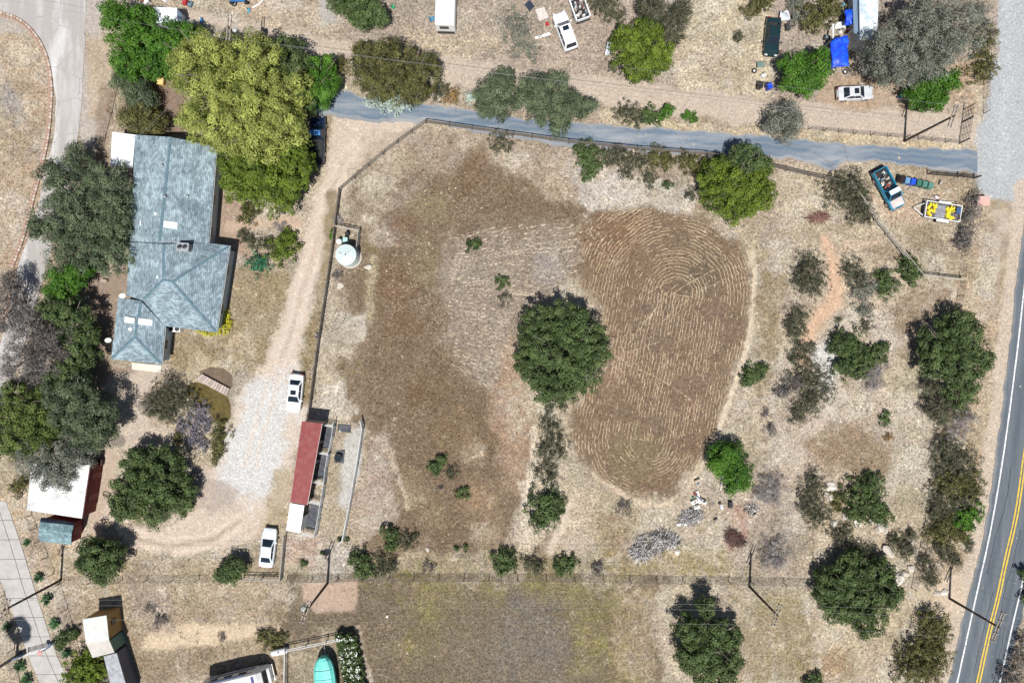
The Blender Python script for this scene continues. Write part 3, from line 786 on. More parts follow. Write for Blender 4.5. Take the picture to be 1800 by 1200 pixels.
def asphalt(name, c, c2, stretch, streak=0.6, rot=0.0, cracks=0.0, dust=None, wear=None):
    m, N, L, B = nodemat(name)
    tc = N.new('ShaderNodeTexCoord'); mp = N.new('ShaderNodeMapping')
    mp.inputs['Scale'].default_value = stretch
    mp.inputs['Rotation'].default_value = (0, 0, rot)
    L.new(tc.outputs['Object'], mp.inputs[0])
    a = N.new('ShaderNodeTexNoise'); a.inputs['Scale'].default_value = 1.0; a.inputs['Detail'].default_value = 7
    a.inputs['Roughness'].default_value = 0.65; a.inputs['Distortion'].default_value = 0.3
    L.new(mp.outputs[0], a.inputs['Vector'])
    r = N.new('ShaderNodeValToRGB')
    r.color_ramp.elements[0].position = 0.46; r.color_ramp.elements[1].position = 0.70
    r.color_ramp.elements[1].color = (streak,) * 3 + (1,)
    L.new(a.outputs['Fac'], r.inputs[0])
    f = N.new('ShaderNodeTexNoise'); f.inputs['Scale'].default_value = 6; f.inputs['Detail'].default_value = 8
    f.inputs['Roughness'].default_value = 0.8
    L.new(tc.outputs['Object'], f.inputs['Vector'])
    fr = N.new('ShaderNodeValToRGB')
    fr.color_ramp.elements[0].position = 0.3; fr.color_ramp.elements[1].position = 0.7
    fr.color_ramp.elements[0].color = tuple(v * 0.8 for v in c) + (1,)
    fr.color_ramp.elements[1].color = tuple(v * 1.2 for v in c) + (1,)
    L.new(f.outputs['Fac'], fr.inputs[0])
    mx = N.new('ShaderNodeMixRGB'); mx.inputs[2].default_value = tuple(c2) + (1,)
    L.new(r.outputs[0], mx.inputs[0]); L.new(fr.outputs[0], mx.inputs[1])
    out = mx.outputs[0]
    if cracks:
        v = N.new('ShaderNodeTexVoronoi'); v.feature = 'DISTANCE_TO_EDGE'; v.inputs['Scale'].default_value = 0.32
        wv = N.new('ShaderNodeMixRGB'); wv.inputs[0].default_value = 0.30
        L.new(tc.outputs['Object'], wv.inputs[1]); L.new(f.outputs['Color'], wv.inputs[2])
        L.new(wv.outputs[0], v.inputs['Vector'])
        cr = N.new('ShaderNodeValToRGB')
        cr.color_ramp.elements[0].position = 0.0; cr.color_ramp.elements[0].color = (cracks,) * 3 + (1,)
        cr.color_ramp.elements[1].position = 0.012; cr.color_ramp.elements[1].color = (0, 0, 0, 1)
        L.new(v.outputs['Distance'], cr.inputs[0])
        mc = N.new('ShaderNodeMixRGB'); mc.inputs[2].default_value = (0.08, 0.07, 0.06, 1)
        cg = N.new('ShaderNodeMath'); cg.operation = 'MULTIPLY'
        gt = N.new('ShaderNodeMath'); gt.operation = 'GREATER_THAN'; gt.inputs[1].default_value = 0.5
        L.new(a.outputs['Fac'], gt.inputs[0]); L.new(gt.outputs[0], cg.inputs[0]); L.new(cr.outputs[0], cg.inputs[1])
        L.new(cg.outputs[0], mc.inputs[0]); L.new(out, mc.inputs[1])
        out = mc.outputs[0]
    if dust is not None:        # dirt carried in over the edges, lighter wheel paths
        ac = N.new('ShaderNodeAttribute'); ac.attribute_name = 'across'
        ad = N.new('ShaderNodeMath'); ad.operation = 'MULTIPLY_ADD'; ad.inputs[1].default_value = 0.22
        L.new(a.outputs['Fac'], ad.inputs[0]); L.new(ac.outputs['Fac'], ad.inputs[2])
        dr = N.new('ShaderNodeValToRGB')
        el = dr.color_ramp.elements
        el[0].position, el[0].color = 0.10, (0.9, 0.9, 0.9, 1)
        el[1].position, el[1].color = 1.12 / 1.2, (0.0, 0.0, 0.0, 1)
        for p_, v_ in wear:
            k_ = el.new(p_); k_.color = (v_, v_, v_, 1)
        L.new(ad.outputs[0], dr.inputs[0])
        fm = N.new('ShaderNodeMath'); fm.operation = 'MULTIPLY'
        L.new(dr.outputs[0], fm.inputs[0]); L.new(f.outputs['Fac'], fm.inputs[1])
        f2 = N.new('ShaderNodeMath'); f2.operation = 'MULTIPLY'; f2.inputs[1].default_value = 1.5; f2.use_clamp = True
        L.new(fm.outputs[0], f2.inputs[0])
        md_ = N.new('ShaderNodeMixRGB'); md_.inputs[2].default_value = tuple(dust) + (1,)
        L.new(f2.outputs[0], md_.inputs[0]); L.new(out, md_.inputs[1])
        out = md_.outputs[0]
    L.new(out, B.inputs['Base Color'])
    B.inputs['Roughness'].default_value = 0.85
    B.inputs['Specular IOR Level'].default_value = 0.2
    bp = N.new('ShaderNodeBump'); bp.inputs['Distance'].default_value = 0.01; bp.inputs['Strength'].default_value = 0.5
    L.new(f.outputs['Fac'], bp.inputs['Height']); L.new(bp.outputs[0], B.inputs['Normal'])
    return m

DRV = asphalt('sealed_driveway', (0.095, 0.145, 0.205), (0.31, 0.33, 0.35), (0.10, 0.62, 1), 0.8, math.radians(6), 0.5, (0.40, 0.36, 0.31), ((0.18, 0.25), (0.30, 0.10), (0.42, 0.34), (0.55, 0.05), (0.72, 0.26), (0.86, 0.15), (0.99, 0.55)))
HWY = asphalt('highway_asphalt', (0.078, 0.096, 0.115), (0.135, 0.155, 0.175), (0.9, 0.06, 1), 0.8, math.radians(-13), 0.35, (0.30, 0.30, 0.30), ((0.16, 0.10), (0.28, 0.22), (0.38, 0.03), (0.50, 0.24), (0.60, 0.06), (0.70, 0.24), (0.80, 0.03), (0.90, 0.24)))
CONC = asphalt('worn_concrete', (0.35, 0.325, 0.305), (0.56, 0.545, 0.53), (0.45, 0.07, 1), 1.0, 0.0, 0.45)
structure(ribbon('driveway', DRIVE_T, DRIVE_B, 0.018, DRV, rough=1.8, t=0.10, seed=2, cross=12))
hw = structure(ribbon('road', HW_L, HW_E, 0.02, HWY, rough=0.9, t=0.12, seed=3, cross=16))
structure(ribbon('concrete_road', CON_L, CON_R, 0.015, CONC, rough=1.6, t=0.10, seed=4))
LINEW = paint('road_line_white', (0.66, 0.67, 0.66), 0.7, var=0.12, scale=4, dirt=(0.22, 0.23, 0.24), dirt_amt=0.75, dscale=2.2)
LINEY = paint('road_line_yellow', (0.66, 0.44, 0.035), 0.7, var=0.12, scale=4, dirt=(0.2, 0.17, 0.1), dirt_amt=0.75, dscale=2.2)
def shift(pts, d):
    return [(x + d, y) for x, y in pts]
for nm, ln, w in (('edge_line', HW_W, 2.6), ('edge_line', HW_R, 2.6)):
    ribbon(nm, shift(ln, -w / 2), shift(ln, w / 2), 0.026, LINEW, hw, t=0.004, cross=1, rough=0.12)
for d in (-2.6, 2.6):
    ribbon('centre_line', shift(HW_Y, d - 1.3), shift(HW_Y, d + 1.3), 0.026, LINEY, hw, t=0.004, cross=1, rough=0.12)
# crack sealant snaking along the lanes
SEAL = paint('crack_sealant', (0.022, 0.022, 0.024), 0.7, var=0.2)
for y0, y1, fr in ((640, 760, 0.45), (820, 1010, 0.28), (930, 1090, 0.62), (1040, 1190, 0.40), (1100, 1230, 0.75)):
    ys = np.arange(y0, y1, 9.0)
    hl = np.interp(ys, [p[1] for p in HW_L], [p[0] for p in HW_L]); hr = np.interp(ys, [p[1] for p in HW_E], [p[0] for p in HW_E])
    xs = hl + (hr - hl) * fr + np.cumsum(RNG.normal(0, 0.9, len(ys)))
    ribbon('crack_seal', [(x_ - .5, y_) for x_, y_ in zip(xs, ys)], [(x_ + .5, y_) for x_, y_ in zip(xs, ys)], 0.0245, SEAL, hw, t=0.003, cross=1)
# concrete slabs of the south-west drive, each a piece of its own
SLABC = paint('slab_concrete', (0.42, 0.40, 0.375), 0.9, var=0.10, scale=1.3, bump=0.006, dirt=(0.30, 0.28, 0.25), dirt_amt=0.6, dscale=0.7)
BEDC = paint('joint_filler', (0.10, 0.09, 0.08), 0.95)
drv2 = structure(ribbon('concrete_drive', SLAB_L, SLAB_R, 0.0, BEDC, t=0.08, cross=2))
la, ra = resample(catmull(SLAB_L), 15), resample(catmull(SLAB_R), 15)
for i in range(14):
    for f0_, f1_ in ((0.0, 0.64), (0.66, 1.0)):
        q = []
        for a_, f_ in ((i + 0.012, f0_), (i + 0.012, f1_), (i + 0.988, f1_), (i + 0.988, f0_)):
            k = int(a_); t_ = a_ - k
            l = la[k] * (1 - t_) + la[k + 1] * t_; r = ra[k] * (1 - t_) + ra[k + 1] * t_
            w = l + (r - l) * f_
            q.append(P(w[0], w[1]).xy)
        MB().prism([(a.x, a.y) for a in q], -0.03, 0.02 + random.uniform(-0.004, 0.004)).build('slab', SLABC, drv2)
# pond water, low in its basin
POND = paint('murky_water', (0.11, 0.085, 0.028), 0.12, var=0.35, scale=1.5, spec=0.5)
POND2 = paint('silty_water', (0.145, 0.105, 0.07), 0.25, var=0.3, scale=2.0, spec=0.4)
for pp, mt in ((POND_N, POND2), (POND_S, POND)):
    cxp = np.mean([p[0] for p in pp]); cyp = np.mean([p[1] for p in pp])
    q = [P(cxp + (a - cxp) * 1.04, cyp + (b - cyp) * 1.04) for a, b in pp]
    structure(MB().prism([(a.x, a.y) for a in q], -0.20, -0.13).build('pond_water', mt))
# ------------------------------------------------------------------ uncountable ground cover
def set_hue(me, colf):
    a = me.attributes.new('hue', 'FLOAT_COLOR', 'FACE')
    b = np.ones((len(colf), 4), np.float32); b[:, :3] = colf
    a.data.foreach_set('color', b.ravel())

def stuff(o, label, cat):
    o['kind'] = 'stuff'
    return tag(o, label, cat)

SCAT = scattermat('dry_grass_blades')
def blades(n, region, dens_fn, size, splay, cols, nb=4, wid=0.16, seed=5, soil_k=0.65):
    """clumps of bent dry grass; returns V,F,C"""
    r = np.random.default_rng(seed)
    px = r.uniform(region[0], region[2], n); py = r.uniform(region[1], region[3], n)
    keep = r.random(n) < dens_fn(px, py)
    px, py = px[keep], py[keep]
    n = len(px)
    base = np.stack([(px - 900) * PXM, (600 - py) * PXM, ground_z(px, py) - 0.02], -1)
    sz = r.uniform(size[0], size[1], n)
    pick = r.integers(0, len(cols), n)
    V = np.empty((n, nb, 3, 3)); C = np.empty((n, nb, 3))
    for k in range(nb):
        th = r.uniform(0, 2 * math.pi, n)
        tl = r.uniform(splay[0], splay[1], n)
        d = np.stack([np.cos(th) * np.sin(tl), np.sin(th) * np.sin(tl), np.cos(tl)], -1)
        s = np.stack([-np.sin(th), np.cos(th), np.zeros(n)], -1)
        l = sz * r.uniform(0.6, 1.15, n)
        off = np.stack([r.normal(0, .35, n) * sz, r.normal(0, .35, n) * sz, np.zeros(n)], -1)
        b = base + off
        w = (l * wid)[:, None]
        V[:, k, 0] = b - s * w; V[:, k, 1] = b + s * w; V[:, k, 2] = b + d * l[:, None]
        so = sample(SOIL, px, py) * r.uniform(0.65, 1.75, (n, 1))
        C[:, k] = (np.array(cols)[pick] * (1 - soil_k) + so * soil_k) * r.uniform(0.8, 1.15, (n, 1))
    return V.reshape(-1, 3), np.arange(n * nb * 3).reshape(-1, 3), C.reshape(-1, 3)

def dens(px, py):
    g = sample(GRASS, px, py)
    f = fbm(px, py, 18, 211, 3)
    return np.clip(g * np.clip((f - 0.38) * 4.5, 0.05, 1), 0, 1)
sets = [blades(58000, (-60, -60, 1860, 1260), dens, (0.10, 0.26), (0.7, 1.35), [(0.50, 0.42, 0.26), (0.56, 0.48, 0.33), (0.42, 0.32, 0.18), (0.30, 0.215, 0.12)], 4, 0.15, 5),
        blades(22000, (-60, -60, 1860, 1260), lambda a, b: dens(a, b) * 0.6, (0.10, 0.22), (0.5, 1.25), [(0.14, 0.105, 0.05), (0.11, 0.10, 0.045), (0.17, 0.12, 0.07)], 5, 0.22, 6)]
V = np.concatenate([s_[0] for s_ in sets])
F = np.concatenate([sets[0][1], sets[1][1] + len(sets[0][0])])
me = fastmesh('dry_grass', V, F)
set_hue(me, np.concatenate([s_[2] for s_ in sets]))
stuff(obj_from('dry_grass', me, SCAT), 'short dry straw coloured grass growing over the bare ground', 'grass')
# low dry brush and thatch scattered through the scrub
BRUSH = [(1345, 760, 60), (1400, 640, 50), (1530, 580, 60), (1480, 720, 60), (1380, 900, 60), (1460, 920, 50), (1600, 720, 50), (1560, 960, 50), (1240, 900, 50), (1330, 960, 60), (1500, 440, 60), (1630, 440, 50), (1660, 980, 50), (1680, 780, 50), (1100, 300, 60), (1180, 310, 60), (780, 50, 60), (900, 80, 60), (1050, 30, 60), (1250, 60, 70), (270, 1060, 60), (360, 1130, 60), (420, 1060, 50), (640, 1000, 50), (860, 1000, 80), (1100, 930, 60), (420, 620, 40), (40, 250, 50), (700, 40, 50), (600, 560, 40), (1700, 150, 40)]
def bd(px, py):
    d = np.zeros(len(px))
    for a, b, c in BRUSH:
        d = np.maximum(d, np.exp(-((px - a) ** 2 + (py - b) ** 2) / (c * c)))
    return np.clip(d * np.clip((fbm(px, py, 14, 777, 3) - .46) * 7, 0, 1), 0, 1) * .9
v, f, c = blades(60000, (0, 0, 1740, 1200), bd, (0.18, 0.42), (0.5, 1.35), [(0.16, 0.14, 0.11), (0.22, 0.20, 0.17), (0.11, 0.105, 0.06), (0.28, 0.25, 0.21)], 5, 0.10, 21, 0.15)
me = fastmesh('dry_brush', v, f); set_hue(me, c)
stuff(obj_from('dry_brush', me, SCAT), 'low grey brown brush and thatch scattered between the shrubs', 'brush')
# green and yellow weeds
WEED_SPOTS = [(760, 1040, 40), (720, 1078, 26), (730, 1110, 26), (860, 1035, 26), (960, 1034, 28), (1010, 1050, 30), (1060, 1052, 28), (1050, 1090, 26), (1055, 1140, 34), (1090, 1190, 26), (1085, 1000, 20), (1225, 990, 22), (1245, 935, 12), (1400, 410, 18), (620, 650, 14), (660, 860, 10), (690, 1020, 40), (650, 440, 10), (1150, 960, 20), (1310, 1010, 24), (1410, 1180, 14), (20, 260, 20)]
def wd(px, py):
    d = np.zeros(len(px))
    for a, b, c in WEED_SPOTS:
        d = np.maximum(d, np.exp(-((px - a) ** 2 + (py - b) ** 2) / (c * c * 1.9)))
    return d * np.clip((fbm(px, py, 16, 707, 3) - .40) * 6, .03, 1)
v, f, c = blades(90000, (0, 230, 1450, 1200), wd, (0.14, 0.30), (0.6, 1.3), [(0.28, 0.29, 0.06), (0.36, 0.34, 0.08), (0.20, 0.22, 0.06), (0.34, 0.28, 0.10)], 5, 0.16, 8, 0.35)
me = fastmesh('green_weeds', v, f); set_hue(me, c)
stuff(obj_from('green_weeds', me, SCAT), 'patches of yellow green weeds among the dry grass', 'weeds')

# rows of cut straw lying in the tilled oval and fanning over the west paddock
def straw_rows():
    r = np.random.default_rng(19)
    Vs, Fs, Cs = [], [], []
    def dash(x, y, tx, ty, ln, w, colr):
        wx, wy = (x - 900) * PXM, (600 - y) * PXM
        z = float(ground_z(np.array([x]), np.array([y]))[0])
        ty = -ty
        nx_, ny_ = -ty, tx
        n0 = len(Vs)
        a = r.normal(0, .12)
        tx2, ty2 = tx * math.cos(a) - ty * math.sin(a), tx * math.sin(a) + ty * math.cos(a)
        for e in (-.5, .5):
            k = 1.0 if abs(e) else 1.0
            cx_, cy_ = wx + tx2 * ln * e, wy + ty2 * ln * e
            ww = w * r.uniform(.4, 1.0)
            Vs.append((cx_ - nx_ * ww, cy_ - ny_ * ww, z - 0.01))
            Vs.append((cx_, cy_, z + 0.055 + r.uniform(0, .03)))
            Vs.append((cx_ + nx_ * ww, cy_ + ny_ * ww, z - 0.01))
        Fs.append((n0, n0 + 1, n0 + 4, n0 + 3)); Fs.append((n0 + 1, n0 + 2, n0 + 5, n0 + 4))
        Cs.extend([colr, colr])
    pal = [(0.44, 0.345, 0.23), (0.50, 0.41, 0.29), (0.36, 0.265, 0.17), (0.40, 0.305, 0.20)]
    ax, ay = FA; bx, by = FB_
    L0 = math.hypot(bx - ax, by - ay); ux, uy = (bx - ax) / L0, (by - ay) / L0
    nx0, ny0 = -uy, ux
    for d in np.arange(2, 190, 5.6):
        d += r.normal(0, .5)
        arc = d > 26
        pts = []
        step = 4.0
        for s_ in np.arange(0, L0, step):
            pts.append((ax + ux * s_ + nx0 * d, ay + uy * s_ + ny0 * d))
        nA = max(3, int(math.pi * d / step)) if arc else 0
        for k in range(nA):
            t = math.pi * k / nA
            pts.append((bx + nx0 * d * math.cos(t) + ux * d * math.sin(t), by + ny0 * d * math.cos(t) + uy * d * math.sin(t)))
        for s_ in np.arange(0, L0, step):
            pts.append((bx - ux * s_ - nx0 * d, by - uy * s_ - ny0 * d))
        for k in range(nA):
            t = math.pi * k / nA
            pts.append((ax - nx0 * d * math.cos(t) - ux * d * math.sin(t), ay - ny0 * d * math.cos(t) - uy * d * math.sin(t)))
        p = np.array(pts)
        p2 = p + np.stack([(fbm(p[:, 0], p[:, 1], 46, 3) - .5) * -8, (fbm(p[:, 0], p[:, 1], 46, 9) - .5) * -8], -1)
        pj = p2 + r.normal(0, 7, p2.shape)
        ins = inside(pj[:, 0], pj[:, 1], OVAL)
        thin = fbm(p2[:, 0], p2[:, 1], 34, 301, 3)
        for i in range(len(p2)):
            if not ins[i] or r.random() > np.clip((thin[i] - .36) * 5.0, .10, .97):
                continue
            q = p2[(i + 1) % len(p2)] - p2[i]
            l = np.hypot(*q) + 1e-6
            dash(p2[i, 0] + r.normal(0, .6), p2[i, 1] + r.normal(0, .6), q[0] / l, q[1] / l, r.uniform(.28, .60), r.uniform(.03, .075), pal[r.integers(0, 4)])
    # diagonal wheel tracks across the rows
    for (x0, y0, x1, y1, bow) in [(1190, 500, 1140, 570, 8), (1255, 475, 1115, 590, 14), (1300, 480, 1150, 580, 12), (1230, 480, 1105, 540, 10), (1100, 640, 1235, 720, -8), (1160, 600, 1060, 650, 6), (1060, 560, 1110, 640, 20), (1050, 590, 1095, 650, 18)]:
        n = int(math.hypot(x1 - x0, y1 - y0) / 3)
        for k in range(n):
            t = k / n
            if r.random() < .3:
                continue
            ex, ey = x1 - x0, y1 - y0
            l = math.hypot(ex, ey)
            o = math.sin(t * math.pi) * bow
            dash(x0 + ex * t - ey / l * o, y0 + ey * t + ex / l * o, ex / l, ey / l, r.uniform(.16, .35), r.uniform(.04, .08), pal[r.integers(0, 4)])
    # fan of mown swathes on the pale slope
    FAN = [(800, 410), (900, 395), (1010, 395), (1015, 480), (960, 530), (900, 575), (905, 640), (870, 690), (800, 650), (790, 540)]
    for rad in np.arange(190, 520, 7.5):
        pass
    for t in np.arange(-.62, .75, .0235):
        t += r.normal(0, .004)
        for rad in np.arange(200, 520, 4.5):
            x, y = 560 + rad * math.cos(t) + 14 * math.sin(rad * .02), 525 + rad * math.sin(t) + 10 * math.sin(rad * .017 + t * 3)
            if not inside(np.array([x]), np.array([y]), FAN)[0] or r.random() < .12 + .75 * float(np.clip((.56 - vnoise(np.array([x / 17.]), np.array([y / 17.]), 9)[0]) * 3, 0, 1)):
                continue
            dash(x + r.normal(0, 1.5), y + r.normal(0, 1.3), math.cos(t), math.sin(t), r.uniform(.15, .5), r.uniform(.04, .10), [(0.50, 0.41, 0.31), (0.55, 0.47, 0.37), (0.43, 0.345, 0.25)][r.integers(0, 3)])
    me = fastmesh('straw_rows', np.array(Vs), np.array(Fs))
    set_hue(me, np.array(Cs))
    return me
stuff(obj_from('straw_rows', straw_rows(), scattermat('cut_straw')), 'curved rows of cut pale straw lying across the tilled field', 'straw')

# pebbles and clods
def pebbles(n, seed):
    r = np.random.default_rng(seed)
    px = r.uniform(-40, 1840, n); py = r.uniform(-40, 1240, n)
    k = r.random(n) < np.clip(0.25 + fbm(px, py, 30, 401, 3) - .35, 0, 1) * np.clip(sample(GRIT, px, py), .1, 1)
    px, py = px[k], py[k]; n = len(px)
    s_ = r.gamma(2.0, 0.022, n) + 0.03
    c = np.stack([(px - 900) * PXM, (600 - py) * PXM, ground_z(px, py) + s_ * .2], -1)
    dirs = np.array([(1, 0, -.2), (0, 1, -.1), (-1, 0, -.2), (0, -1, 0), (0, 0, .8), (0, 0, -.6)])
    V = c[:, None, :] + dirs[None] * s_[:, None, None] * r.uniform(.6, 1.2, (n, 6, 1))
    fc = np.array([(0, 1, 4), (1, 2, 4), (2, 3, 4), (3, 0, 4)])
    F = (np.arange(n) * 6)[:, None, None] + fc[None]
    col = np.array([(0.55, 0.49, 0.40), (0.48, 0.40, 0.31), (0.62, 0.58, 0.52), (0.33, 0.26, 0.2)])[r.integers(0, 4, n)] * r.uniform(.8, 1.15, (n, 1))
    col = col * .35 + sample(SOIL, px, py) * .85
    me = fastmesh('pebbles', V.reshape(-1, 3), F.reshape(-1, 3))
    set_hue(me, np.repeat(col, 4, 0))
    return me
def clods():
    r = np.random.default_rng(91)
    C = []
    for (x, y, s_, n) in [(742, 430, 12, 60), (700, 470, 16, 60), (735, 535, 12, 50), (725, 500, 10, 40), (690, 480, 14, 40), (755, 315, 14, 50), (805, 340, 22, 90), (745, 395, 10, 30), (1035, 400, 10, 50), (1050, 415, 9, 50), (1065, 448, 16, 60), (985, 390, 8, 20), (770, 560, 10, 30), (692, 540, 8, 30), (700, 845, 12, 50), (715, 880, 10, 40), (735, 720, 14, 40), (690, 740, 10, 30), (760, 770, 20, 40), (1155, 380, 14, 40), (1210, 380, 14, 50), (1260, 400, 14, 40), (1560, 800, 16, 60), (1590, 790, 12, 40), (690, 1120, 18, 60), (750, 1140, 20, 60), (640, 590, 14, 40), (690, 620, 12, 30), (830, 360, 14, 40), (660, 870, 14, 30), (900, 440, 20, 40)]:
        C.append(np.stack([r.normal(x, s_, n), r.normal(y, s_, n)], -1))
    C = np.concatenate(C)
    n = len(C)
    sz = r.gamma(2.0, .028, n) + .035
    c = np.stack([(C[:, 0] - 900) * PXM, (600 - C[:, 1]) * PXM, ground_z(C[:, 0], C[:, 1])], -1)
    a = np.arange(6) * math.pi / 3
    rim = np.stack([np.cos(a), np.sin(a), np.full(6, -.1)], -1)
    V = np.concatenate([c[:, None] + rim[None] * sz[:, None, None] * r.uniform(.6, 1.2, (n, 6, 1)), c[:, None] + np.array([[[0, 0, 1.0]]]) * np.minimum(sz * .35, .07)[:, None, None]], 1)
    F = (np.arange(n) * 7)[:, None, None] + np.array([(i, (i + 1) % 6, 6) for i in range(6)])[None]
    me = fastmesh('clods', V.reshape(-1, 3), F.reshape(-1, 3))
    set_hue(me, np.repeat(np.array([(0.34, 0.27, 0.19)]) * r.uniform(.5, 1.2, (n, 1)), 6, 0))
    return me
stuff(obj_from('clods', clods(), scattermat('pale_clods')), 'clusters of pale dry clods lying on the brown field', 'clods')
stuff(obj_from('pebbles', pebbles(30000, 33), scattermat('pebble_stone')), 'small pale stones and clods strewn over the ground', 'stones')

# ------------------------------------------------------------------ trees and shrubs
KINDS = {
    # name: dark colour, light colour, leaf length, leaf width ratio, leaves per m2, clump radius, translucency
    'oak': ((0.020, 0.040, 0.012), (0.150, 0.210, 0.072), 0.25, 0.60, 92, 0.42, 0.20),
    'green': ((0.020, 0.070, 0.008), (0.140, 0.300, 0.035), 0.28, 0.55, 84, 0.48, 0.28),
    'lime': ((0.030, 0.058, 0.008), (0.235, 0.315, 0.042), 0.26, 0.60, 88, 0.42, 0.28),
    'pepper': ((0.075, 0.100, 0.018), (0.560, 0.610, 0.160), 0.28, 0.45, 84, 0.52, 0.28),
    'olive': ((0.030, 0.034, 0.012), (0.215, 0.205, 0.070), 0.23, 0.50, 92, 0.36, 0.20),
    'scrub': ((0.022, 0.026, 0.014), (0.165, 0.165, 0.098), 0.21, 0.40, 104, 0.30, 0.15),
    'sage': ((0.050, 0.056, 0.044), (0.310, 0.325, 0.255), 0.23, 0.40, 66, 0.40, 0.15),
    'grove': ((0.022, 0.038, 0.020), (0.200, 0.250, 0.135), 0.25, 0.45, 86, 0.44, 0.20),
    'purple': ((0.040, 0.034, 0.032), (0.240, 0.215, 0.195), 0.23, 0.40, 60, 0.42, 0.10),
    'moss':   ((0.022, 0.040, 0.010), (0.190, 0.250, 0.060), 0.26, 0.50, 86, 0.44, 0.22),
    'dead':   ((0.123, 0.109, 0.104), (0.405, 0.365, 0.348), 0.42, 0.10, 95, 0.40, 0.0),
    'teal':   ((0.017, 0.080, 0.041), (0.073, 0.267, 0.138), 0.22, 0.50, 96, 0.28, 0.20),
    'pale':   ((0.217, 0.275, 0.232), (0.648, 0.750, 0.664), 0.34, 0.30, 72, 0.34, 0.15),
    'yellow': ((0.319, 0.290, 0.017), (0.750, 0.745, 0.049), 0.17, 0.60, 110, 0.20, 0.20),
    'lilac': ((0.080, 0.075, 0.085), (0.300, 0.280, 0.330), 0.20, 0.50, 84, 0.28, 0.15),
    'rust':   ((0.123, 0.080, 0.032), (0.405, 0.259, 0.097), 0.20, 0.50, 90, 0.26, 0.15),
}
LEAF = {k: leafmat('leaves_' + k, v[0], v[1], v[6]) for k, v in KINDS.items()}

def crown_arrays(lobes, kind, seed, dens_k=1.0, clump_k=1.0, ragged=0.25):
    _, _, LL, WR, DN, CR, _ = KINDS[kind]
    CR *= clump_k
    r = np.random.default_rng(seed)
    Vs, Ts = [], []
    for (x, y, z, rx, ry, rz) in lobes:
        p = 1.6
        area = 4 * math.pi * (((rx * ry) ** p + (rx * rz) ** p + (ry * rz) ** p) / 3) ** (1 / p) * 0.62
        small = min(1.0, min(rx, ry) / 1.2)
        cr = CR * (0.45 + 0.55 * small)
        ll = LL * (0.72 + 0.28 * small)
        n = int(area * DN * dens_k / (0.6 + 0.4 * small)) + 30
        nc = max(7, int(area / (cr * cr * 2.9)))
        d = r.normal(size=(nc * 3, 3)); d /= np.linalg.norm(d, axis=1)[:, None]
        d = d[d[:, 2] > -0.35][:nc]
        nc = len(d)
        rr = 0.80 + ragged * (r.random(nc) - 0.42) * (0.6 + 0.4 * small)
        inner = r.random(nc) < 0.22
        rr[inner] = r.uniform(0.3, 0.7, inner.sum())
        cc = d * rr[:, None] * np.array([max(rx - cr * .55, rx * .6), max(ry - cr * .55, ry * .6), max(rz - cr * .4, rz * .6)]) + np.array([x, y, z])
        ct = np.clip(r.normal(0.5, 0.34, nc), 0, 1)
        pk = r.integers(0, nc, n)
        off = r.normal(size=(n, 3)); off /= np.linalg.norm(off, axis=1)[:, None]
        off[:, 2] = np.where(r.random(n) < .7, np.abs(off[:, 2]), off[:, 2])
        off *= (r.random(n) ** 0.28 * cr)[:, None] * np.array([1.1, 1.1, 0.85])
        c = cc[pk] + off
        nn = d[pk] * 0.35 + off / cr * 0.95 + r.normal(0, .42, (n, 3)) + np.array([0, 0, 0.35])
        nn /= np.linalg.norm(nn, axis=1)[:, None]
        t = np.cross(nn, r.normal(size=(n, 3))); t /= np.linalg.norm(t, axis=1)[:, None] + 1e-9
        b = np.cross(nn, t)
        l = ll * r.uniform(.6, 1.25, n) / 2
        q = np.stack([c - t * l[:, None], c + b * (l * WR)[:, None], c + t * l[:, None], c - b * (l * WR)[:, None]], 1)
        ok = c[:, 2] > 0.05
        Vs.append(q[ok]); Ts.append(np.clip(ct[pk] * .6 + r.random(n) * .4, 0, 1)[ok])
    return np.concatenate(Vs), np.concatenate(Ts)

def leaf_object(name, V, T, mat, parent, base):
    V = V - np.array(base)
    n = len(V)
    me = fastmesh(name, V.reshape(-1, 3), np.arange(n * 4).reshape(-1, 4))
    a = me.attributes.new('tint', 'FLOAT', 'FACE')
    a.data.foreach_set('value', T.astype(np.float32))
    return obj_from(name, me, mat, parent)

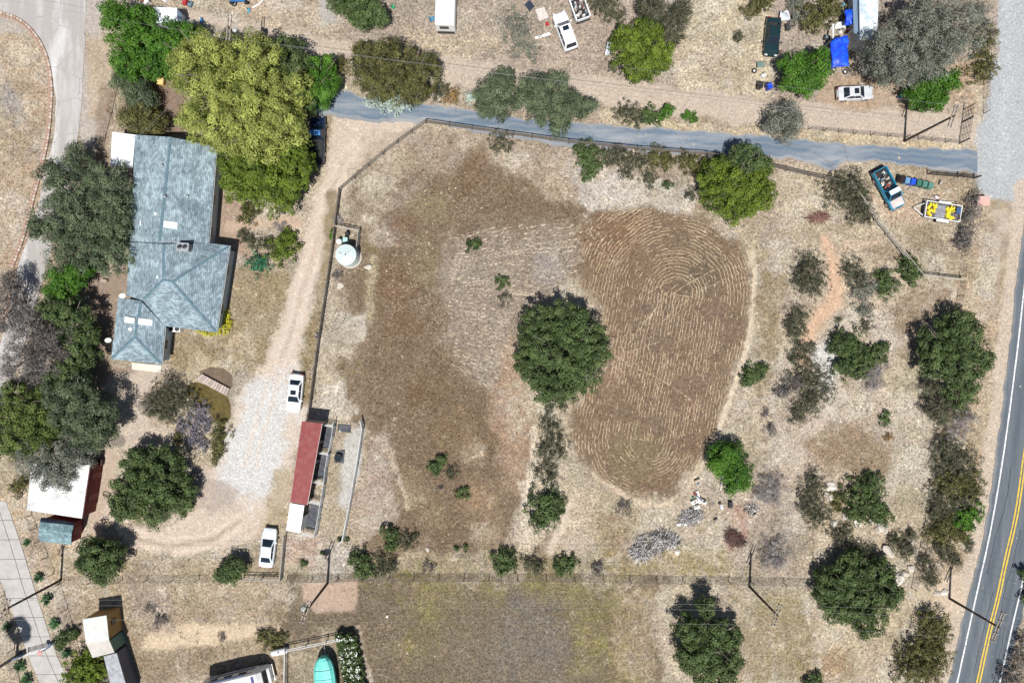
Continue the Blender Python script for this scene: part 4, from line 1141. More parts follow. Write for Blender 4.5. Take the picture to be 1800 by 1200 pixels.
SEED = [1000]
def plant(name, kind, label, cat, h, lobes, group=None, tall=None, base=None, dens_k=1.0, clump_k=1.0, flat=0.62, ragged=0.48):
    """lobes: (px, py, radius_px) as seen in the photograph; h: height of the top in metres"""
    SEED[0] += 1
    sd = SEED[0]
    rr = random.Random(sd)
    W_ = []
    rmax = max(l[2] for l in lobes)
    for l in lobes:
        px, py, rp = l[0], l[1], l[2]
        rq = l[3] if len(l) > 3 else rp
        top = h * (0.66 + 0.34 * (rp / rmax)) * rr.uniform(0.92, 1.0)
        if h <= 2.6:
            rp, rq = rp * 1.16, rq * 1.16
        rx = rp * PXM * (1 - top * .7 / H); ry = rq * PXM * (1 - top * .7 / H)
        rz = min(max(max(rx, ry) * 0.85, top * 0.46), top * flat)
        zc = top - rz
        w = P(px, py, zc + rz * 0.35)
        W_.append((w.x, w.y, zc, rx, ry, rz))
    A = sum(w[3] * w[4] for w in W_)
    bx = sum(w[0] * w[3] * w[4] for w in W_) / A
    by = sum(w[1] * w[3] * w[4] for w in W_) / A
    if base is not None:
        b_ = P(*base); bx, by = b_.x, b_.y
    gz = float(ground_z(np.array([bx / PXM + 900]), np.array([600 - by / PXM]))[0]) - 0.03
    root = thing(name, label, cat, (bx, by, gz), 0, group)
    if h <= 2.6:
        ragged, clump_k, dens_k = 0.95, clump_k * 0.8, dens_k * 0.9
    elif clump_k == 1.0:
        clump_k = 1.3 if kind in ('pepper', 'sage', 'grove', 'green') else 1.15
    V, T = crown_arrays(W_, kind, sd, dens_k, clump_k, ragged)
    tree = h > 2.6
    leaf_object('crown' if tree else 'foliage', V, T, LEAF[kind], root, (bx, by, gz))
    mb = MB()
    r0 = max(0.03, min(0.42, 0.055 * h)) if tree else 0.035
    fork = Vector((bx + rr.uniform(-.1, .1), by + rr.uniform(-.1, .1), max(0.25, min(w[2] for w in W_) * 0.55)))
    mb.tube((bx, by, gz - 0.05), fork, r0 * 1.15, r0 * 0.8, 7)
    for w in W_:
        tip = Vector((w[0], w[1], w[2] + w[5] * .25))
        mid = fork.lerp(tip, .55) + Vector((rr.uniform(-.2, .2), rr.uniform(-.2, .2), rr.uniform(0, .2))) * (w[3] * .3)
        mb.tube(fork, mid, r0 * .62, r0 * .4, 5)
        mb.tube(mid, tip, r0 * .4, r0 * .14, 5)
        if tree:
            for k in range(6):
                t2 = tip + Vector((rr.uniform(-1, 1) * w[3], rr.uniform(-1, 1) * w[4], rr.uniform(-.1, .9) * w[5])) * .85
                mb.tube(mid.lerp(tip, .5), t2, r0 * .2, r0 * .08, 4)
    mb.build('trunk' if tree else 'stem', BARK, root)
    return root

TREES = [
 # --- north-west corner and house
 ('street_tree', 'green', 'large bright green tree filling the corner by the concrete road, top left', 6.5, [(215, 45, 42), (262, 85, 55), (228, 108, 42), (305, 68, 38), (240, 25, 34), (200, 22, 26), (285, 105, 40), (330, 55, 22)]),
 ('garden_tree', 'grove', 'dark green tree below the bright corner tree, beside the drip stained verge', 4.0, [(235, 150, 34), (252, 168, 26), (205, 140, 22), (240, 185, 22)]),
 ('garden_tree', 'olive', 'olive green bushy tree touching the north end of the house roof', 3.8, [(252, 212, 34), (225, 205, 26), (270, 215, 24), (245, 195, 24)]),
 ('pepper_tree', 'pepper', 'huge yellow green pepper tree north east of the blue grey house roof', 10.5, [(370, 110, 62), (440, 108, 60), (330, 130, 38), (420, 180, 66), (360, 175, 52), (480, 185, 50), (495, 222, 42), (390, 225, 48), (450, 240, 54), (345, 215, 36), (520, 150, 26), (330, 105, 34)]),
 ('shade_tree', 'oak', 'very dark tree behind the pepper tree, at the top end of the asphalt driveway', 6.0, [(505, 95, 38), (485, 120, 36), (530, 120, 32), (500, 150, 36), (525, 175, 32)]),
 ('shade_tree', 'green', 'green tree at the blind end of the blue grey asphalt driveway', 5.0, [(562, 130, 34), (545, 160, 38), (570, 158, 26), (575, 110, 18)]),
 ('shade_tree', 'lime', 'dense bright green tree right of the house roof, south of the pepper tree', 6.5, [(445, 300, 58), (500, 290, 52), (420, 320, 40), (480, 335, 46), (512, 265, 36), (510, 325, 28), (535, 290, 16), (410, 280, 36)]),
 ('street_tree', 'grove', 'big grey green oak overhanging the left edge of the house roof', 6.5, [(125, 335, 52), (178, 330, 54), (95, 385, 48), (160, 395, 60), (205, 385, 36), (120, 445, 46), (185, 440, 48), (90, 310, 32), (70, 400, 26), (130, 275, 28)]),
 ('street_tree', 'green', 'lower bright green tree tucked under the big grey green oak', 4.6, [(105, 495, 34), (135, 480, 30), (88, 515, 18), (120, 520, 16)]),
 ('street_tree', 'purple', 'dark bare looking tree over the concrete road on the left edge', 5.0, [(8, 520, 36), (20, 495, 24), (5, 560, 30)]),
 ('grove_tree', 'purple', 'pinkish grey half bare tree left of the house, above the dark grove', 7.0, [(50, 590, 44), (95, 600, 38), (30, 640, 38), (75, 640, 42), (60, 565, 28)]),
 ('grove_tree', 'oak', 'very dark tree between the pinkish grey tree and the house corner', 6.0, [(120, 560, 40), (140, 620, 32), (110, 660, 36), (150, 590, 24), (90, 545, 30)]),
 ('grove_tree', 'grove', 'dark green tree with lilac edge over the path north of the white roofed shed', 7.0, [(120, 715, 48), (165, 720, 40), (150, 760, 42), (100, 690, 36), (175, 755, 28), (130, 680, 30)]),
 ('grove_tree', 'moss', 'mid green tree on the left edge between the grove and the concrete drive', 6.5, [(25, 740, 48), (60, 720, 44), (15, 775, 40), (60, 765, 44), (20, 700, 38), (95, 750, 30)]),
 ('grove_tree', 'sage', 'grey green tree overhanging the white flat roof of the shed', 6.2, [(60, 805, 44), (105, 795, 46), (90, 830, 34), (140, 800, 32), (110, 840, 26), (40, 790, 28)]),
 ('oak_tree', 'oak', 'round dark oak inside the turning circle of the dirt drive', 4.8, [(262, 850, 52), (225, 870, 42), (300, 860, 40), (265, 895, 38), (245, 815, 36), (290, 815, 34), (215, 895, 28), (315, 885, 26)]),
 ('garden_tree', 'oak', 'green conifer like tree below the barn roofed shed beside the wire fence', 5.0, [(175, 985, 40), (160, 965, 26), (192, 975, 26), (175, 1010, 24), (150, 990, 22)]),
 ('garden_tree', 'oak', 'small round dark tree on the wire fence left of the parked coupe', 2.9, [(402, 1003, 28), (388, 1010, 18), (416, 1000, 18)]),
 # --- along the driveway and north yards
 ('shade_tree', 'olive', 'wide brownish olive tree between dirt track and asphalt driveway', 6.0, [(650, 118, 42), (698, 110, 46), (738, 128, 38), (675, 95, 34), (720, 150, 32), (640, 95, 28), (690, 145, 36), (655, 150, 26), (752, 108, 20)]),
 ('shade_tree', 'oak', 'dark green tree cut by the top edge, left of the white camper trailer', 5.0, [(605, -5, 36), (640, 12, 34), (662, 25, 24), (630, 30, 22), (620, -30, 40)]),
 ('roadside_tree', 'grove', 'left one of two green trees leaning over the asphalt driveway', 5.0, [(868, 160, 34), (880, 185, 30), (855, 185, 22), (885, 140, 26), (845, 165, 16)]),
 ('roadside_tree', 'grove', 'bigger right one of two green trees leaning over the asphalt driveway', 5.5, [(945, 160, 40), (975, 155, 38), (965, 190, 40), (1005, 185, 30), (1035, 188, 20), (985, 215, 22), (925, 175, 26)]),
 ('yard_tree', 'lime', 'round bright lime green tree beside the white sport utility vehicle', 5.0, [(1108, 82, 38), (1150, 82, 38), (1130, 108, 36), (1135, 55, 30), (1100, 65, 26), (1160, 105, 24), (1120, 120, 22)]),
 ('yard_tree', 'scrub', 'dark grey green tree behind the lime green tree, at the top edge', 4.5, [(1155, 25, 30), (1190, 40, 28), (1175, 65, 24), (1140, 5, 28), (1200, 15, 22)]),
 ('yard_tree', 'green', 'round green tree left of the blue tarpaulin, above the dirt track', 5.0, [(1420, 118, 36), (1400, 130, 28), (1440, 125, 26), (1420, 145, 26), (1395, 105, 22), (1440, 100, 22)]),
 ('eucalyptus_tree', 'sage', 'largest grey leaved tree right of the mobile home, top right', 9.0, [(1560, 95, 40), (1600, 65, 50), (1650, 60, 46), (1600, 110, 44), (1650, 105, 38), (1690, 35, 40), (1635, 15, 40), (1545, 70, 28), (1700, 75, 28), (1570, 125, 26)]),
 ('yard_tree', 'green', 'bright green tree under the grey leaved tree next to a utility pole', 4.5, [(1640, 155, 36), (1618, 168, 26), (1668, 140, 26), (1650, 175, 20)]),
 ('roadside_tree', 'sage', 'grey blue tree on the strip between dirt track and asphalt driveway', 4.5, [(1378, 205, 30), (1400, 215, 24), (1362, 215, 22), (1385, 230, 22), (1395, 190, 20)]),
 ('paddock_tree', 'lime', 'broad yellow green tree on the driveway fence, with one dark side', 4.6, [(1285, 330, 52), (1320, 325, 46), (1265, 305, 36), (1300, 365, 32), (1335, 345, 32), (1250, 320, 26), (1335, 300, 28)]),
 ('paddock_tree', 'oak', 'dark green tree poking over the driveway behind the yellow green tree', 5.0, [(1315, 278, 28), (1340, 290, 22), (1295, 270, 16)]),
 ('oak_tree', 'oak', 'single large dark green oak standing in the middle of the paddock', 6.0, [(985, 612, 62), (945, 600, 44), (1028, 600, 44), (955, 650, 46), (1020, 655, 44), (985, 565, 42), (990, 685, 32), (925, 640, 28), (1050, 625, 28), (950, 565, 32), (1020, 560, 28), (960, 690, 24)]),
 ('roadside_tree', 'oak', 'tall dark tree on the wire fence beside the highway, nearest to it', 5.0, [(1660, 605, 42), (1700, 590, 38), (1690, 645, 44), (1725, 635, 30), (1695, 685, 34), (1650, 640, 32), (1690, 565, 28), (1640, 625, 22)]),
 ('roadside_tree', 'scrub', 'smaller dark tree directly below the tall highway tree', 3.0, [(1650, 715, 26), (1680, 715, 26), (1695, 700, 20), (1655, 735, 18), (1640, 685, 18)]),
 ('oak_tree', 'oak', 'wide dark round oak at the east end of the wire fence', 4.4, [(1500, 1040, 54), (1548, 1052, 42), (1468, 1030, 38), (1520, 1085, 42), (1475, 1070, 34), (1545, 1010, 34), (1500, 1000, 34), (1450, 1050, 22), (1570, 1045, 22)]),
 ('field_tree', 'oak', 'leaning dark green tree standing south of the wire fence, bottom right of centre', 5.0, [(1215, 1110, 32), (1255, 1120, 40), (1235, 1155, 42), (1280, 1165, 34), (1245, 1068, 22), (1260, 1190, 40), (1210, 1150, 26), (1285, 1120, 22)]),
 ('orchard_tree', 'green', 'round dark green tree with white poles beside the tilled oval', 3.6, [(1278, 805, 36), (1300, 830, 26), (1262, 820, 22), (1310, 845, 22), (1290, 855, 18)]),
]
for t in TREES:
    plant(t[0], t[1], t[2], 'tree', t[3], t[4])
SHRUBS = [
 # (name, kind, label, height, lobes[, options])
 ('agave_bush', 'pale', 'pale silvery spiky bush spilling onto the driveway below the olive tree', 1.6, [(690, 165, 20), (670, 175, 18), (700, 180, 18), (650, 178, 12), (685, 188, 12)]),
 ('shrub', 'scrub', 'dull green shrub at the right end of the wide olive tree', 1.3, [(765, 160, 16), (780, 158, 12)]),
 ('shrub', 'rust', 'small rusty brown shrub between olive tree and driveway trees', 1.0, [(792, 167, 14)]),
 ('agave_bush', 'pale', 'small silvery rosette at the left foot of the driveway trees', 0.9, [(827, 172, 10)]),
 ('shrub', 'olive', 'yellow tipped shrub at the west side of the wide olive tree', 1.2, [(592, 118, 13), (600, 105, 8)]),
 ('shrub', 'scrub', 'round dark shrub just below the driveway rail fence, west end', 1.2, [(880, 250, 19)]),
 ('hedge_shrub', 'scrub', 'left and largest shrub of the low row between track and driveway', 1.4, [(1098, 195, 16), (1118, 202, 17)]),
 ('hedge_shrub', 'oak', 'middle shrub of the low row between track and driveway', 1.2, [(1145, 206, 17), (1135, 200, 10)]),
 ('hedge_shrub', 'green', 'right shrub of the low row between track and driveway', 1.3, [(1172, 198, 14)]),
 ('shrub', 'green', 'lone little green shrub right of the low row beside the driveway', 0.9, [(1213, 203, 11)]),
 ('shrub', 'sage', 'loose grey shrub left of the white sport utility vehicle', 1.8, [(915, 60, 28), (925, 85, 20), (900, 40, 22)]),
 ('shrub', 'scrub', 'dark shrub cut by the top edge right of the white loaded pickup', 1.6, [(1065, 12, 22), (1085, 25, 14), (1050, 0, 18)]),
 ('shrub', 'scrub', 'small grey weed bush below left of the lime green tree', 0.9, [(1078, 115, 14)]),
 ('shrub', 'olive', 'green shrub cut by the top edge above the dark sedan', 1.5, [(1330, 12, 20), (1345, 0, 14)]),
 ('shrub', 'scrub', 'tiny dark bush in the pale yard left of the dark sedan', 0.8, [(1298, 64, 11)]),
 ('shrub', 'sage', 'grey dry shrub right of the dark sedan, against the top edge', 1.6, [(1405, 20, 20), (1395, 5, 14)]),
 ('shrub', 'olive', 'olive green shrub left of the mobile home, against the top edge', 2.0, [(1440, 18, 30), (1465, 10, 24), (1430, 35, 16)]),
 ('roadside_shrub', 'olive', 'upper olive shrub beside the pale gravel road, top right', 1.8, [(1733, 78, 20, 28)]),
 ('roadside_shrub', 'olive', 'lower olive shrub beside the pale gravel road, top right', 1.9, [(1732, 120, 22, 24)]),
 ('roadside_shrub', 'sage', 'yellowish grey shrub by the top edge next to the gravel road', 1.6, [(1718, 20, 26), (1735, 45, 14)]),
 ('shrub', 'oak', 'leftmost dark shrub of the scrub row below the driveway fence', 1.4, [(1035, 272, 22), (1020, 262, 10), (1042, 288, 14)]),
 ('shrub', 'scrub', 'second dark shrub of the scrub row below the driveway fence', 1.3, [(1072, 275, 20), (1090, 270, 16)]),
 ('shrub', 'scrub', 'third grey green shrub of the scrub row below the driveway fence', 1.2, [(1112, 278, 18), (1128, 285, 14)]),
 ('shrub', 'olive', 'fourth olive shrub of the scrub row below the driveway fence', 1.3, [(1155, 278, 20), (1175, 282, 14)]),
 ('shrub', 'olive', 'last shrub of the scrub row, touching the yellow green tree', 1.3, [(1205, 285, 18), (1225, 290, 14)]),
 ('shrub', 'oak', 'small dark bush under the left of the scrub row', 0.9, [(1036, 306, 13)]),
 ('shrub', 'scrub', 'small bush under the middle of the scrub row', 0.8, [(1100, 305, 12)]),
 ('shrub', 'scrub', 'larger bush under the middle right of the scrub row', 0.9, [(1142, 312, 15)]),
 ('shrub', 'oak', 'tiny round dark bush right of the bushes under the scrub row', 0.6, [(1173, 325, 9)]),
 ('shrub', 'scrub', 'small dark shrub at the left foot of the yellow green tree', 0.9, [(1215, 340, 12)]),
 ('shrub', 'oak', 'small round dark bush alone on the west paddock slope', 0.9, [(832, 432, 12)]),
 ('shrub', 'oak', 'thin dark bush northwest of the large paddock oak', 0.9, [(882, 495, 11, 13)]),
 ('shrub', 'scrub', 'sparse grey bush just below the thin dark bush near the paddock oak', 0.7, [(885, 525, 12, 15)], dict(dens_k=0.5)),
 ('garden_shrub', 'olive', 'round shrub at the foot of the dense green tree beside the house', 1.3, [(435, 378, 17), (432, 362, 10)]),
 ('garden_shrub', 'scrub', 'greyish garden shrub left of the garden path by the drive', 1.2, [(436, 425, 16), (425, 412, 10)]),
 ('garden_shrub', 'scrub', 'grey twiggy shrub between two rounder garden shrubs by the drive', 1.1, [(468, 430, 13)]),
 ('garden_shrub', 'lime', 'round yellow green garden shrub at the edge of the dirt drive', 1.6, [(497, 438, 25), (505, 420, 16)]),
 ('garden_shrub', 'teal', 'round blue green garden bush right of the house', 1.2, [(450, 463, 21)]),
 ('garden_shrub', 'dead', 'thin grey bush at the drive end of the garden path', 0.8, [(492, 398, 10)]),
 ('garden_shrub', 'yellow', 'yellow flowering hedge round the south east corner of the house', 0.8, [(398, 553, 8), (399, 566, 8), (395, 576, 9), (383, 582, 7), (371, 584, 6), (358, 584, 6), (348, 582, 4)]),
 ('garden_shrub', 'scrub', 'dark spiky shrub at the west end of the wooden foot bridge', 1.8, [(285, 705, 28), (310, 690, 24), (325, 705, 20), (270, 715, 18), (295, 725, 16)]),
 ('garden_shrub', 'purple', 'thin bare branches above the dark spiky shrub by the pond', 1.6, [(295, 665, 16), (305, 680, 14), (250, 710, 14)], dict(dens_k=0.4)),
 ('garden_shrub', 'lilac', 'lilac flowering shrub at the edge of the pond', 1.1, [(350, 725, 18), (335, 745, 18), (358, 748, 14), (318, 748, 12)]),
 ('garden_shrub', 'lilac', 'pale lilac flowering shrub below the pond, by the gravel', 0.9, [(345, 770, 16), (355, 785, 12), (335, 778, 10)]),
 ('garden_shrub', 'olive', 'tall olive green hedge bush right of the lilac shrubs', 1.2, [(385, 760, 17, 20), (382, 785, 13, 20), (378, 805, 9, 12)]),
 ('garden_shrub', 'olive', 'small olive bush left of the pale lilac shrub', 0.9, [(310, 765, 9), (312, 780, 6)]),
 ('shrub', 'olive', 'dry bush at the left wall of the white roofed shed', 1.2, [(30, 855, 16), (42, 845, 10)]),
 ('shrub', 'scrub', 'dark shrub right of the yellow green tree in front of the blue pickup', 2.0, [(1478, 332, 28), (1500, 325, 24), (1515, 345, 20)]),
 ('shrub', 'scrub', 'grey green shrub crossed by the rail fence below the blue pickup', 1.6, [(1508, 365, 24), (1525, 375, 16)]),
 ('shrub', 'scrub', 'large oval dark shrub left of the orange footpath', 2.0, [(1425, 470, 26), (1430, 498, 25), (1412, 485, 18)]),
 ('shrub', 'scrub', 'dark shrub below the large oval one, left of the orange footpath', 1.5, [(1402, 555, 20), (1400, 585, 17), (1390, 570, 12)]),
 ('shrub', 'scrub', 'dark shrub right of the orange footpath, upper one', 1.4, [(1498, 475, 20), (1515, 490, 16)]),
 ('shrub', 'sage', 'grey shrub joined below the dark one right of the orange footpath', 1.3, [(1515, 515, 20), (1530, 500, 16), (1523, 545, 16)]),
 ('shrub', 'oak', 'round dark shrub at the right end of the footpath scrub', 1.5, [(1560, 500, 20), (1550, 485, 12)]),
 ('shrub', 'oak', 'dark shrub under the corner of the rail fence near the highway', 1.5, [(1598, 470, 17), (1605, 485, 14), (1600, 455, 10)]),
 ('shrub', 'scrub', 'little grey weed bush below the footpath scrub', 0.7, [(1525, 572, 12), (1475, 562, 7)]),
 ('shrub', 'oak', 'round dark shrub right of the white ash patch', 2.2, [(1500, 612, 30), (1490, 640, 24), (1515, 640, 22), (1480, 605, 18)]),
 ('shrub', 'oak', 'small dark shrub touching the right side of the ash patch shrub', 1.4, [(1545, 622, 16), (1555, 610, 10)]),
 ('dead_bush', 'dead', 'grey leafless bush below the shrubs right of the ash patch', 1.2, [(1540, 655, 20), (1535, 675, 14)]),
 ('shrub', 'scrub', 'dark shrub above left of the white ash patch', 1.3, [(1408, 620, 18), (1425, 612, 12), (1395, 632, 10)]),
 ('shrub', 'scrub', 'long dark shrub below left of the white ash patch', 1.7, [(1425, 660, 26), (1440, 685, 25), (1425, 708, 24), (1405, 728, 17)]),
 ('shrub', 'purple', 'brownish grey shrub left of the long dark shrub by the ash', 1.4, [(1385, 675, 20), (1375, 690, 14), (1405, 670, 12)]),
 ('shrub', 'oak', 'dark shrub at the right rim of the tilled oval', 1.3, [(1322, 660, 18), (1340, 650, 12), (1315, 672, 10)]),
 ('shrub', 'purple', 'small brown bush between the tilled oval and the ash patch', 0.8, [(1358, 755, 12), (1345, 725, 8)]),
 ('shrub', 'oak', 'dark narrow bush alone on the pale eastern slope', 0.8, [(1557, 735, 10, 12)]),
 ('shrub', 'rust', 'brown tuft below the narrow bush on the eastern slope', 0.5, [(1562, 768, 9, 7)]),
 ('shrub', 'scrub', 'dark shrub left of the boulders in the south east corner', 2.0, [(1432, 850, 20), (1430, 880, 22), (1440, 910, 20), (1420, 895, 14)]),
 ('shrub', 'oak', 'large dark shrub right of the boulders in the south east corner', 2.0, [(1515, 870, 26), (1540, 850, 18), (1535, 890, 24), (1505, 900, 20), (1555, 905, 16)]),
 ('shrub', 'olive', 'small olive shrub between the boulders', 1.0, [(1475, 875, 12), (1468, 890, 10)]),
 ('shrub', 'scrub', 'shrub below the boulders, above the wide round oak', 1.3, [(1478, 942, 18), (1490, 935, 12)]),
 ('shrub', 'scrub', 'grey green shrub beside the wire fence above the sandy corner', 1.4, [(1590, 955, 18), (1598, 970, 14), (1570, 950, 10), (1605, 940, 10)]),
 ('shrub', 'scrub', 'dry shrub touching the top of the wide round oak', 1.3, [(1520, 975, 20), (1505, 968, 14), (1535, 985, 12)]),
 ('dead_bush', 'dead', 'bare grey shrub right of the debris yard, against the wire fence pole', 1.3, [(1365, 965, 22), (1355, 985, 16), (1370, 990, 12)]),
 ('dead_bush', 'dead', 'grey dry brush right of the round dark green tree with poles', 1.0, [(1350, 850, 22), (1362, 870, 18), (1335, 870, 14)]),
 ('roadside_shrub', 'dead', 'bare grey branches in the verge below the tall highway trees', 1.5, [(1690, 745, 22), (1675, 765, 20), (1705, 735, 14)], dict(dens_k=0.7)),
 ('roadside_shrub', 'scrub', 'grey green verge shrub below the bare grey branches', 1.8, [(1672, 800, 28), (1692, 815, 28), (1660, 780, 18), (1665, 825, 22)]),
 ('roadside_shrub', 'olive', 'yellow green verge shrub in the middle of the highway hedge', 1.7, [(1702, 842, 24), (1680, 855, 26), (1715, 862, 18), (1660, 850, 16)]),
 ('roadside_shrub', 'scrub', 'dark verge shrub below the yellow green one in the highway hedge', 1.7, [(1662, 880, 28), (1690, 885, 24), (1650, 905, 20)]),
 ('roadside_shrub', 'green', 'brighter green verge shrub at the road side of the highway hedge', 1.5, [(1710, 905, 20), (1695, 920, 20)]),
 ('roadside_shrub', 'olive', 'rusty olive verge shrub at the lower end of the highway hedge', 1.4, [(1665, 925, 28), (1648, 938, 20), (1685, 940, 20)]),
 ('roadside_shrub', 'scrub', 'narrow shrub standing by the asphalt above the sandy corner', 1.1, [(1705, 960, 8, 14)]),
 ('roadside_shrub', 'scrub', 'dry verge shrub left of the sandy corner by the utility pole', 1.2, [(1635, 1000, 18), (1640, 1020, 14), (1625, 985, 10)]),
 ('roadside_shrub', 'scrub', 'grey shrub above the crossarm shadow near the highway', 1.1, [(1665, 975, 18), (1680, 985, 14), (1650, 960, 12)]),
 ('roadside_shrub', 'olive', 'dark bush below the sandy corner at the highway edge', 2.0, [(1645, 1100, 24), (1630, 1085, 14), (1655, 1115, 18)]),
 ('roadside_shrub', 'olive', 'large brown green bush on the highway edge at the bottom', 2.4, [(1625, 1150, 30), (1645, 1145, 26), (1600, 1175, 26), (1635, 1180, 28)]),
 ('roadside_shrub', 'purple', 'dark shrub on the far side of the highway, bottom right corner', 2.2, [(1798, 1160, 16), (1785, 1185, 20), (1805, 1130, 16), (1775, 1200, 16)]),
 ('roadside_shrub', 'oak', 'dark shrub on the far side of the highway at the right edge', 1.8, [(1808, 1010, 12), (1812, 1050, 14)]),
 ('shrub', 'scrub', 'top bush of the chain of bushes south of the paddock oak', 1.0, [(965, 745, 17, 20)]),
 ('shrub', 'scrub', 'second bush of the chain of bushes south of the paddock oak', 1.2, [(975, 772, 20), (958, 787, 18), (982, 795, 14)]),
 ('shrub', 'scrub', 'third bush of the chain of bushes south of the paddock oak', 1.1, [(958, 823, 20), (970, 838, 14)]),
 ('shrub', 'oak', 'biggest and lowest bush of the chain south of the paddock oak', 1.7, [(955, 885, 26), (972, 880, 18), (955, 912, 22), (975, 900, 16)]),
 ('shrub', 'scrub', 'low bush right below the trunk side of the paddock oak', 0.8, [(990, 715, 9), (965, 718, 8)]),
 ('shrub', 'purple', 'small dark bush on the bottom rim of the tilled oval', 0.9, [(1100, 890, 14)]),
 ('shrub', 'oak', 'dark bush alone on the brown paddock, upper one of three', 1.0, [(768, 818, 14), (778, 808, 10), (760, 825, 8)]),
 ('shrub', 'scrub', 'dark bush alone on the brown paddock, middle one of three', 0.8, [(793, 832, 12)]),
 ('shrub', 'oak', 'dark bush alone on the brown paddock, lower right one of three', 0.8, [(812, 866, 12)]),
 ('shrub', 'purple', 'tiny brown tuft below the three dark paddock bushes', 0.4, [(773, 857, 5)]),
 ('shrub', 'oak', 'dark spreading bush north of the fence line, left of its grey twin', 1.3, [(685, 940, 15), (690, 958, 13)]),
 ('shrub', 'scrub', 'grey twin bush right of the dark spreading bush by the fence', 1.2, [(715, 950, 16), (728, 945, 8)]),
 ('shrub', 'oak', 'yellow sided dark bush on the wire fence right of the pole shadow', 1.6, [(635, 990, 20), (640, 1008, 14), (622, 985, 10)]),
 ('shrub', 'scrub', 'dark grey bush next to the yellow sided bush on the wire fence', 1.5, [(675, 992, 18), (668, 1005, 12), (690, 998, 9)]),
 ('shrub', 'purple', 'small dry brown bush on the wire fence, left part of the line', 0.8, [(752, 998, 12)]),
 ('shrub', 'oak', 'dark bush on the wire fence straight below the west paddock', 1.5, [(885, 980, 18), (880, 998, 14), (895, 995, 12)]),
 ('shrub', 'scrub', 'grey green bush on the wire fence, second of the row of four', 1.2, [(938, 990, 18), (945, 1000, 12)]),
 ('shrub', 'oak', 'green bush on the wire fence, third of the row of four', 1.2, [(992, 995, 18), (1005, 990, 12), (980, 1000, 9)]),
 ('shrub', 'purple', 'greyish bush on the wire fence, last of the row of four', 1.0, [(1050, 1000, 15)]),
 ('shrub', 'oak', 'tiny pair of dark bushes in the bare south paddock', 0.5, [(803, 963, 5, 7), (819, 962, 5, 8)]),
 ('shrub', 'oak', 'tiny dark bush in the corral lane below the barn', 0.5, [(533, 991, 7)]),
 ('shrub', 'oak', 'tiny bush at the end of the pale corral rail', 0.4, [(608, 949, 5), (596, 949, 4)]),
 ('shrub', 'oak', 'tiny dark weed next to the transformer shadow', 0.4, [(566, 973, 4)]),
 ('shrub', 'oak', 'dark bush at the bottom edge in the south east field', 1.2, [(1438, 1195, 12), (1420, 1200, 8)]),
 ('shrub', 'olive', 'olive bush beside the white propane tank', 1.0, [(478, 1128, 16), (462, 1120, 14), (495, 1120, 10)]),
 ('shrub', 'lime', 'bright green bush left of the long grey roof, bottom left', 2.4, [(150, 1168, 26), (135, 1185, 22), (168, 1185, 20), (150, 1200, 20)]),
 ('shrub', 'sage', 'dry pale bush below the bright green bush, bottom left', 1.0, [(182, 1195, 12)]),
 ('shrub', 'oak', 'dark bush at the right post of the driveway gate, bottom left', 1.5, [(112, 1125, 15), (125, 1115, 11), (105, 1135, 10)]),
 ('shrub', 'purple', 'low brown bushes in the yard left of the sand strip', 0.6, [(280, 1090, 14), (265, 1070, 10)]),
 ('shrub', 'purple', 'small brown bush in the sand strip', 0.5, [(390, 1118, 9)]),
 ('shrub', 'dead', 'dry grey weed by the water tank fence', 0.5, [(592, 385, 9)]),
 ('shrub', 'purple', 'dark dry bush below the water tank', 0.7, [(590, 482, 9)]),
 ('shrub', 'green', 'small green weed west of the water tank fence', 0.5, [(583, 412, 5, 8)]),
]
for t in SHRUBS:
    opt = t[5] if len(t) > 5 else {}
    plant(t[0], t[1], t[2], 'bush' if 'hedge' not in t[0] else 'shrub', t[3], t[4], **opt)

# clipped hedge with white flowers, bottom
def clipped_hedge():
    root = thing('flowering_hedge', 'clipped dark green hedge with white flowers beside the turquoise boat cover', 'hedge', P(612, 1165))
    lob = []
    for k in range(9):
        px, py = 607 + k * 2.4, 1122 + k * 13
        for dx in (-11, 0, 11):
            w = P(px + dx, py, 1.2)
            lob.append((w.x, w.y, 0.75, 0.72, 0.72, 0.85))
    V, T = crown_arrays(lob, 'oak', 77, 1.0, 0.6)
    b = np.array(root.location)
    leaf_object('foliage', V, T, LEAF['oak'], root, b)
    r = np.random.default_rng(5)
    pts = V.reshape(-1, 4, 3).mean(1)
    pts = pts[(pts[:, 2] > 1.35)]
    pts = pts[r.choice(len(pts), 260, replace=False)]
    pts[:, 2] += 0.06
    q = np.array([(-1, 0, 0), (0, 1, 0), (1, 0, 0), (0, -1, 0)]) * 0.07
    fl = pts[:, None, :] + q[None] * r.uniform(.6, 1.4, (len(pts), 1, 1)) + r.normal(0, .015, (len(pts), 4, 3))
    o = leaf_object('blossom', fl, r.random(len(pts)), leafmat('white_blossom', (0.6, 0.6, 0.55), (0.8, 0.8, 0.76), 0.1), root, b)
    o['kind'] = 'stuff'
    mb = MB()
    for k in range(9):
        w = P(607 + k * 2.4, 1122 + k * 13)
        mb.tube((w.x, w.y, -.05), (w.x, w.y, 0.9), 0.05, 0.03, 5)
    mb.build('stem', BARK, root)
clipped_hedge()

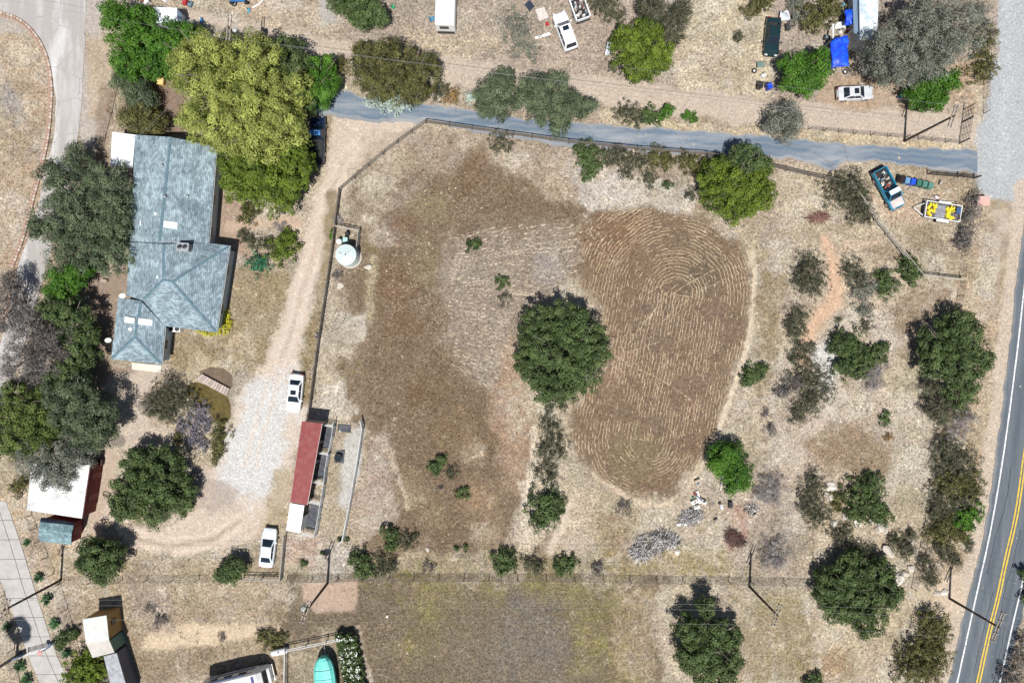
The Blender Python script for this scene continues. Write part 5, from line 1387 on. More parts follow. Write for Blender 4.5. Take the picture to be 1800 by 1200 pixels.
# agaves along the south-west drive
AGV = leafmat('agave_leaf', (0.03, 0.075, 0.03), (0.13, 0.24, 0.10), 0.1)
def agave(px, py, r_px, label, seed):
    r = np.random.default_rng(seed)
    R = r_px * PXM
    w = P(px, py)
    root = thing('agave_plant', label, 'plant', (w.x, w.y, -0.02), 0, 'agaves along the concrete drive')
    Vq, T = [], []
    for k in range(30):
        th = k * 2.4 + r.normal(0, .1)
        el = r.uniform(.25, 1.2)
        d = np.array([math.cos(th) * math.cos(el), math.sin(th) * math.cos(el), math.sin(el)])
        s_ = np.array([-math.sin(th), math.cos(th), 0]) * R * .13
        l = R * r.uniform(.85, 1.15)
        b = np.array([math.cos(th) * R * .08, math.sin(th) * R * .08, .05])
        Vq.append([b - s_ * .7, b + d * l * .5 - s_, b + d * l, b + d * l * .5 + s_])
        T.append(r.random())
    leaf_object('leaf_rosette', np.array(Vq), np.array(T), AGV, root, (0, 0, 0))
    MB().lathe((0, 0, 0), [(R * .14, -.03), (R * .17, .08), (R * .06, .22)], 7).build('core', AGV, root, local=True)
for i, (a_, b_, c_, l_) in enumerate([
    (48, 953, 8, 'small spiky green agave left of the barn roofed shed'),
    (70, 1013, 11, 'spiky agave right of the concrete drive, above the leaning pole'),
    (86, 1052, 13, 'bright green agave right of the concrete drive, just below the leaning pole'),
    (98, 1094, 12, 'spiky agave right of the concrete drive, above the gate'),
    (14, 1101, 10, 'spiky agave left of the concrete drive, above the palm shadow'),
    (119, 1146, 11, 'brown green agave right of the concrete drive, just below the gate'),
    (38, 1168, 13, 'dark agave left of the concrete drive, just below the gate'),
    (50, 1191, 13, 'dark agave left of the concrete drive at the bottom edge')]):
    agave(a_, b_, c_, l_, 300 + i)

# palm whose trunk leans out of the frame and whose shadow falls over the drive
def palm():
    w = P(30, 1152)
    root = thing('palm_tree', 'palm with thin dark trunk left of the concrete drive gate, crown outside the frame', 'tree', (w.x, w.y, -0.05))
    mb = MB(); hh = 7.2
    mb.tube((w.x, w.y, -.05), (w.x, w.y, hh), .20, .15, 8)
    mb.build('trunk', BARK, root)
    r = np.random.default_rng(3)
    Vq, T = [], []
    for k in range(80):
        th = r.uniform(0, 6.283); el = r.uniform(-.6, 1.5)
        ax = np.array([math.cos(th) * math.cos(el), math.sin(th) * math.cos(el), math.sin(el)])
        side = np.array([-math.sin(th), math.cos(th), 0])
        c = np.array([w.x, w.y, hh]) + ax * r.uniform(.4, 1.0)
        for j in range(13):
            a = (j - 6) / 6 * 1.25
            d = ax * math.cos(a) + side * math.sin(a)
            n_ = np.cross(d, np.cross(ax, side)); n_ /= np.linalg.norm(n_)
            Vq.append([c, c + d * .45 + n_ * .05, c + d * .95 + np.array([0, 0, -.12]), c + d * .45 - n_ * .05]); T.append(r.random())
    leaf_object('crown', np.array(Vq), np.array(T), LEAF['grove'], root, tuple(root.location))
palm()
# ------------------------------------------------------------------ buildings
def shingle(name, c, rot=0.0):
    m, N, L, B = nodemat(name)
    tc = N.new('ShaderNodeTexCoord'); mp = N.new('ShaderNodeMapping')
    mp.inputs['Rotation'].default_value = (0, 0, rot)
    L.new(tc.outputs['Object'], mp.inputs[0])
    br = N.new('ShaderNodeTexBrick')
    br.inputs['Scale'].default_value = 1.0
    br.inputs['Brick Width'].default_value = 0.42; br.inputs['Row Height'].default_value = 0.19
    br.inputs['Mortar Size'].default_value = 0.012; br.inputs['Bias'].default_value = 0.0
    br.inputs['Color1'].default_value = tuple(v * 0.72 for v in c) + (1,)
    br.inputs['Color2'].default_value = tuple(v * 1.3 for v in c) + (1,)
    br.inputs['Mortar'].default_value = tuple(v * 0.45 for v in c) + (1,)
    L.new(mp.outputs[0], br.inputs['Vector'])
    n = N.new('ShaderNodeTexNoise'); n.inputs['Scale'].default_value = 3.0; n.inputs['Detail'].default_value = 8; n.inputs['Roughness'].default_value = 0.8
    L.new(tc.outputs['Object'], n.inputs['Vector'])
    r = N.new('ShaderNodeValToRGB')
    r.color_ramp.elements[0].position = 0.36; r.color_ramp.elements[0].color = (0.74, 0.74, 0.74, 1)
    r.color_ramp.elements[1].position = 0.70; r.color_ramp.elements[1].color = (1.5, 1.46, 1.4, 1)
    n5 = N.new('ShaderNodeTexNoise'); n5.inputs['Scale'].default_value = 0.45; n5.inputs['Detail'].default_value = 6; n5.inputs['Distortion'].default_value = 0.8
    L.new(tc.outputs['Object'], n5.inputs['Vector'])
    sm = N.new('ShaderNodeMath'); sm.operation = 'MULTIPLY_ADD'; sm.inputs[1].default_value = 0.9
    of = N.new('ShaderNodeMath'); of.operation = 'SUBTRACT'; of.inputs[1].default_value = 0.45
    L.new(n5.outputs['Fac'], sm.inputs[0]); L.new(n.outputs['Fac'], of.inputs[0]); L.new(of.outputs[0], sm.inputs[2]); L.new(sm.outputs[0], r.inputs[0])
    mx = N.new('ShaderNodeMixRGB'); mx.blend_type = 'MULTIPLY'; mx.inputs[0].default_value = 1
    L.new(br.outputs['Color'], mx.inputs[1]); L.new(r.outputs[0], mx.inputs[2])
    L.new(mx.outputs[0], B.inputs['Base Color'])
    B.inputs['Roughness'].default_value = 0.9; B.inputs['Specular IOR Level'].default_value = 0.15
    bp = N.new('ShaderNodeBump'); bp.inputs['Distance'].default_value = 0.02; bp.inputs['Strength'].default_value = 0.7
    L.new(br.outputs['Fac'], bp.inputs['Height']); bp.invert = True
    L.new(bp.outputs[0], B.inputs['Normal'])
    return m
RC = (0.235, 0.305, 0.345)
ROOF_W = shingle('shingles_ew', RC, math.radians(90 + 4))     # slopes facing east or west
ROOF_S = shingle('shingles_ns', RC, math.radians(4))          # slopes facing north or south
CAP = paint('ridge_shingle', (0.11, 0.18, 0.215), 0.9, var=0.35, scale=4)
WALLB = paint('blue_grey_siding', (0.36, 0.42, 0.45), 0.7, var=0.06, scale=2, bump=0.004)
TRIMW = paint('white_trim', (0.72, 0.72, 0.70), 0.5, var=0.05)
WINGL = paint('window_glass', (0.02, 0.03, 0.035), 0.08, var=0.1)
SKYL = paint('skylight_dome', (0.80, 0.82, 0.82), 0.25, var=0.03)

def inset(poly, d):
    n = len(poly)
    ar = sum(poly[i][0] * poly[(i + 1) % n][1] - poly[(i + 1) % n][0] * poly[i][1] for i in range(n))
    sg = 1 if ar > 0 else -1
    out = []
    for i in range(n):
        p0, p1, p2 = Vector(poly[i - 1]), Vector(poly[i]), Vector(poly[(i + 1) % n])
        d1 = (p1 - p0).normalized(); d2 = (p2 - p1).normalized()
        n1 = Vector((-d1.y, d1.x)) * sg; n2 = Vector((-d2.y, d2.x)) * sg
        k = (n1 + n2); k = k / max(k.dot(n1), 0.3)
        out.append(tuple(p1 + k * d))
    return out

def house():
    root = thing('house', 'long single storey house with blue grey shingle roof, skylights and a south wing', 'house', P(300, 430))
    e, rg = 2.7, 4.35
    A = P(238, 237, e); R0 = P(300, 241, rg); B_ = P(381, 257, e); C = P(367, 427, e); D = P(404, 432, e)
    E = P(381, 584, e); Fp = P(290, 573, e); J = P(287, 491, 4.5); J2 = P(303, 495, 4.5); Wst = P(222, 519, e); K = P(280, 427, rg); K2 = P(288, 429, 4.5); W0 = P(228, 424, e); W0s = P(228, 425.5, e + .03)
    V_ = P(251, 528, 3.62)
    roof = MB()
    slopes = [(ROOF_W, [A, W0, K, R0]), (ROOF_W, [R0, K, C, B_]), (ROOF_W, [W0s, Wst, V_, J, K2]), (ROOF_W, [K2, J, J2]), (ROOF_W, [K2, J2, C]), (ROOF_S, [J2, D, C]), (ROOF_W, [J2, E, D]), (ROOF_S, [V_, Fp, E, J2, J])]
    s0 = P(248, 529, 3.52); s1 = P(237, 592, 3.55)
    nw = P(208, 523, 2.62); sw = P(195, 631, 2.62); se = P(284, 640, 2.62); ne = P(290, 574, 2.66)
    slopes += [(ROOF_W, [nw, sw, s1, s0]), (ROOF_S, [sw, se, s1]), (ROOF_W, [s0, s1, se, ne])]
    for mt, q in slopes:
        mb = MB(); q = [Vector(a) for a in q]
        if len(q) > 4 or True:
            c = sum(q, Vector()) / len(q)
            vs = q + [a - Vector((0, 0, .14)) for a in q]
            n = len(q)
            mb.slab(q, .14)
        mb.build('roof_slope', mt, root)
    for a, b in ((R0, K), (K2, J), (J, J2), (J2, D), (J2, E), (J, V_), (s0, s1), (s1, sw), (s1, se)):
        a, b = Vector(a), Vector(b)
        d = (b - a); n = int(d.length / .32); d.normalize()
        sd = d.cross(Vector((0, 0, 1))).normalized()
        mb = MB()
        for k in range(n):
            p = a + d * (k * .32); q = a + d * (k * .32 + .36)
            u = Vector((0, 0, .075)); lo = Vector((0, 0, .0))
            mb.add([p - sd * .15 + lo, p + u, p + sd * .15 + lo, q - sd * .15 + lo, q + u * .55, q + sd * .15 + lo], [(0, 1, 4, 3), (1, 2, 5, 4), (0, 2, 1), (3, 4, 5)])
        mb.build('ridge_cap', CAP, root)
    # fascia boards along the eaves
    for a, b in ((A, R0), (R0, B_), (B_, C), (C, D), (D, E), (E, Fp), (A, Wst), (W0s, K2), (Wst, V_), (nw, sw), (sw, se), (se, ne), (nw, s0)):
        MB().slab([Vector(a) + Vector((0, 0, -.145)), Vector(b) + Vector((0, 0, -.145)), Vector(b) * 1.0 + Vector((0.03, 0.03, -.145)), Vector(a) + Vector((0.03, 0.03, -.145))], .10).build('fascia', TRIMW, root)
    main = inset([(p.x, p.y) for p in (A, B_, C, D, E, Fp, Wst)], .42)
    MB().prism(main, -.05, 2.62).build('wall', WALLB, root)
    wing = inset([(p.x, p.y) for p in (nw, ne, se, sw)], .40)
    MB().prism(wing, -.05, 2.54).build('wall', WALLB, root)
    # east and south windows and doors, set proud of the siding
    def win(pa, pb, t0, t1, z0, z1, nm='window', mt=WINGL):
        a, b = Vector(pa), Vector(pb)
        d = (b - a).normalized(); nrm = Vector((d.y, -d.x))
        p, q = a + (b - a) * t0, a + (b - a) * t1
        o = nrm * .03; i_ = nrm * -.02
        w = MB().prism([tuple(p + i_ - d * .06), tuple(p + o - d * .06), tuple(q + o + d * .06), tuple(q + i_ + d * .06)], z0 - .06, z1 + .06).build(nm, TRIMW, root)
        o2 = nrm * .045
        MB().prism([tuple(p), tuple(p + o2), tuple(q + o2), tuple(q)], z0, z1).build('pane', mt, w)
    m = main[::-1] if sum(main[i][0] * main[(i + 1) % 7][1] - main[(i + 1) % 7][0] * main[i][1] for i in range(7)) < 0 else main
    for i in range(7):
        a, b = m[i], m[(i + 1) % 7]
        ln = math.hypot(b[0] - a[0], b[1] - a[1])
        if ln > 3:
            n = int(ln / 3.2)
            for k in range(n):
                t = (k + .5) / n
                win(a, b, t - .6 / ln, t + .6 / ln, 1.0, 2.1)
    w4 = wing[::-1] if sum(wing[i][0] * wing[(i + 1) % 4][1] - wing[(i + 1) % 4][0] * wing[i][1] for i in range(4)) < 0 else wing
    for i in range(4):
        a, b = w4[i], w4[(i + 1) % 4]
        ln = math.hypot(b[0] - a[0], b[1] - a[1])
        win(a, b, .5 - .55 / ln, .5 + .55 / ln, .9, 2.1)
    def on_roof(px, py, z):
        return P(px, py, z)
    # skylights with frames (px corners, height on slope)
    for q, zs in (([(247, 385), (265, 386), (264, 396.5), (246, 396)], (3.02, 3.48, 3.48, 3.02)),
                  ([(289.5, 388.5), (311.5, 391), (310, 402), (288.5, 399)], (4.18, 3.76, 3.76, 4.18)),
                  ([(220.5, 556), (236.5, 559), (235.5, 568), (219.5, 566)], (3.02, 3.52, 3.52, 3.02)),
                  ([(245, 559), (267, 562), (266.5, 572), (244, 569)], (3.50, 2.98, 2.98, 3.50))):
        c = Vector(P(sum(a for a, _ in q) / 4, sum(b for _, b in q) / 4, sum(zs) / 4))
        pts = [Vector(P(a, b, z + .10)) for (a, b), z in zip(q, zs)]
        fr = MB().slab([c + (p - c) * 1.10 + Vector((0, 0, .03)) for p in pts], .26).build('skylight', TRIMW, root)
        MB().slab([p + Vector((0, 0, .10)) for p in pts], .08).build('dome', SKYL, fr)
    # roof vents and pipes
    for px, py, z, r_, h_ in ((285, 291, 4.1, .13, .35), (281, 314, 3.95, .10, .22), (262, 321, 3.4, .10, .22), (275, 376, 3.8, .20, .28), (278.5, 487, 3.95, .20, .3), (229.5, 578, 3.15, .20, .3), (292.5, 346.5, 4.0, .13, .6), (329, 345, 3.55, .14, .2), (360, 350, 2.85, .11, .18), (307, 424, 3.75, .11, .2), (261, 367, 3.3, .12, .2)):
        p = P(px, py, z + .15)
        v = MB().lathe((p.x, p.y, z - .25), [(r_, 0), (r_, .25 + h_ * .7), (r_ * 1.25, .25 + h_ * .72), (r_ * 1.2, .25 + h_ * .9), (r_ * .3, .25 + h_)], 12).build('roof_vent', STEEL if r_ < .18 else TRIMW, root, smooth=True)
    # chimney
    p = P(324, 435, 4.0)
    ch = MB().box((p.x, p.y, 3.6), (1.25, .85, 1.5), math.radians(-4)).build('chimney', paint('stucco', (0.33, 0.30, 0.28), .9, var=.15), root)
    MB().box((p.x, p.y, 4.39), (1.4, 1.0, .08), math.radians(-4)).build('chimney_cap', STEEL, ch)
    for dx in (-.3, .3):
        MB().lathe((p.x + dx, p.y, 4.43), [(.16, 0), (.16, .22), (.24, .23), (.1, .30)], 10).build('flue', DARKM, ch)
    # service mast and dishes
    p = P(243, 240, 3.0)
    MB().tube((p.x + .1, p.y - .35, 2.3), (p.x + .1, p.y - .35, 4.4), .04).build('service_mast', STEEL, root)
    for px, py in ((213, 519), (188, 597)):
        p = P(px, py, 2.9)
        ds = MB().lathe((0, 0, 0), [(.04, 0), (.24, .045), (.36, .11), (.35, .115), (.23, .055), (.03, .015)], 18).build('satellite_dish', TRIMW, root, local=True, smooth=True)
        ds.location = Vector((p.x + .15, p.y, 2.95)) - root.location
        ds.rotation_euler = (math.radians(50), 0, math.radians(40))
        MB().tube((p.x + .15, p.y, 2.9), (p.x + .55, p.y, 2.45), .03).build('dish_arm', STEEL, root)
    # white patio cover on the north-west corner
    q = [P(197, 232, 2.5), P(238, 237, 2.55), P(233, 295, 2.55), P(194, 291, 2.5)]
    pc = MB().slab(q, .12).build('patio_cover', paint('patio_white', (0.70, 0.72, 0.74), .5, var=.05, dirt=(0.5, .5, .5), dirt_amt=.3), root)
    for a in (q[0], q[3]):
        MB().box((a.x + .25, a.y, 1.2), (.12, .12, 2.5)).build('post', TRIMW, pc)
    # back step slab
    q = [P(233, 637), P(285, 642), P(284, 655), P(233, 649)]
    MB().prism([(a.x, a.y) for a in q], -.05, .14).build('step', paint('pale_concrete', (0.62, .57, .48), .9, var=.08), root)
house()
# air conditioner by the south-east corner
p = P(312, 578)
ac = thing('air_conditioner', 'white air conditioning unit with two fans beside the house wall', 'air conditioner', (p.x, p.y, 0))
MB().box((p.x, p.y, .42), (1.45, .75, .86)).build('casing', WHITEP, ac)
for dx in (-.36, .36):
    MB().lathe((p.x + dx, p.y, .85), [(.30, 0), (.30, .025), (.05, .035)], 18).build('fan_grille', DARKM, ac)

# generic flat roofed box from roof corners seen in the photo
def roof_box(root, corners, h, over, wallmat, t=.12, drop=0.0):
    q = [P(a, b, h) for a, b in corners]
    MB().prism(inset([(p.x, p.y) for p in q], over), -.05, h - t - drop).build('wall', wallmat, root)
    return q

# white-roofed shed with red siding
REDW = paint('red_siding', (0.145, 0.022, 0.022), .75, var=.2, scale=3, bump=.004)
ROLLW = paint('white_roll_roofing', (0.66, 0.66, 0.65), .8, var=.08, scale=1.2, dirt=(0.30, .29, .28), dirt_amt=.7, dscale=.9)
s = thing('shed', 'red sided shed with white flat roof half under the grey green tree', 'shed', P(110, 865))
cor = [(55, 815), (158, 817), (144, 911), (47, 896)]
q = roof_box(s, cor, 2.9, .15, REDW)
mid0, mid1 = q[0].lerp(q[1], .45), q[3].lerp(q[2], .45)
for a in ([q[0], mid0, mid1, q[3]], [mid0 + Vector((0.02, 0, .015)), q[1] + Vector((0, 0, .015)), q[2] + Vector((0, 0, .015)), mid1 + Vector((0.02, 0, .015))]):
    MB().slab(a, .12).build('roof_sheet', ROLLW, s)
for i in range(4):
    a, b = q[i], q[(i + 1) % 4]
    d = (b - a).normalized(); nr = Vector((d.y, -d.x, 0)) * -.04
    MB().slab([a + Vector((0, 0, -.125)), b + Vector((0, 0, -.125)), b + nr + Vector((0, 0, -.125)), a + nr + Vector((0, 0, -.125))], .12).build('fascia', REDW, s)
wl = inset([(p.x, p.y) for p in q], .15)
a, b = Vector(wl[1]), Vector(wl[2])
d = (b - a).normalized()
for t0, t1 in ((.18, .30), (.6, .72)):
    p0, p1 = a.lerp(b, t0), a.lerp(b, t1)
    nr = Vector((-d.y, d.x)) * (1 if Vector((-d.y, d.x)).dot(a - Vector(wl[0])) > 0 else -1)
    MB().prism([tuple(p0), tuple(p0 + nr * .05), tuple(p1 + nr * .05), tuple(p1)], 0, 2.0).build('door', paint('shed_door', (0.20, .05, .045), .7), s)
# little box beside it
p = P(181, 811)
bx = thing('crate', 'small dark box standing beside the red wall of the white roofed shed', 'box', (p.x, p.y, 0), math.radians(-3))
MB().box((0, 0, .3), (.45, .65, .6)).build('body', paint('dark_wood', (0.05, .025, .02), .8), bx, local=True)
MB().box((0, 0, .63), (.52, .72, .06)).build('lid', paint('dark_wood2', (0.07, .035, .028), .8), bx, local=True)

# gambrel shed with teal shingles
GAM = shingle('shingles_teal', (0.20, 0.30, 0.33), math.radians(6))
s = thing('barn_shed', 'small red barn shaped shed with pale teal shingle roof', 'shed', P(108, 932))
za, zb, zc = 2.1, 2.9, 3.2
n0, n1 = P(72, 909, za), P(131, 917, za)
r0, r1 = P(68, 930, zc), P(126, 936, zc)
k0, k1 = P(70, 917, zb), P(129.5, 923, zb)
m0, m1 = P(68, 945, zb), P(125, 951, zb)
t0, t1 = P(70, 951, za), P(125, 957, za)
for a in ((n0, n1, k1, k0), (k0, k1, r1, r0), (r0, r1, m1, m0), (m0, m1, t1, t0)):
    MB().slab(a, .08).build('roof_slope', GAM, s)
wq = inset([(p.x, p.y) for p in (n0, n1, t1, t0)], .18)
MB().prism(wq, -.05, za - .05).build('wall', REDW, s)
for a, b, c_, d_, f_ in ((n0, k0, r0, m0, t0), (n1, k1, r1, m1, t1)):
    sg = 1 if a is n0 else -1
    off = Vector((.16 * sg, 0, -.12))
    pts = [Vector(v) + off for v in (a, b, c_, d_, f_)]
    mb = MB()
    th = Vector((.06 * sg, 0, 0))
    n = len(pts)
    mb.add(pts + [v + th for v in pts], [tuple(range(n)), tuple(range(2 * n - 1, n - 1, -1))] + [(i, (i + 1) % n, n + (i + 1) % n, n + i) for i in range(n)])
    mb.build('gable', REDW, s)
a, b = Vector((*wq[1], 0)), Vector((*wq[2], 0))
c_ = a.lerp(b, .5)
MB().box((c_.x + .03, c_.y, .95), (.06, 1.1, 1.9), math.radians(-6)).build('door', paint('shed_door', (0.2, .05, .045)), s)

# long red stable with white end section
REDR = paint('red_metal_roof', (0.195, 0.020, 0.020), .55, var=.10, scale=2.0, stretch=(.3, 1.6, 1), dirt=(0.25, 0.10, 0.075), dirt_amt=.6, dscale=1.6)
WHTR = paint('white_metal_roof', (0.80, 0.80, 0.79), .45, var=.03)
TANW = paint('stable_panel', (0.34, 0.28, 0.22), .8, var=.1)
s = thing('stable', 'long narrow open stable with red metal roof beside the dirt drive', 'stable', P(540, 815))
rh = 3.0
q = [P(531, 740, rh), P(566, 744, rh), P(540, 887, rh - .15), P(510, 882, rh - .15)]
f = [0, .34, .51, .68, 1.0]
for k in range(4):
    a, b = q[0].lerp(q[3], f[k]), q[1].lerp(q[2], f[k])
    c_, d_ = q[1].lerp(q[2], f[k + 1] + (.006 if k < 3 else 0)), q[0].lerp(q[3], f[k + 1] + (.006 if k < 3 else 0))
    up = Vector((0, 0, .012 * (3 - k)))
    MB().slab([a + up, b + up, c_ + up, d_ + up], .06).build('roof_sheet', REDR, s)
for a, b, nm in ((q[1], q[2], 'gutter'), (q[0], q[3], 'gutter')):
    MB().tube(a + Vector((0, 0, -.06)), b + Vector((0, 0, -.06)), .055, .055, 6).build(nm, paint('pink_trim', (0.55, .42, .40), .5), s)
wl = inset([(p.x, p.y) for p in q], .12)
def wallseg(parent, a, b, h, mat_, th=.1, z0=-.05, nm='wall'):
    a, b = Vector(a), Vector(b)
    d = (b - a).normalized(); nr = Vector((-d.y, d.x)) * th / 2
    return MB().prism([tuple(a - nr), tuple(b - nr), tuple(b + nr), tuple(a + nr)], z0, h).build(nm, mat_, parent)
wallseg(s, wl[0], wl[3], rh - .22, TANW)
wallseg(s, wl[0], wl[1], rh - .12, TANW)
wallseg(s, wl[2], wl[3], rh - .25, TANW)
for t in (.25, .5, .75):
    a, b = Vector(wl[0]).lerp(Vector(wl[3]), t), Vector(wl[1]).lerp(Vector(wl[2]), t)
    wallseg(s, a, a.lerp(b, .96), 2.2, TANW, nm='stall_partition')
for t in (.02, .25, .5, .75, .98):
    b = Vector(wl[1]).lerp(Vector(wl[2]), t)
    MB().box((b.x, b.y, 1.36), (.1, .1, 2.85)).build('post', STEEL, s)
s2 = thing('tack_shed', 'shed with bright white roof joined to the south end of the red stable', 'shed', P(520, 910))
q2 = [P(510, 884, 2.7), P(535, 888, 2.7), P(527.5, 936, 2.7), P(503, 932, 2.7)]
MB().slab(q2, .08).build('roof_sheet', WHTR, s2)
w2 = inset([(p.x, p.y) for p in q2], .1)
wallseg(s2, w2[0], w2[3], 2.6, WHITEP); wallseg(s2, w2[3], w2[2], 2.6, WHITEP)
wallseg(s2, Vector(w2[1]).lerp(Vector(w2[2]), .5), w2[2], 2.6, WHITEP)
for t in (0.02, .98):
    b = Vector(w2[1]).lerp(Vector(w2[2]), t)
    MB().box((b.x, b.y, 1.26), (.1, .1, 2.65)).build('post', STEEL, s2)

# trailer office at the bottom left with its long grey roof
OCH = paint('ochre_siding', (0.33, 0.20, 0.075), .7, var=.08, bump=.003)
TEALW = paint('teal_siding', (0.10, 0.19, 0.16), .7, var=.08)
ROOFP = paint('pale_sheet_roof', (0.56, 0.60, 0.56), .6, var=.06, scale=1, dirt=(0.40, .38, .33), dirt_amt=.6)
s = thing('trailer_shed', 'ochre sided trailer with pale stained flat roof at the bottom left', 'trailer', P(170, 1115))
q = [P(145, 1088, 3.0), P(187, 1081, 3.0), P(191.5, 1125, 3.0), P(151, 1129, 3.0)]
roof = MB().slab(q, .1).build('roof_sheet', ROOFP, s)
wq = inset([(p.x, p.y) for p in q], .08)
MB().prism(wq, .0, 2.9).build('wall', OCH, s)
qb = [P(151, 1129, 2.85), P(192, 1125, 2.85), P(201, 1146, 2.85), P(163, 1155.5, 2.85)]
MB().slab(qb, .1).build('roof_sheet', paint('grey_sheet_roof', (0.50, .47, .42), .6, var=.08, dirt=(.3, .28, .25)), s)
MB().prism(inset([(p.x, p.y) for p in qb], .08), .0, 2.74).build('wall', TEALW, s)
a, b = Vector(wq[1]), Vector(wq[2])
c_ = a.lerp(b, .45)
MB().box((c_.x + .02, c_.y, 1.7), (.08, .9, .8), math.radians(-6)).build('window', WINGL, s)
for px in (q[1], q[2]):
    pass
s = thing('long_shed', 'long narrow shed with mottled grey roof running off the bottom edge', 'shed', P(205, 1180))
q = [P(182, 1153, 2.4), P(205, 1147, 2.4), P(228, 1225, 2.4), P(202, 1232, 2.4)]
MB().slab(q, .08).build('roof_sheet', paint('mottled_roof', (0.33, .34, .36), .8, var=.35, scale=2.2), s)
MB().prism(inset([(p.x, p.y) for p in q], .08), -.05, 2.3).build('wall', paint('slate_wall', (0.10, .10, .13), .7, var=.1), s)

# ------------------------------------------------------------------ fences
def rail_fence(name, label, pts, h=1.35, rails=(1.3, .95, .6, .3), sp=2.6, rp=.075, rr=.055, mat_=PIPE, cat='fence', group=None, square=False):
    W_ = [P(*p) for p in pts]
    root = thing(name, label, cat, (W_[0].x, W_[0].y, 0), 0, group)
    pm = MB()
    pm.tube((0, 0, -.12), (0, 0, h), rp, rp, 6)
    first = None
    n_done = 0
    for a, b in zip(W_[:-1], W_[1:]):
        ln = (b - a).length
        n = max(1, round(ln / sp))
        for k in range(n + (1 if b is W_[-1] else 0)):
            c = a.lerp(b, k / n)
            if first is None:
                first = pm.build('post', mat_, root, local=True); o = first
            else:
                o = bpy.data.objects.new('post', first.data); link(o, root)
            o.location = (c.x - W_[0].x, c.y - W_[0].y, 0)
        for z in rails:
            MB().tube((a.x, a.y, z), (b.x, b.y, z), rr, rr, 5).build('rail', mat_, root)
    return root

rail_fence('rail_fence', 'pipe rail fence from the red stable up past the water tank', [(544, 742), (560, 620), (578, 500), (588, 430), (600, 335)], rails=(1.32, .85, .42), mat_=paint('dark_pipe', (0.13, .11, .09), .7, var=.3, dirt=(.3, .26, .2)))
rail_fence('rail_fence', 'pipe rail fence running diagonally from the tank up to the asphalt driveway', [(600, 335), (650, 292), (700, 252), (750, 217)], rails=(1.32, .85, .42), mat_=paint('dark_pipe', (0.13, .11, .09), .7, var=.3, dirt=(.3, .26, .2)))
rail_fence('rail_fence', 'dark pipe rail fence along the south edge of the asphalt driveway', [(750, 217), (870, 234), (1000, 252), (1120, 264), (1240, 273), (1340, 291), (1420, 310), (1488, 324)], rails=(1.32, .85, .42), mat_=paint('dark_pipe', (0.13, .11, .09), .7, var=.3, dirt=(.3, .26, .2)))
rail_fence('rail_fence', 'pipe rail fence slanting between the dark shrubs below the blue pickup', [(1488, 324), (1535, 388), (1575, 437), (1612, 484)], rails=(1.32, .95, .6), mat_=PIPE)
rail_fence('rail_fence', 'short pipe rail fence joining the slanting fence to the highway fence', [(1612, 484), (1688, 493)], rails=(1.32, .95, .6))
rail_fence('tank_fence', 'pipe rail enclosure on the north and east sides of the water tank', [(591, 399), (634, 407), (629, 447)], rails=(1.3, .85, .42))
rail_fence('rail_fence', 'pale double rail fence below the white roofed tack shed', [(504, 938), (497, 1015), (430, 1013)], rails=(1.3, .8, .4), mat_=PIPE)
rail_fence('corral_rail', 'long pale pipe rail bounding the corral lane on its east side', [(637, 738), (640, 752), (630, 815), (618, 882), (606, 944), (598, 953)], rails=(1.35, 1.0, .6), sp=3.0, rr=.065, mat_=PIPEW)
rail_fence('yard_fence', 'pale pipe fence around the boat yard at the bottom', [(505, 1215), (506, 1137), (612, 1115)], rails=(1.3, .75), sp=2.4, mat_=PIPEW)

def corral(label, pts, group='corral panels beside the stable'):
    return rail_fence('corral_fence', label, pts, h=1.55, rails=(1.5, 1.22, .95, .68, .4), sp=1.6, rp=.045, rr=.034, mat_=PIPEW, cat='fence', group=group)
corral('steel corral panels along the east side of the upper pen', [(591, 741), (588, 765), (582, 792)])
corral('steel corral panels along the east side of the middle pen', [(582, 792), (577, 820), (574, 848)])
corral('steel corral panels along the east side of the empty grassy pen', [(573, 852), (570, 872), (567, 888)])
corral('steel corral panels along the east side of the lower pen', [(567, 888), (563, 912), (558, 936)])
corral('corral panel across the top end of the pens', [(569, 744), (591, 748)])
corral('corral panel between the upper and middle pens', [(562, 793), (582, 796)])
corral('corral panel between the middle and empty pens', [(555, 843), (573, 847)])
corral('corral panel above the lower pen', [(547, 878), (567, 882)])
corral('corral panel closing the bottom of the lower pen', [(533, 934), (558, 938)])
MATB = paint('stall_mat', (0.055, 0.062, 0.075), .85, var=.45, scale=1.6, dirt=(0.20, .18, .16), dirt_amt=.5, dscale=1.3)
for nm, lab, qq, z in (('rubber_mat', 'dark rubber stall mat in the upper pen', [(570, 746), (589, 749), (583, 788), (564, 786)], .06),
                       ('rubber_mat', 'dark rubber stall mat in the middle pen', [(561, 798), (579, 800), (573, 842), (556, 840)], .06),
                       ('rubber_mat', 'dark rubber stall mat in the lower pen', [(545, 885), (567, 888), (560, 932), (538, 928)], .06)):
    r_ = thing(nm, lab, 'mat', P(*qq[0]), 0, 'rubber mats in the stable pens')
    n = 2
    a, b, c_, d_ = [P(*v) for v in qq]
    for k in range(n):
        t0, t1 = k / n + (.006 if k else 0), (k + 1) / n
        MB().slab([a.lerp(d_, t0) + Vector((0, 0, z)), b.lerp(c_, t0) + Vector((0, 0, z)), b.lerp(c_, t1) + Vector((0, 0, z)), a.lerp(d_, t1) + Vector((0, 0, z))], .10).build('mat_tile', MATB, r_)
for lab, qq in (('loose dark rubber mat lying outside the upper pen', [(594, 745), (617.5, 747), (616.5, 760), (593, 758.5)]), ('loose dark rubber mat with a water trough outside the middle pen', [(590, 792), (606.5, 790), (604, 814), (587, 812)])):
    tag(MB().slab([P(a, b, .05) for a, b in qq], .09).build('rubber_mat', MATB), lab, 'mat')
p = P(596, 803)
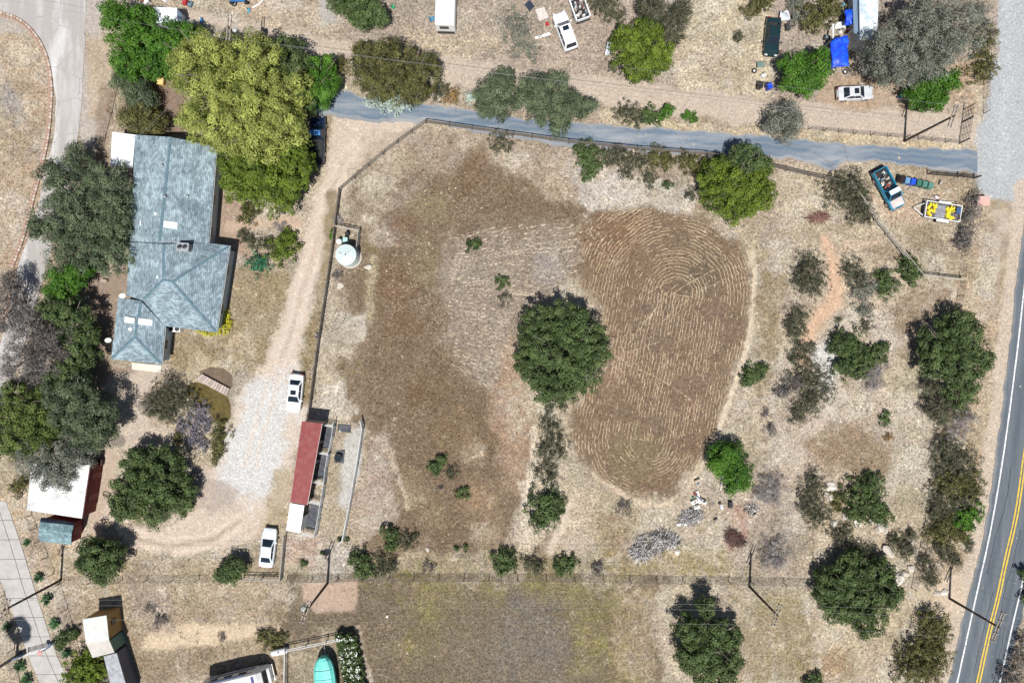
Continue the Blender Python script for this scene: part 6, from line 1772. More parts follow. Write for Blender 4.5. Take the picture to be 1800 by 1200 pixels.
tr = thing('water_trough', 'round dark water trough on the mat outside the middle pen', 'trough', (p.x, p.y, .05))
MB().lathe((p.x, p.y, .05), [(.42, 0), (.48, .45), (.44, .45), (.40, .30)], 16).build('tub', DARKM, tr, smooth=True)
MB().lathe((p.x, p.y, .30), [(.42, 0), (.42, .06)], 16).build('water', WINGL, tr)

def wire_fence(label, pts, sp=3.2, h=1.25, mat_=paint('rusty_post', (0.10, .065, .045), .9, var=.3), group=None, mesh=False, tilt=0.0):
    W_ = [P(*p) for p in pts]
    root = thing('wire_fence', label, 'fence', (W_[0].x, W_[0].y, 0), 0, group)
    first = None
    for a, b in zip(W_[:-1], W_[1:]):
        n = max(1, round((b - a).length / sp))
        for k in range(n + (1 if b is W_[-1] else 0)):
            c = a.lerp(b, k / n)
            if first is None:
                first = MB().tube((0, 0, -.12), (0, 0, h), .05, .04, 5).build('post', mat_, root, local=True); o = first
            else:
                o = bpy.data.objects.new('post', first.data); link(o, root)
            o.location = (c.x - W_[0].x, c.y - W_[0].y, 0)
            o.rotation_euler = (random.uniform(-.05, .05), random.uniform(-.05, .05), 0)
        for z in ((.25, .5, .75, 1.0, 1.2) if not mesh else (.1, .3, .5, .7, .9, 1.1, 1.22)):
            MB().tube((a.x, a.y, z), (b.x, b.y, z), .013 if mesh else .010, .013 if mesh else .010, 4).build('wire', FWIRE, root)
    return root
wire_fence('wire fence on thin posts below the turning circle, west part of the south boundary', [(112, 1022), (215, 1019), (350, 1017), (495, 1018)])
wire_fence('wire fence on thin posts along the middle of the south boundary', [(505, 1018), (640, 1015), (860, 1015), (1060, 1017), (1200, 1020)], mesh=True)
wire_fence('wire fence at the east end of the south boundary, by the round oak', [(1200, 1020), (1320, 1022), (1432, 1024)], mesh=True)
wire_fence('wire fence beside the highway above the tall roadside trees', [(1712, 312), (1700, 390), (1690, 450), (1684, 520), (1676, 556)])
wire_fence('wire fence beside the highway below the tall roadside trees', [(1641, 750), (1634, 850), (1627, 915), (1618, 960), (1602, 1032)])
wire_fence('wire fence on thin posts north of the asphalt driveway near the utility pole', [(1420, 228), (1500, 236), (1590, 243), (1686, 253)], sp=1.9)
wire_fence('wire fence beside the concrete drive left of the barn shaped shed', [(55, 905), (72, 950), (95, 1008)], sp=2.2)
wire_fence('wire fence along the right verge of the concrete drive down to the gate', [(104, 1025), (118, 1070), (130, 1110), (142, 1160)], sp=2.5)
wire_fence('wire fence along the left verge of the concrete drive', [(8, 1045), (22, 1110), (28, 1170), (40, 1230)], sp=2.8)
wire_fence('wire fence along the verge left of the house, beside the stained earth', [(206, 160), (197, 200), (185, 245), (179, 290)], sp=2.2)
wire_fence('wire fence north of the gravel road gate, top right', [(1729, 200), (1728, 150), (1740, 60)], sp=3.0)
rail_fence('garden_fence', 'white topped garden fence left of the house, under the grove', [(152, 588), (147, 650)], h=1.2, rails=(1.15, .7), sp=1.5, mat_=PIPEW)

# gates
def gate(name, label, a, b, h, mat_, rails=5, open_mesh=False):
    A_, B_ = P(*a), P(*b)
    root = thing(name, label, 'gate', (A_.x, A_.y, 0))
    for p in (A_, B_):
        MB().tube((p.x, p.y, -.1), (p.x, p.y, h + .15), .06, .06, 7).build('post', mat_, root)
    d = (B_ - A_)
    a2, b2 = A_ + d * .03, A_ + d * .97
    for k in range(rails):
        z = .15 + (h - .15) * k / (rails - 1)
        MB().tube((a2.x, a2.y, z), (b2.x, b2.y, z), .025, .025, 5).build('rail', mat_, root)
    for t in (0, .33, .66, 1):
        c = a2.lerp(b2, t)
        MB().tube((c.x, c.y, .15), (c.x, c.y, h), .025, .025, 5).build('stile', mat_, root)
    return root
gate('swing_gate', 'dark steel swing gate folded along the driveway beside the bins', (1629, 307), (1682, 311), 1.3, DARKM)
gate('swing_gate', 'short dark gate section ending at the gravel road', (1683, 311), (1711, 314), 1.3, DARKM)
gate('chain_gate', 'tall steel gate standing across the dirt track by the gravel road', (1686, 252), (1691, 215), 1.9, DARKM, 7)
gate('chain_gate', 'second leaf of the tall steel gate at the upper side of the track', (1691, 214), (1694, 192), 1.9, DARKM, 7)
g = gate('drive_gate', 'white steel gate across the concrete drive, bottom left', (50, 1146), (86, 1136), 1.3, WHITEP, 6)
BLUEW = paint('blue_grey_panel', (0.13, 0.19, 0.30), .6, var=.1)
wallseg(g, P(46, 1147).xy, P(30, 1152).xy, 1.2, BLUEW, nm='wing_panel')
wallseg(g, P(88, 1136).xy, P(100, 1124).xy, 1.2, BLUEW, nm='wing_panel')
p = P(85, 1137)
MB().lathe((p.x, p.y, 1.5), [(.28, 0), (.30, .04), (.26, .07)], 12).build('keypad_hood', paint('pink_plate', (.55, .25, .24), .6), g)

# ------------------------------------------------------------------ low block kerb at the left
KERB = [(-60, 12), (0, 25), (30, 35), (55, 55), (75, 85), (86, 120), (90, 160), (88, 200), (84, 240), (76, 280), (66, 320), (58, 350), (48, 390), (36, 430), (20, 470)]
kr = resample(catmull(KERB), 92)
bk = thing('block_kerb', 'low curved kerb of pale blocks along the left side of the concrete road', 'kerb', P(*KERB[1]))
BLK = [paint('kerb_block_%d' % k, c, .9, var=.15, scale=4) for k, c in enumerate([(0.46, .37, .30), (.52, .44, .37), (.38, .25, .19)])]
base = None
blocks = {}
for i in range(91):
    a, b = P(*kr[i]), P(*kr[i + 1])
    c_ = a.lerp(b, .5); d = b - a
    for row, (off, z, sz) in enumerate(((-.16, .07, (d.length * .94, .26, .26)), (.15, .03, (d.length * .94, .26, .16)))):
        key = row * 3 + (i % 3 if row == 0 else 2)
        nr = Vector((-d.y, d.x, 0)).normalized()
        p = c_ - nr * off
        if key not in blocks:
            o = MB().box((0, 0, 0), sz, 0, .93).build('block', BLK[key % 3], bk, local=True); blocks[key] = o.data
        else:
            o = bpy.data.objects.new('block', blocks[key]); link(o, bk)
        o.location = (p.x - bk.location.x, p.y - bk.location.y, z + random.uniform(-.015, .015))
        o.rotation_euler = (0, 0, math.atan2(d.y, d.x) + random.uniform(-.04, .04))

# ------------------------------------------------------------------ utility poles and lines
def pole(label, px, py, h, arm_dir, arms=2, trafo=None, arm_len=2.5):
    b = P(px, py)
    root = thing('utility_pole', label, 'utility pole', (b.x, b.y, 0), 0, 'wooden utility poles')
    MB().tube((b.x, b.y, -.2), (b.x, b.y, h), .16, .11, 9).build('pole', WOODP, root)
    d = Vector((math.cos(arm_dir), math.sin(arm_dir), 0)); nr = Vector((-d.y, d.x, 0))
    tips = []
    for k in range(arms):
        off = nr * (.16 if k == 0 else -.16)
        c = Vector((b.x, b.y, h - .25)) + off
        MB().add([], []).tube(c - d * arm_len / 2, c + d * arm_len / 2, .075, .075, 4).build('crossarm', paint('crossarm_wood', (0.30, .25, .20), .9, var=.25) if arms == 2 else WOODP, root)
        for t in (-.46, -.2, .2, .46):
            q = c + d * arm_len * t
            MB().lathe((q.x, q.y, q.z + .06), [(.04, 0), (.04, .06), (.075, .08), (.06, .16), (.03, .2)], 8).build('insulator', CERAM, root)
    for t in (-.46, 0.2, .46):
        tips.append(Vector((b.x, b.y, h + .0)) + d * arm_len * t)
    if trafo:
        q = Vector((b.x, b.y, h - 1.6)) + nr * trafo
        tf = MB().lathe(tuple(q), [(.26, 0), (.28, .05), (.28, .85), (.30, .87), (.22, 1.0), (.08, 1.04)], 14).build('transformer', paint('transformer_grey', (0.45, .46, .46), .5, var=.08), root, smooth=True)
        MB().lathe((q.x, q.y, q.z + 1.0), [(.05, 0), (.07, .1), (.03, .25)], 8).build('bushing', CERAM, tf)
    return tips
PI = math.pi
T1 = pole('utility pole with double crossarm between dirt track and driveway, top right', 1590, 248, 9.5, math.radians(70))
T2 = pole('utility pole leaning over the highway from the sandy corner', 1669, 1051, 8.6, math.radians(68), arm_len=3.6)
T3 = pole('utility pole on the wire fence south of the debris yard', 1317, 1030, 9.0, math.radians(70))
T4 = pole('utility pole with a transformer can south of the red stable', 576, 1024, 9.2, math.radians(70), trafo=.42)
T5 = pole('utility pole beside the barn shaped shed, cut off at the left edge', 107, 1019, 9.5, math.radians(70))
T6 = pole('utility pole rising out of the pepper tree at the dirt track', 458, 110, 9.6, math.radians(86), trafo=-.42, arm_len=2.8)
def wires(label, A_, B_, sag=.5, r=.010, group='overhead wires'):
    a, b = Vector(A_), Vector(B_)
    n = 14
    pts = []
    for k in range(n + 1):
        t = k / n
        p = a.lerp(b, t); p.z -= 4 * sag * t * (1 - t)
        pts.append(p)
    o = MB().path(pts, r, 4).build('power_line', CABLE)
    return tag(o, label, 'wire', group)
for k, w in enumerate(('northern', 'middle', 'southern')):
    i = 2 - k
    wires('%s overhead wire between the transformer pole and the pole south of the debris yard' % w, T4[i], T3[i])
    wires('%s overhead wire between the debris yard pole and the highway pole' % w, T3[i], T2[i], .35)
    wires('%s overhead wire between the shed pole at the left edge and the transformer pole' % w, T5[i], T4[i], .4)
    wires('%s overhead wire from the highway pole off to the right' % w, T2[i], T2[i] + Vector((35, -11, 1)), .3)
    if k != 1:
        wires('%s overhead wire from the pepper tree pole to the top right pole' % w, T6[i], T1[i], .9)
        wires('%s overhead wire from the pepper tree pole off to the left edge' % w, T6[i], T6[i] + Vector((-45, 6.0 + k, .5)), .5)
        wires('%s overhead wire from the top right pole up over the gravel road' % w, T1[i], T1[i] + Vector((30, 26.0, .5)), .5)
b = P(458, 110); c_ = P(1590, 248)
wires('lower telephone cable along the dirt track between the two northern poles', (b.x, b.y, 6.6), (c_.x, c_.y, 6.6), .9, .014)
b = P(455, 112)
wires('service wire from the pepper tree pole down to the house mast', (b.x, b.y, 7.6), P(244, 239, 4.3), .4, .014)
b = P(576, 1024)
wires('service wire from the transformer pole down to the boat yard', (b.x - .1, b.y - .2, 7.4), P(512, 1215, 3.6), .3, .014)
# ------------------------------------------------------------------ vehicles
def heading(dx, dy):
    return math.atan2(-dy, dx)

def carpaint(name, c, rough=.28, fade=None):
    return paint(name, c, rough, var=.05, scale=.9, spec=.5, dirt=fade, dirt_amt=.8 if fade else 0, dscale=1.1)

def plate(parent, name, pts, mat_, off=.012, th=.01):
    pts = [Vector(p) for p in pts]
    c = sum(pts, Vector()) / len(pts)
    n = (pts[1] - pts[0]).cross(pts[2] - pts[0]).normalized()
    if n.dot(c - Vector((0, 0, .6))) < 0:
        n = -n; pts = pts[::-1]
    a = [p + n * off for p in pts]; b = [p + n * (off - th - .02) for p in pts]
    k = len(pts)
    mb = MB(); mb.add(a + b, [tuple(range(k)), tuple(range(2 * k - 1, k - 1, -1))] + [(i, k + i, k + (i + 1) % k, (i + 1) % k) for i in range(k)])
    return mb.build(name, mat_, parent, local=True)

def face_rect(q, u0, u1, v0, v1):
    """q: four corners (bottom0, bottom1, top1, top0)"""
    q = [Vector(p) for p in q]
    def at(u, v):
        return q[0].lerp(q[1], u).lerp(q[3].lerp(q[2], u), v)
    return [at(u0, v0), at(u1, v0), at(u1, v1), at(u0, v1)]

def wheel(parent, x, y, r=.33, w=.22, rim=CHROME):
    o = MB().tube((x, y - w / 2, r), (x, y + w / 2, r), r, r, 16).build('wheel', RUBBER, parent, local=True)
    sg = 1 if y > 0 else -1
    MB().tube((x, y + sg * w / 2, r), (x, y + sg * (w / 2 + .015), r), r * .62, r * .5, 12).build('rim', rim, o, local=True)

LAMP = paint('lamp_glass', (0.55, .56, .57), .15, var=.05)
TAIL = paint('tail_lamp', (0.28, .01, .01), .2, var=.05)
TRIMB = paint('black_trim', (0.02, .02, .02), .6, var=.1)

def body_loft(stations):
    secs = []
    for x, w, zb, zt in stations:
        secs.append([(x, -w * .9, zb), (x, -w, zb + .16), (x, -w, zt - .2), (x, -w * .95, zt - .06), (x, -w * .84, zt), (x, w * .84, zt), (x, w * .95, zt - .06), (x, w, zt - .2), (x, w, zb + .16), (x, w * .9, zb)])
    return MB().loft([s_[::-1] for s_ in secs])

def cabin(root, mat_, xr0, xr1, xf1, xf0, wb, wr, zb, zr, sunroof=False, sides=2, roofmat=None, backglass=True, front='windshield'):
    b = [(xr0, -wb, zb), (xf0, -wb, zb), (xf0, wb, zb), (xr0, wb, zb)]
    t = [(xr1, -wr, zr), (xf1, -wr, zr), (xf1, wr, zr), (xr1, wr, zr)]
    mb = MB()
    xm = (xr1 + xf1) / 2
    tc_ = [(xr1 + .12, -wr * .6, zr + .03), (xf1 - .12, -wr * .6, zr + .03), (xf1 - .12, wr * .6, zr + .03), (xr1 + .12, wr * .6, zr + .03)]
    mb.add(b + t + tc_, [(0, 1, 5, 4), (1, 2, 6, 5), (2, 3, 7, 6), (3, 0, 4, 7), (4, 5, 9, 8), (5, 6, 10, 9), (6, 7, 11, 10), (7, 4, 8, 11), (8, 9, 10, 11), (3, 2, 1, 0)])
    cb = mb.build('cabin', mat_, root, local=True)
    if roofmat is not None:
        plate(root, 'roof_panel', [(xr1 + .04, -wr * .96, zr + .03), (xf1 - .04, -wr * .96, zr + .03), (xf1 - .04, wr * .96, zr + .03), (xr1 + .04, wr * .96, zr + .03)], roofmat, .02)
    plate(root, 'windshield', face_rect([b[1], b[2], t[2], t[1]], .06, .94, .04, .93), GLASS)
    if backglass:
        plate(root, 'rear_window', face_rect([b[3], b[0], t[0], t[3]], .09, .91, .10, .90), GLASS)
    for q in ([b[0], b[1], t[1], t[0]], [b[2], b[3], t[3], t[2]]):
        n = sides
        for k in range(n):
            u0, u1 = .08 + .84 * k / n + (.02 if k else 0), .08 + .84 * (k + 1) / n - .01
            plate(root, 'side_window', face_rect(q, u0, u1, .14, .86), GLASS)
    if sunroof:
        x0 = xf1 - .15
        plate(root, 'sunroof', [(x0 - .55, -wr * .55, zr + .03), (x0, -wr * .55, zr + .03), (x0, wr * .55, zr + .03), (x0 - .55, wr * .55, zr + .03)], GLASS, .012)

def front_rear(root, L, W, zt_f, zt_r):
    for s_ in (-1, 1):
        MB().box((L / 2 - .10, s_ * W * .33, zt_f - .12), (.16, .34, .13)).build('headlight', LAMP, root, local=True)
        MB().box((-L / 2 + .04, s_ * W * .36, zt_r - .16), (.08, .30, .14)).build('tail_light', TAIL, root, local=True)

def mirrors(root, x, w, z, mat_):
    for s_ in (-1, 1):
        MB().box((x, s_ * (w + .10), z), (.14, .20, .13)).build('mirror', mat_, root, local=True)

def sedan(label, px, py, hd, mat_, L=4.75, W=1.8, sunroof=True, scale=1.0, coupe=False, name='parked_car'):
    p = P(px, py, .8)
    root = thing(name, label, 'car', (p.x, p.y, 0), hd)
    root.scale = (scale,) * 3
    h = W / 2
    body_loft([(-L / 2, h * .78, .36, .72), (-L / 2 + .12, h * .92, .28, .90), (-L * .36, h, .22, .97), (-L * .1, h, .2, .94), (L * .2, h, .2, .93), (L * .36, h * .98, .22, .86), (L / 2 - .25, h * .9, .26, .76), (L / 2 - .06, h * .76, .34, .64), (L / 2, h * .62, .40, .56)]).build('body', mat_, root, local=True, smooth=False)
    if coupe:
        cabin(root, mat_, -L * .38, -L * .19, L * .05, L * .24, h * .88, h * .66, .90, 1.34, sunroof)
    else:
        cabin(root, mat_, -L * .36, -L * .21, L * .06, L * .23, h * .90, h * .68, .90, 1.42, sunroof)
    for x in (-L * .29, L * .31):
        for s_ in (-1, 1):
            wheel(root, x, s_ * (h - .10))
    front_rear(root, L, W, .78, .95)
    mirrors(root, L * .17, h, .98, mat_)
    for s_ in (-1, 1):
        for x in (-L * .13, L * .05):
            MB().box((x, s_ * (h + .004), .80), (.16, .02, .03)).build('door_handle', CHROME, root, local=True)
    MB().box((L / 2 - .015, 0, .42), (.05, W * .5, .14)).build('grille', TRIMB, root, local=True)
    MB().box((-L / 2 - .005, 0, .62), (.03, .5, .12)).build('licence_plate', WHITEP, root, local=True)
    return root

WCAR = carpaint('car_white', (0.78, .79, .80))
PEARL = carpaint('car_pearl', (0.70, .74, .78))
SILV = carpaint('car_silver', (0.55, .56, .57))
NAVY = carpaint('car_dark_green', (0.012, .03, .035), .15)
sedan('white sedan with a black sunroof parked on the gravel by the rail fence', 518, 691, heading(-7, 65), WCAR)
sedan('white coupe with bluish hood parked below the stable at the wire fence', 470.5, 963, heading(8, -68), PEARL, sunroof=False, coupe=True, L=4.8)
sedan('silver sedan with dark sunroof parked on the dirt track below the blue tarpaulin', 1504, 163, heading(60, -3), SILV, L=4.4, W=1.72)
sedan('dark green sedan parked left of the round green tree in the top yard', 1358.5, 64, heading(-6, 66), NAVY, sunroof=False, L=4.7)

def suv(label, px, py, hd, mat_):
    L, W = 4.75, 1.85
    p = P(px, py, .9)
    root = thing('parked_car', label, 'car', (p.x, p.y, 0), hd)
    h = W / 2
    body_loft([(-L / 2, h * .88, .40, .95), (-L / 2 + .1, h * .96, .3, 1.05), (-L * .3, h, .28, 1.08), (L * .18, h, .28, 1.06), (L * .34, h * .98, .28, 1.02), (L / 2 - .22, h * .92, .3, .94), (L / 2, h * .74, .42, .72)]).build('body', mat_, root, local=True)
    cabin(root, mat_, -L * .475, -L * .41, L * .08, L * .22, h * .92, h * .74, 1.03, 1.68, True, 3)
    for y in (-.5, .5):
        MB().tube((-L * .38, y, 1.75), (L * .04, y, 1.75), .022, .022, 5).build('roof_rail', CHROME, root, local=True)
    for x in (-L * .29, L * .31):
        for s_ in (-1, 1):
            wheel(root, x, s_ * (h - .10), .36)
    front_rear(root, L, W, .95, 1.02)
    mirrors(root, L * .17, h, 1.1, mat_)
    MB().box((L / 2 - .01, 0, .52), (.05, W * .5, .18)).build('grille', TRIMB, root, local=True)
    MB().box((-L / 2 - .01, 0, .5), (.1, W * .9, .16)).build('bumper', TRIMB, root, local=True)
    return root
suv('white sport utility vehicle with sunroof parked in the top yard', 993.5, 54, heading(-21, -58), WCAR)

JUNK = [paint('junk_%d' % k, c, .8, var=.25, scale=5) for k, c in enumerate([(0.62, .60, .57), (0.05, .05, .055), (0.33, .29, .25), (0.20, .06, .05), (0.13, .20, .25), (0.45, .38, .30)])]
def junk_load(label, parent_xf, x0, x1, w, z, n, seed, pal=JUNK):
    loc, hd = parent_xf
    r = random.Random(seed)
    root = thing('junk_load', label, 'junk', (loc.x, loc.y, z), hd)
    for k in range(n):
        sx, sy, sz = r.uniform(.16, .5), r.uniform(.12, .42), r.uniform(.10, .42)
        x, y = r.uniform(x0 + .2, x1 - .2), r.uniform(-w + .2, w - .2)
        if r.random() < .3:
            a = r.uniform(0, 6.28)
            MB().tube((x, y, sz / 2 + .03), (x + .35 * math.cos(a), max(-w + .06, min(w - .06, y + .35 * math.sin(a))), sz * .6 + .08), r.uniform(.04, .12), r.uniform(.04, .12), 8).build('junk_piece', pal[r.randrange(len(pal))], root, local=True)
        else:
            MB().box((x, y, sz / 2), (sx, sy, sz), r.uniform(0, 3.1), r.uniform(.7, 1)).build('junk_piece', pal[r.randrange(len(pal))], root, local=True)
    return root

def pickup(label, px, py, hd, mat_, L=5.4, W=1.9, roofmat=None, hoodmat=None, load=None, bedmat=None, seed=3, name='pickup_truck', bed_cover=None):
    p = P(px, py, .8)
    root = thing(name, label, 'pickup', (p.x, p.y, 0), hd)
    h = W / 2
    xb = -L / 2; xc = L * .01; xf = L * .17
    body_loft([(xc - .05, h * .98, .35, 1.08), (L * .2, h, .32, 1.08), (L * .36, h, .34, 1.05), (L / 2 - .15, h * .96, .38, .98), (L / 2, h * .86, .46, .86)]).build('body', mat_, root, local=True)
    cabin(root, mat_, xc, xc + .22, xf, xf + .62, h * .93, h * .74, 1.04, 1.72, False, 1, roofmat)
    MB().box(((xb + xc) / 2, 0, .62), (xc - xb - .04, W * .92, .12)).build('bed_floor', bedmat or TRIMB, root, local=True)
    for s_ in (-1, 1):
        MB().box(((xb + xc) / 2, s_ * (h - .07), .80), (xc - xb - .06, .14, .58), 0, .97).build('bed_side', mat_, root, local=True)
    MB().box((xb + .05, 0, .80), (.09, W * .84, .56)).build('tailgate', bedmat or mat_, root, local=True)
    MB().box((xb - .09, 0, .55), (.16, W * .94, .16)).build('bumper', TRIMB, root, local=True)
    MB().box((L / 2 + .06, 0, .52), (.14, W * .92, .18)).build('bumper', CHROME, root, local=True)
    if hoodmat:
        plate(root, 'hood', [(xf + .66, -h * .80, 1.07), (L / 2 - .14, -h * .78, .99), (L / 2 - .14, h * .78, .99), (xf + .66, h * .80, 1.07)], hoodmat, .018)
    for x in (-L * .29, L * .33):
        for s_ in (-1, 1):
            wheel(root, x, s_ * (h - .09), .37, .24)
    for s_ in (-1, 1):
        MB().box((L / 2 - .03, s_ * h * .62, .78), (.10, .28, .2)).build('headlight', LAMP, root, local=True)
        MB().box((xb - .005, s_ * (h - .1), .82), (.04, .12, .26)).build('tail_light', TAIL, root, local=True)
    mirrors(root, xf + .4, h, 1.15, mat_)
    if load:
        junk_load(load, (Vector((p.x, p.y, 0)), hd), xb + .1, xc - .1, h - .14, .685, 26, seed)
    return root
TURQ = carpaint('car_turquoise', (0.02, .20, .32), .35, (0.05, .28, .38))
pickup('old turquoise pickup with white cab roof and faded hood by the bins', 1562, 331, heading(31, 58), TURQ, L=5.2, roofmat=WHITEP, hoodmat=paint('faded_hood', (0.60, .47, .44), .6, var=.2, scale=1.5, dirt=(.75, .74, .72), dirt_amt=.9, dscale=1.4), load='mixed junk filling the bed of the turquoise pickup', seed=5)
pickup('white pickup cut by the top edge with tools in its open bed', 1013, -2, heading(-21, -60), WCAR, load='tools, buckets and boxes in the bed of the white pickup', seed=9)
pickup('dark blue pickup with tarpaulin hidden under the pepper tree at the driveway', 557, 246, heading(2, -60), carpaint('car_navy', (0.01, .022, .05), .2), L=5.6, roofmat=paint('blue_tarp_roof', (0.06, .20, .50), .5, var=.4, scale=3))

# motorhome, bottom
def motorhome():
    p = P(418, 1201, 1.6)
    hd = heading(100, -24)
    root = thing('motorhome', 'white motorhome with navy stripes at the bottom edge', 'motorhome', (p.x, p.y, 0), hd)
    L, h = 8.0, 1.2
    def sec(x, w, zt, zb=.45):
        return [(x, w * .96, zb), (x, w, zb + .3), (x, w, zt - .25), (x, w * .9, zt - .05), (x, w * .7, zt), (x, -w * .7, zt), (x, -w * .9, zt - .05), (x, -w, zt - .25), (x, -w, zb + .3), (x, -w * .96, zb)]
    MB().loft([sec(-L / 2, h, 2.95), (sec(L * .28, h, 2.95)), sec(L * .36, h * .98, 2.85), sec(L * .42, h * .92, 2.4), sec(L * .46, h * .86, 1.55), sec(L / 2 - .06, h * .78, 1.35), sec(L / 2, h * .7, 1.0)]).build('body', WHITEP, root, local=True)
    NV = paint('navy_stripe', (0.015, .025, .16), .35)
    for s_ in (-1, 1):
        for z in (1.0, 1.25, 2.3):
            MB().box((-.6, s_ * (h + .006), z), (L * .72, .02, .14)).build('stripe', NV, root, local=True)
        for x in (-2.6, -.8, 1.0):
            MB().box((x, s_ * (h + .008), 1.85), (1.0, .02, .5)).build('side_window', GLASS, root, local=True)
    MB().box((L * .305, 0, 2.955), (.35, h * 1.5, .03)).build('stripe', NV, root, local=True)
    plate(root, 'windshield', [(L * .425, -h * .8, 2.3), (L * .455, -h * .75, 1.6), (L * .455, h * .75, 1.6), (L * .425, h * .8, 2.3)], GLASS, .03)
    MB().box((-.7, .1, 3.06), (.95, .75, .26), 0, .85).build('air_conditioner', WHITEP, root, local=True)
    for x, y in ((-2.2, .3), (.9, .35), (1.9, -.2)):
        MB().box((x, y, 2.99), (.5, .5, .10), 0, .9).build('roof_vent', STEEL, root, local=True)
    for x in (-L * .28, L * .36):
        for s_ in (-1, 1):
            wheel(root, x, s_ * (h - .14), .40, .26)
    for s_ in (-1, 1):
        MB().box((L / 2 - .02, s_ * .6, .9), (.08, .3, .2)).build('headlight', LAMP, root, local=True)
    MB().box((L / 2 + .04, 0, .55), (.14, 2.0, .2)).build('bumper', CHROME, root, local=True)
    MB().tube((-3.6, h + .06, 2.6), (1.5, h + .06, 2.6), .08, .08, 8).build('awning_roll', paint('awning_navy', (.05, .07, .16), .6), root, local=True)
motorhome()

# boat under turquoise cover
def boat():
    p = P(572, 1192, 1.2)
    hd = heading(-8, -80)
    root = thing('covered_boat', 'boat on a trailer under a turquoise cover at the bottom edge', 'boat', (p.x, p.y, 0), hd)
    def sec(x, w, zt, zb):
        return [(x, w * .55, zb), (x, w, zb + .45), (x, w * 1.02, zt - .45), (x, w * .72, zt - .12), (x, w * .1, zt), (x, -w * .1, zt), (x, -w * .72, zt - .12), (x, -w * 1.02, zt - .45), (x, -w, zb + .45), (x, -w * .55, zb)]
    TQ = paint('turquoise_cover', (0.16, .60, .52), .55, var=.08, scale=1.3, bump=.03, dirt=(.08, .42, .36), dirt_amt=.5)
    MB().loft([sec(-3.0, 1.1, 1.7, .6), sec(-1.5, 1.25, 1.95, .55), sec(.5, 1.25, 2.05, .55), sec(1.6, 1.12, 2.0, .6), sec(2.3, .85, 1.9, .75), sec(2.7, .50, 1.8, .95)]).build('cover', TQ, root, local=True)
    for x in (-2.2, -1.0, .2, 1.3):
        MB().path([(x, -1.28, 1.2), (x, -.95, 1.92), (x, 0, 2.08), (x, .95, 1.92), (x, 1.28, 1.2)], .018, 4).build('tie_rope', TRIMB, root, local=True)
    MB().box((0, 0, .42), (5.2, 1.0, .10)).build('trailer_frame', STEEL, root, local=True)
    MB().tube((2.4, 0, .45), (3.6, 0, .42), .05, .05, 6).build('tongue', STEEL, root, local=True)
    for s_ in (-1, 1):
        wheel(root, -.8, s_ * 1.02, .33, .2)
boat()

# camper trailer at the top edge
def camper():
    p = P(784, 8, 1.5)
    root = thing('camper_trailer', 'white camper trailer in the top yard, cut by the top edge', 'trailer', (p.x, p.y, 0), heading(2, -60))
    def sec(x, w, zt, zb=.5):
        return [(x, w, zb), (x, w, zt - .2), (x, w * .92, zt - .04), (x, w * .8, zt), (x, -w * .8, zt), (x, -w * .92, zt - .04), (x, -w, zt - .2), (x, -w, zb)]
    MB().loft([sec(-2.9, 1.12, 2.35, .7), sec(-2.75, 1.2, 2.6), sec(2.6, 1.2, 2.6), sec(2.9, 1.1, 2.1, .8)]).build('body', WHITEP, root, local=True)
    MB().box((-3.02, 0, .62), (.22, 2.0, .16)).build('bumper', TRIMB, root, local=True)
    MB().box((-2.93, .1, 1.7), (.04, 1.1, .6)).build('rear_window', GLASS, root, local=True)
    MB().box((.8, .1, 2.66), (.36, .36, .12), 0, .9).build('roof_vent', STEEL, root, local=True)
    MB().box((-1.4, .0, 2.65), (.9, .02, .02)).build('roof_seam', STEEL, root, local=True)
    for s_ in (-1, 1):
        wheel(root, -.3, s_ * 1.08, .34, .2)
        MB().box((.6, s_ * 1.205, 1.7), (.9, .02, .55)).build('side_window', GLASS, root, local=True)
    MB().tube((2.8, 0, .6), (4.1, 0, .55), .06, .06, 6).build('tongue', STEEL, root, local=True)
camper()
p = P(760, 36)
jk = thing('folding_chair', 'blue folding chair lying beside the white camper trailer', 'chair', (p.x, p.y, 0), .5)
MB().box((0, 0, .35), (.55, .5, .04)).build('seat', paint('blue_canvas', (0.06, .22, .36), .7, var=.2), jk, local=True)
MB().box((-.3, 0, .62), (.05, .5, .5)).build('backrest', paint('blue_canvas', (0.06, .22, .36)), jk, local=True)
for x in (-.25, .25):
    for y in (-.22, .22):
        MB().tube((x, y, -.02), (x, y, .34), .02).build('leg', STEEL, jk, local=True)

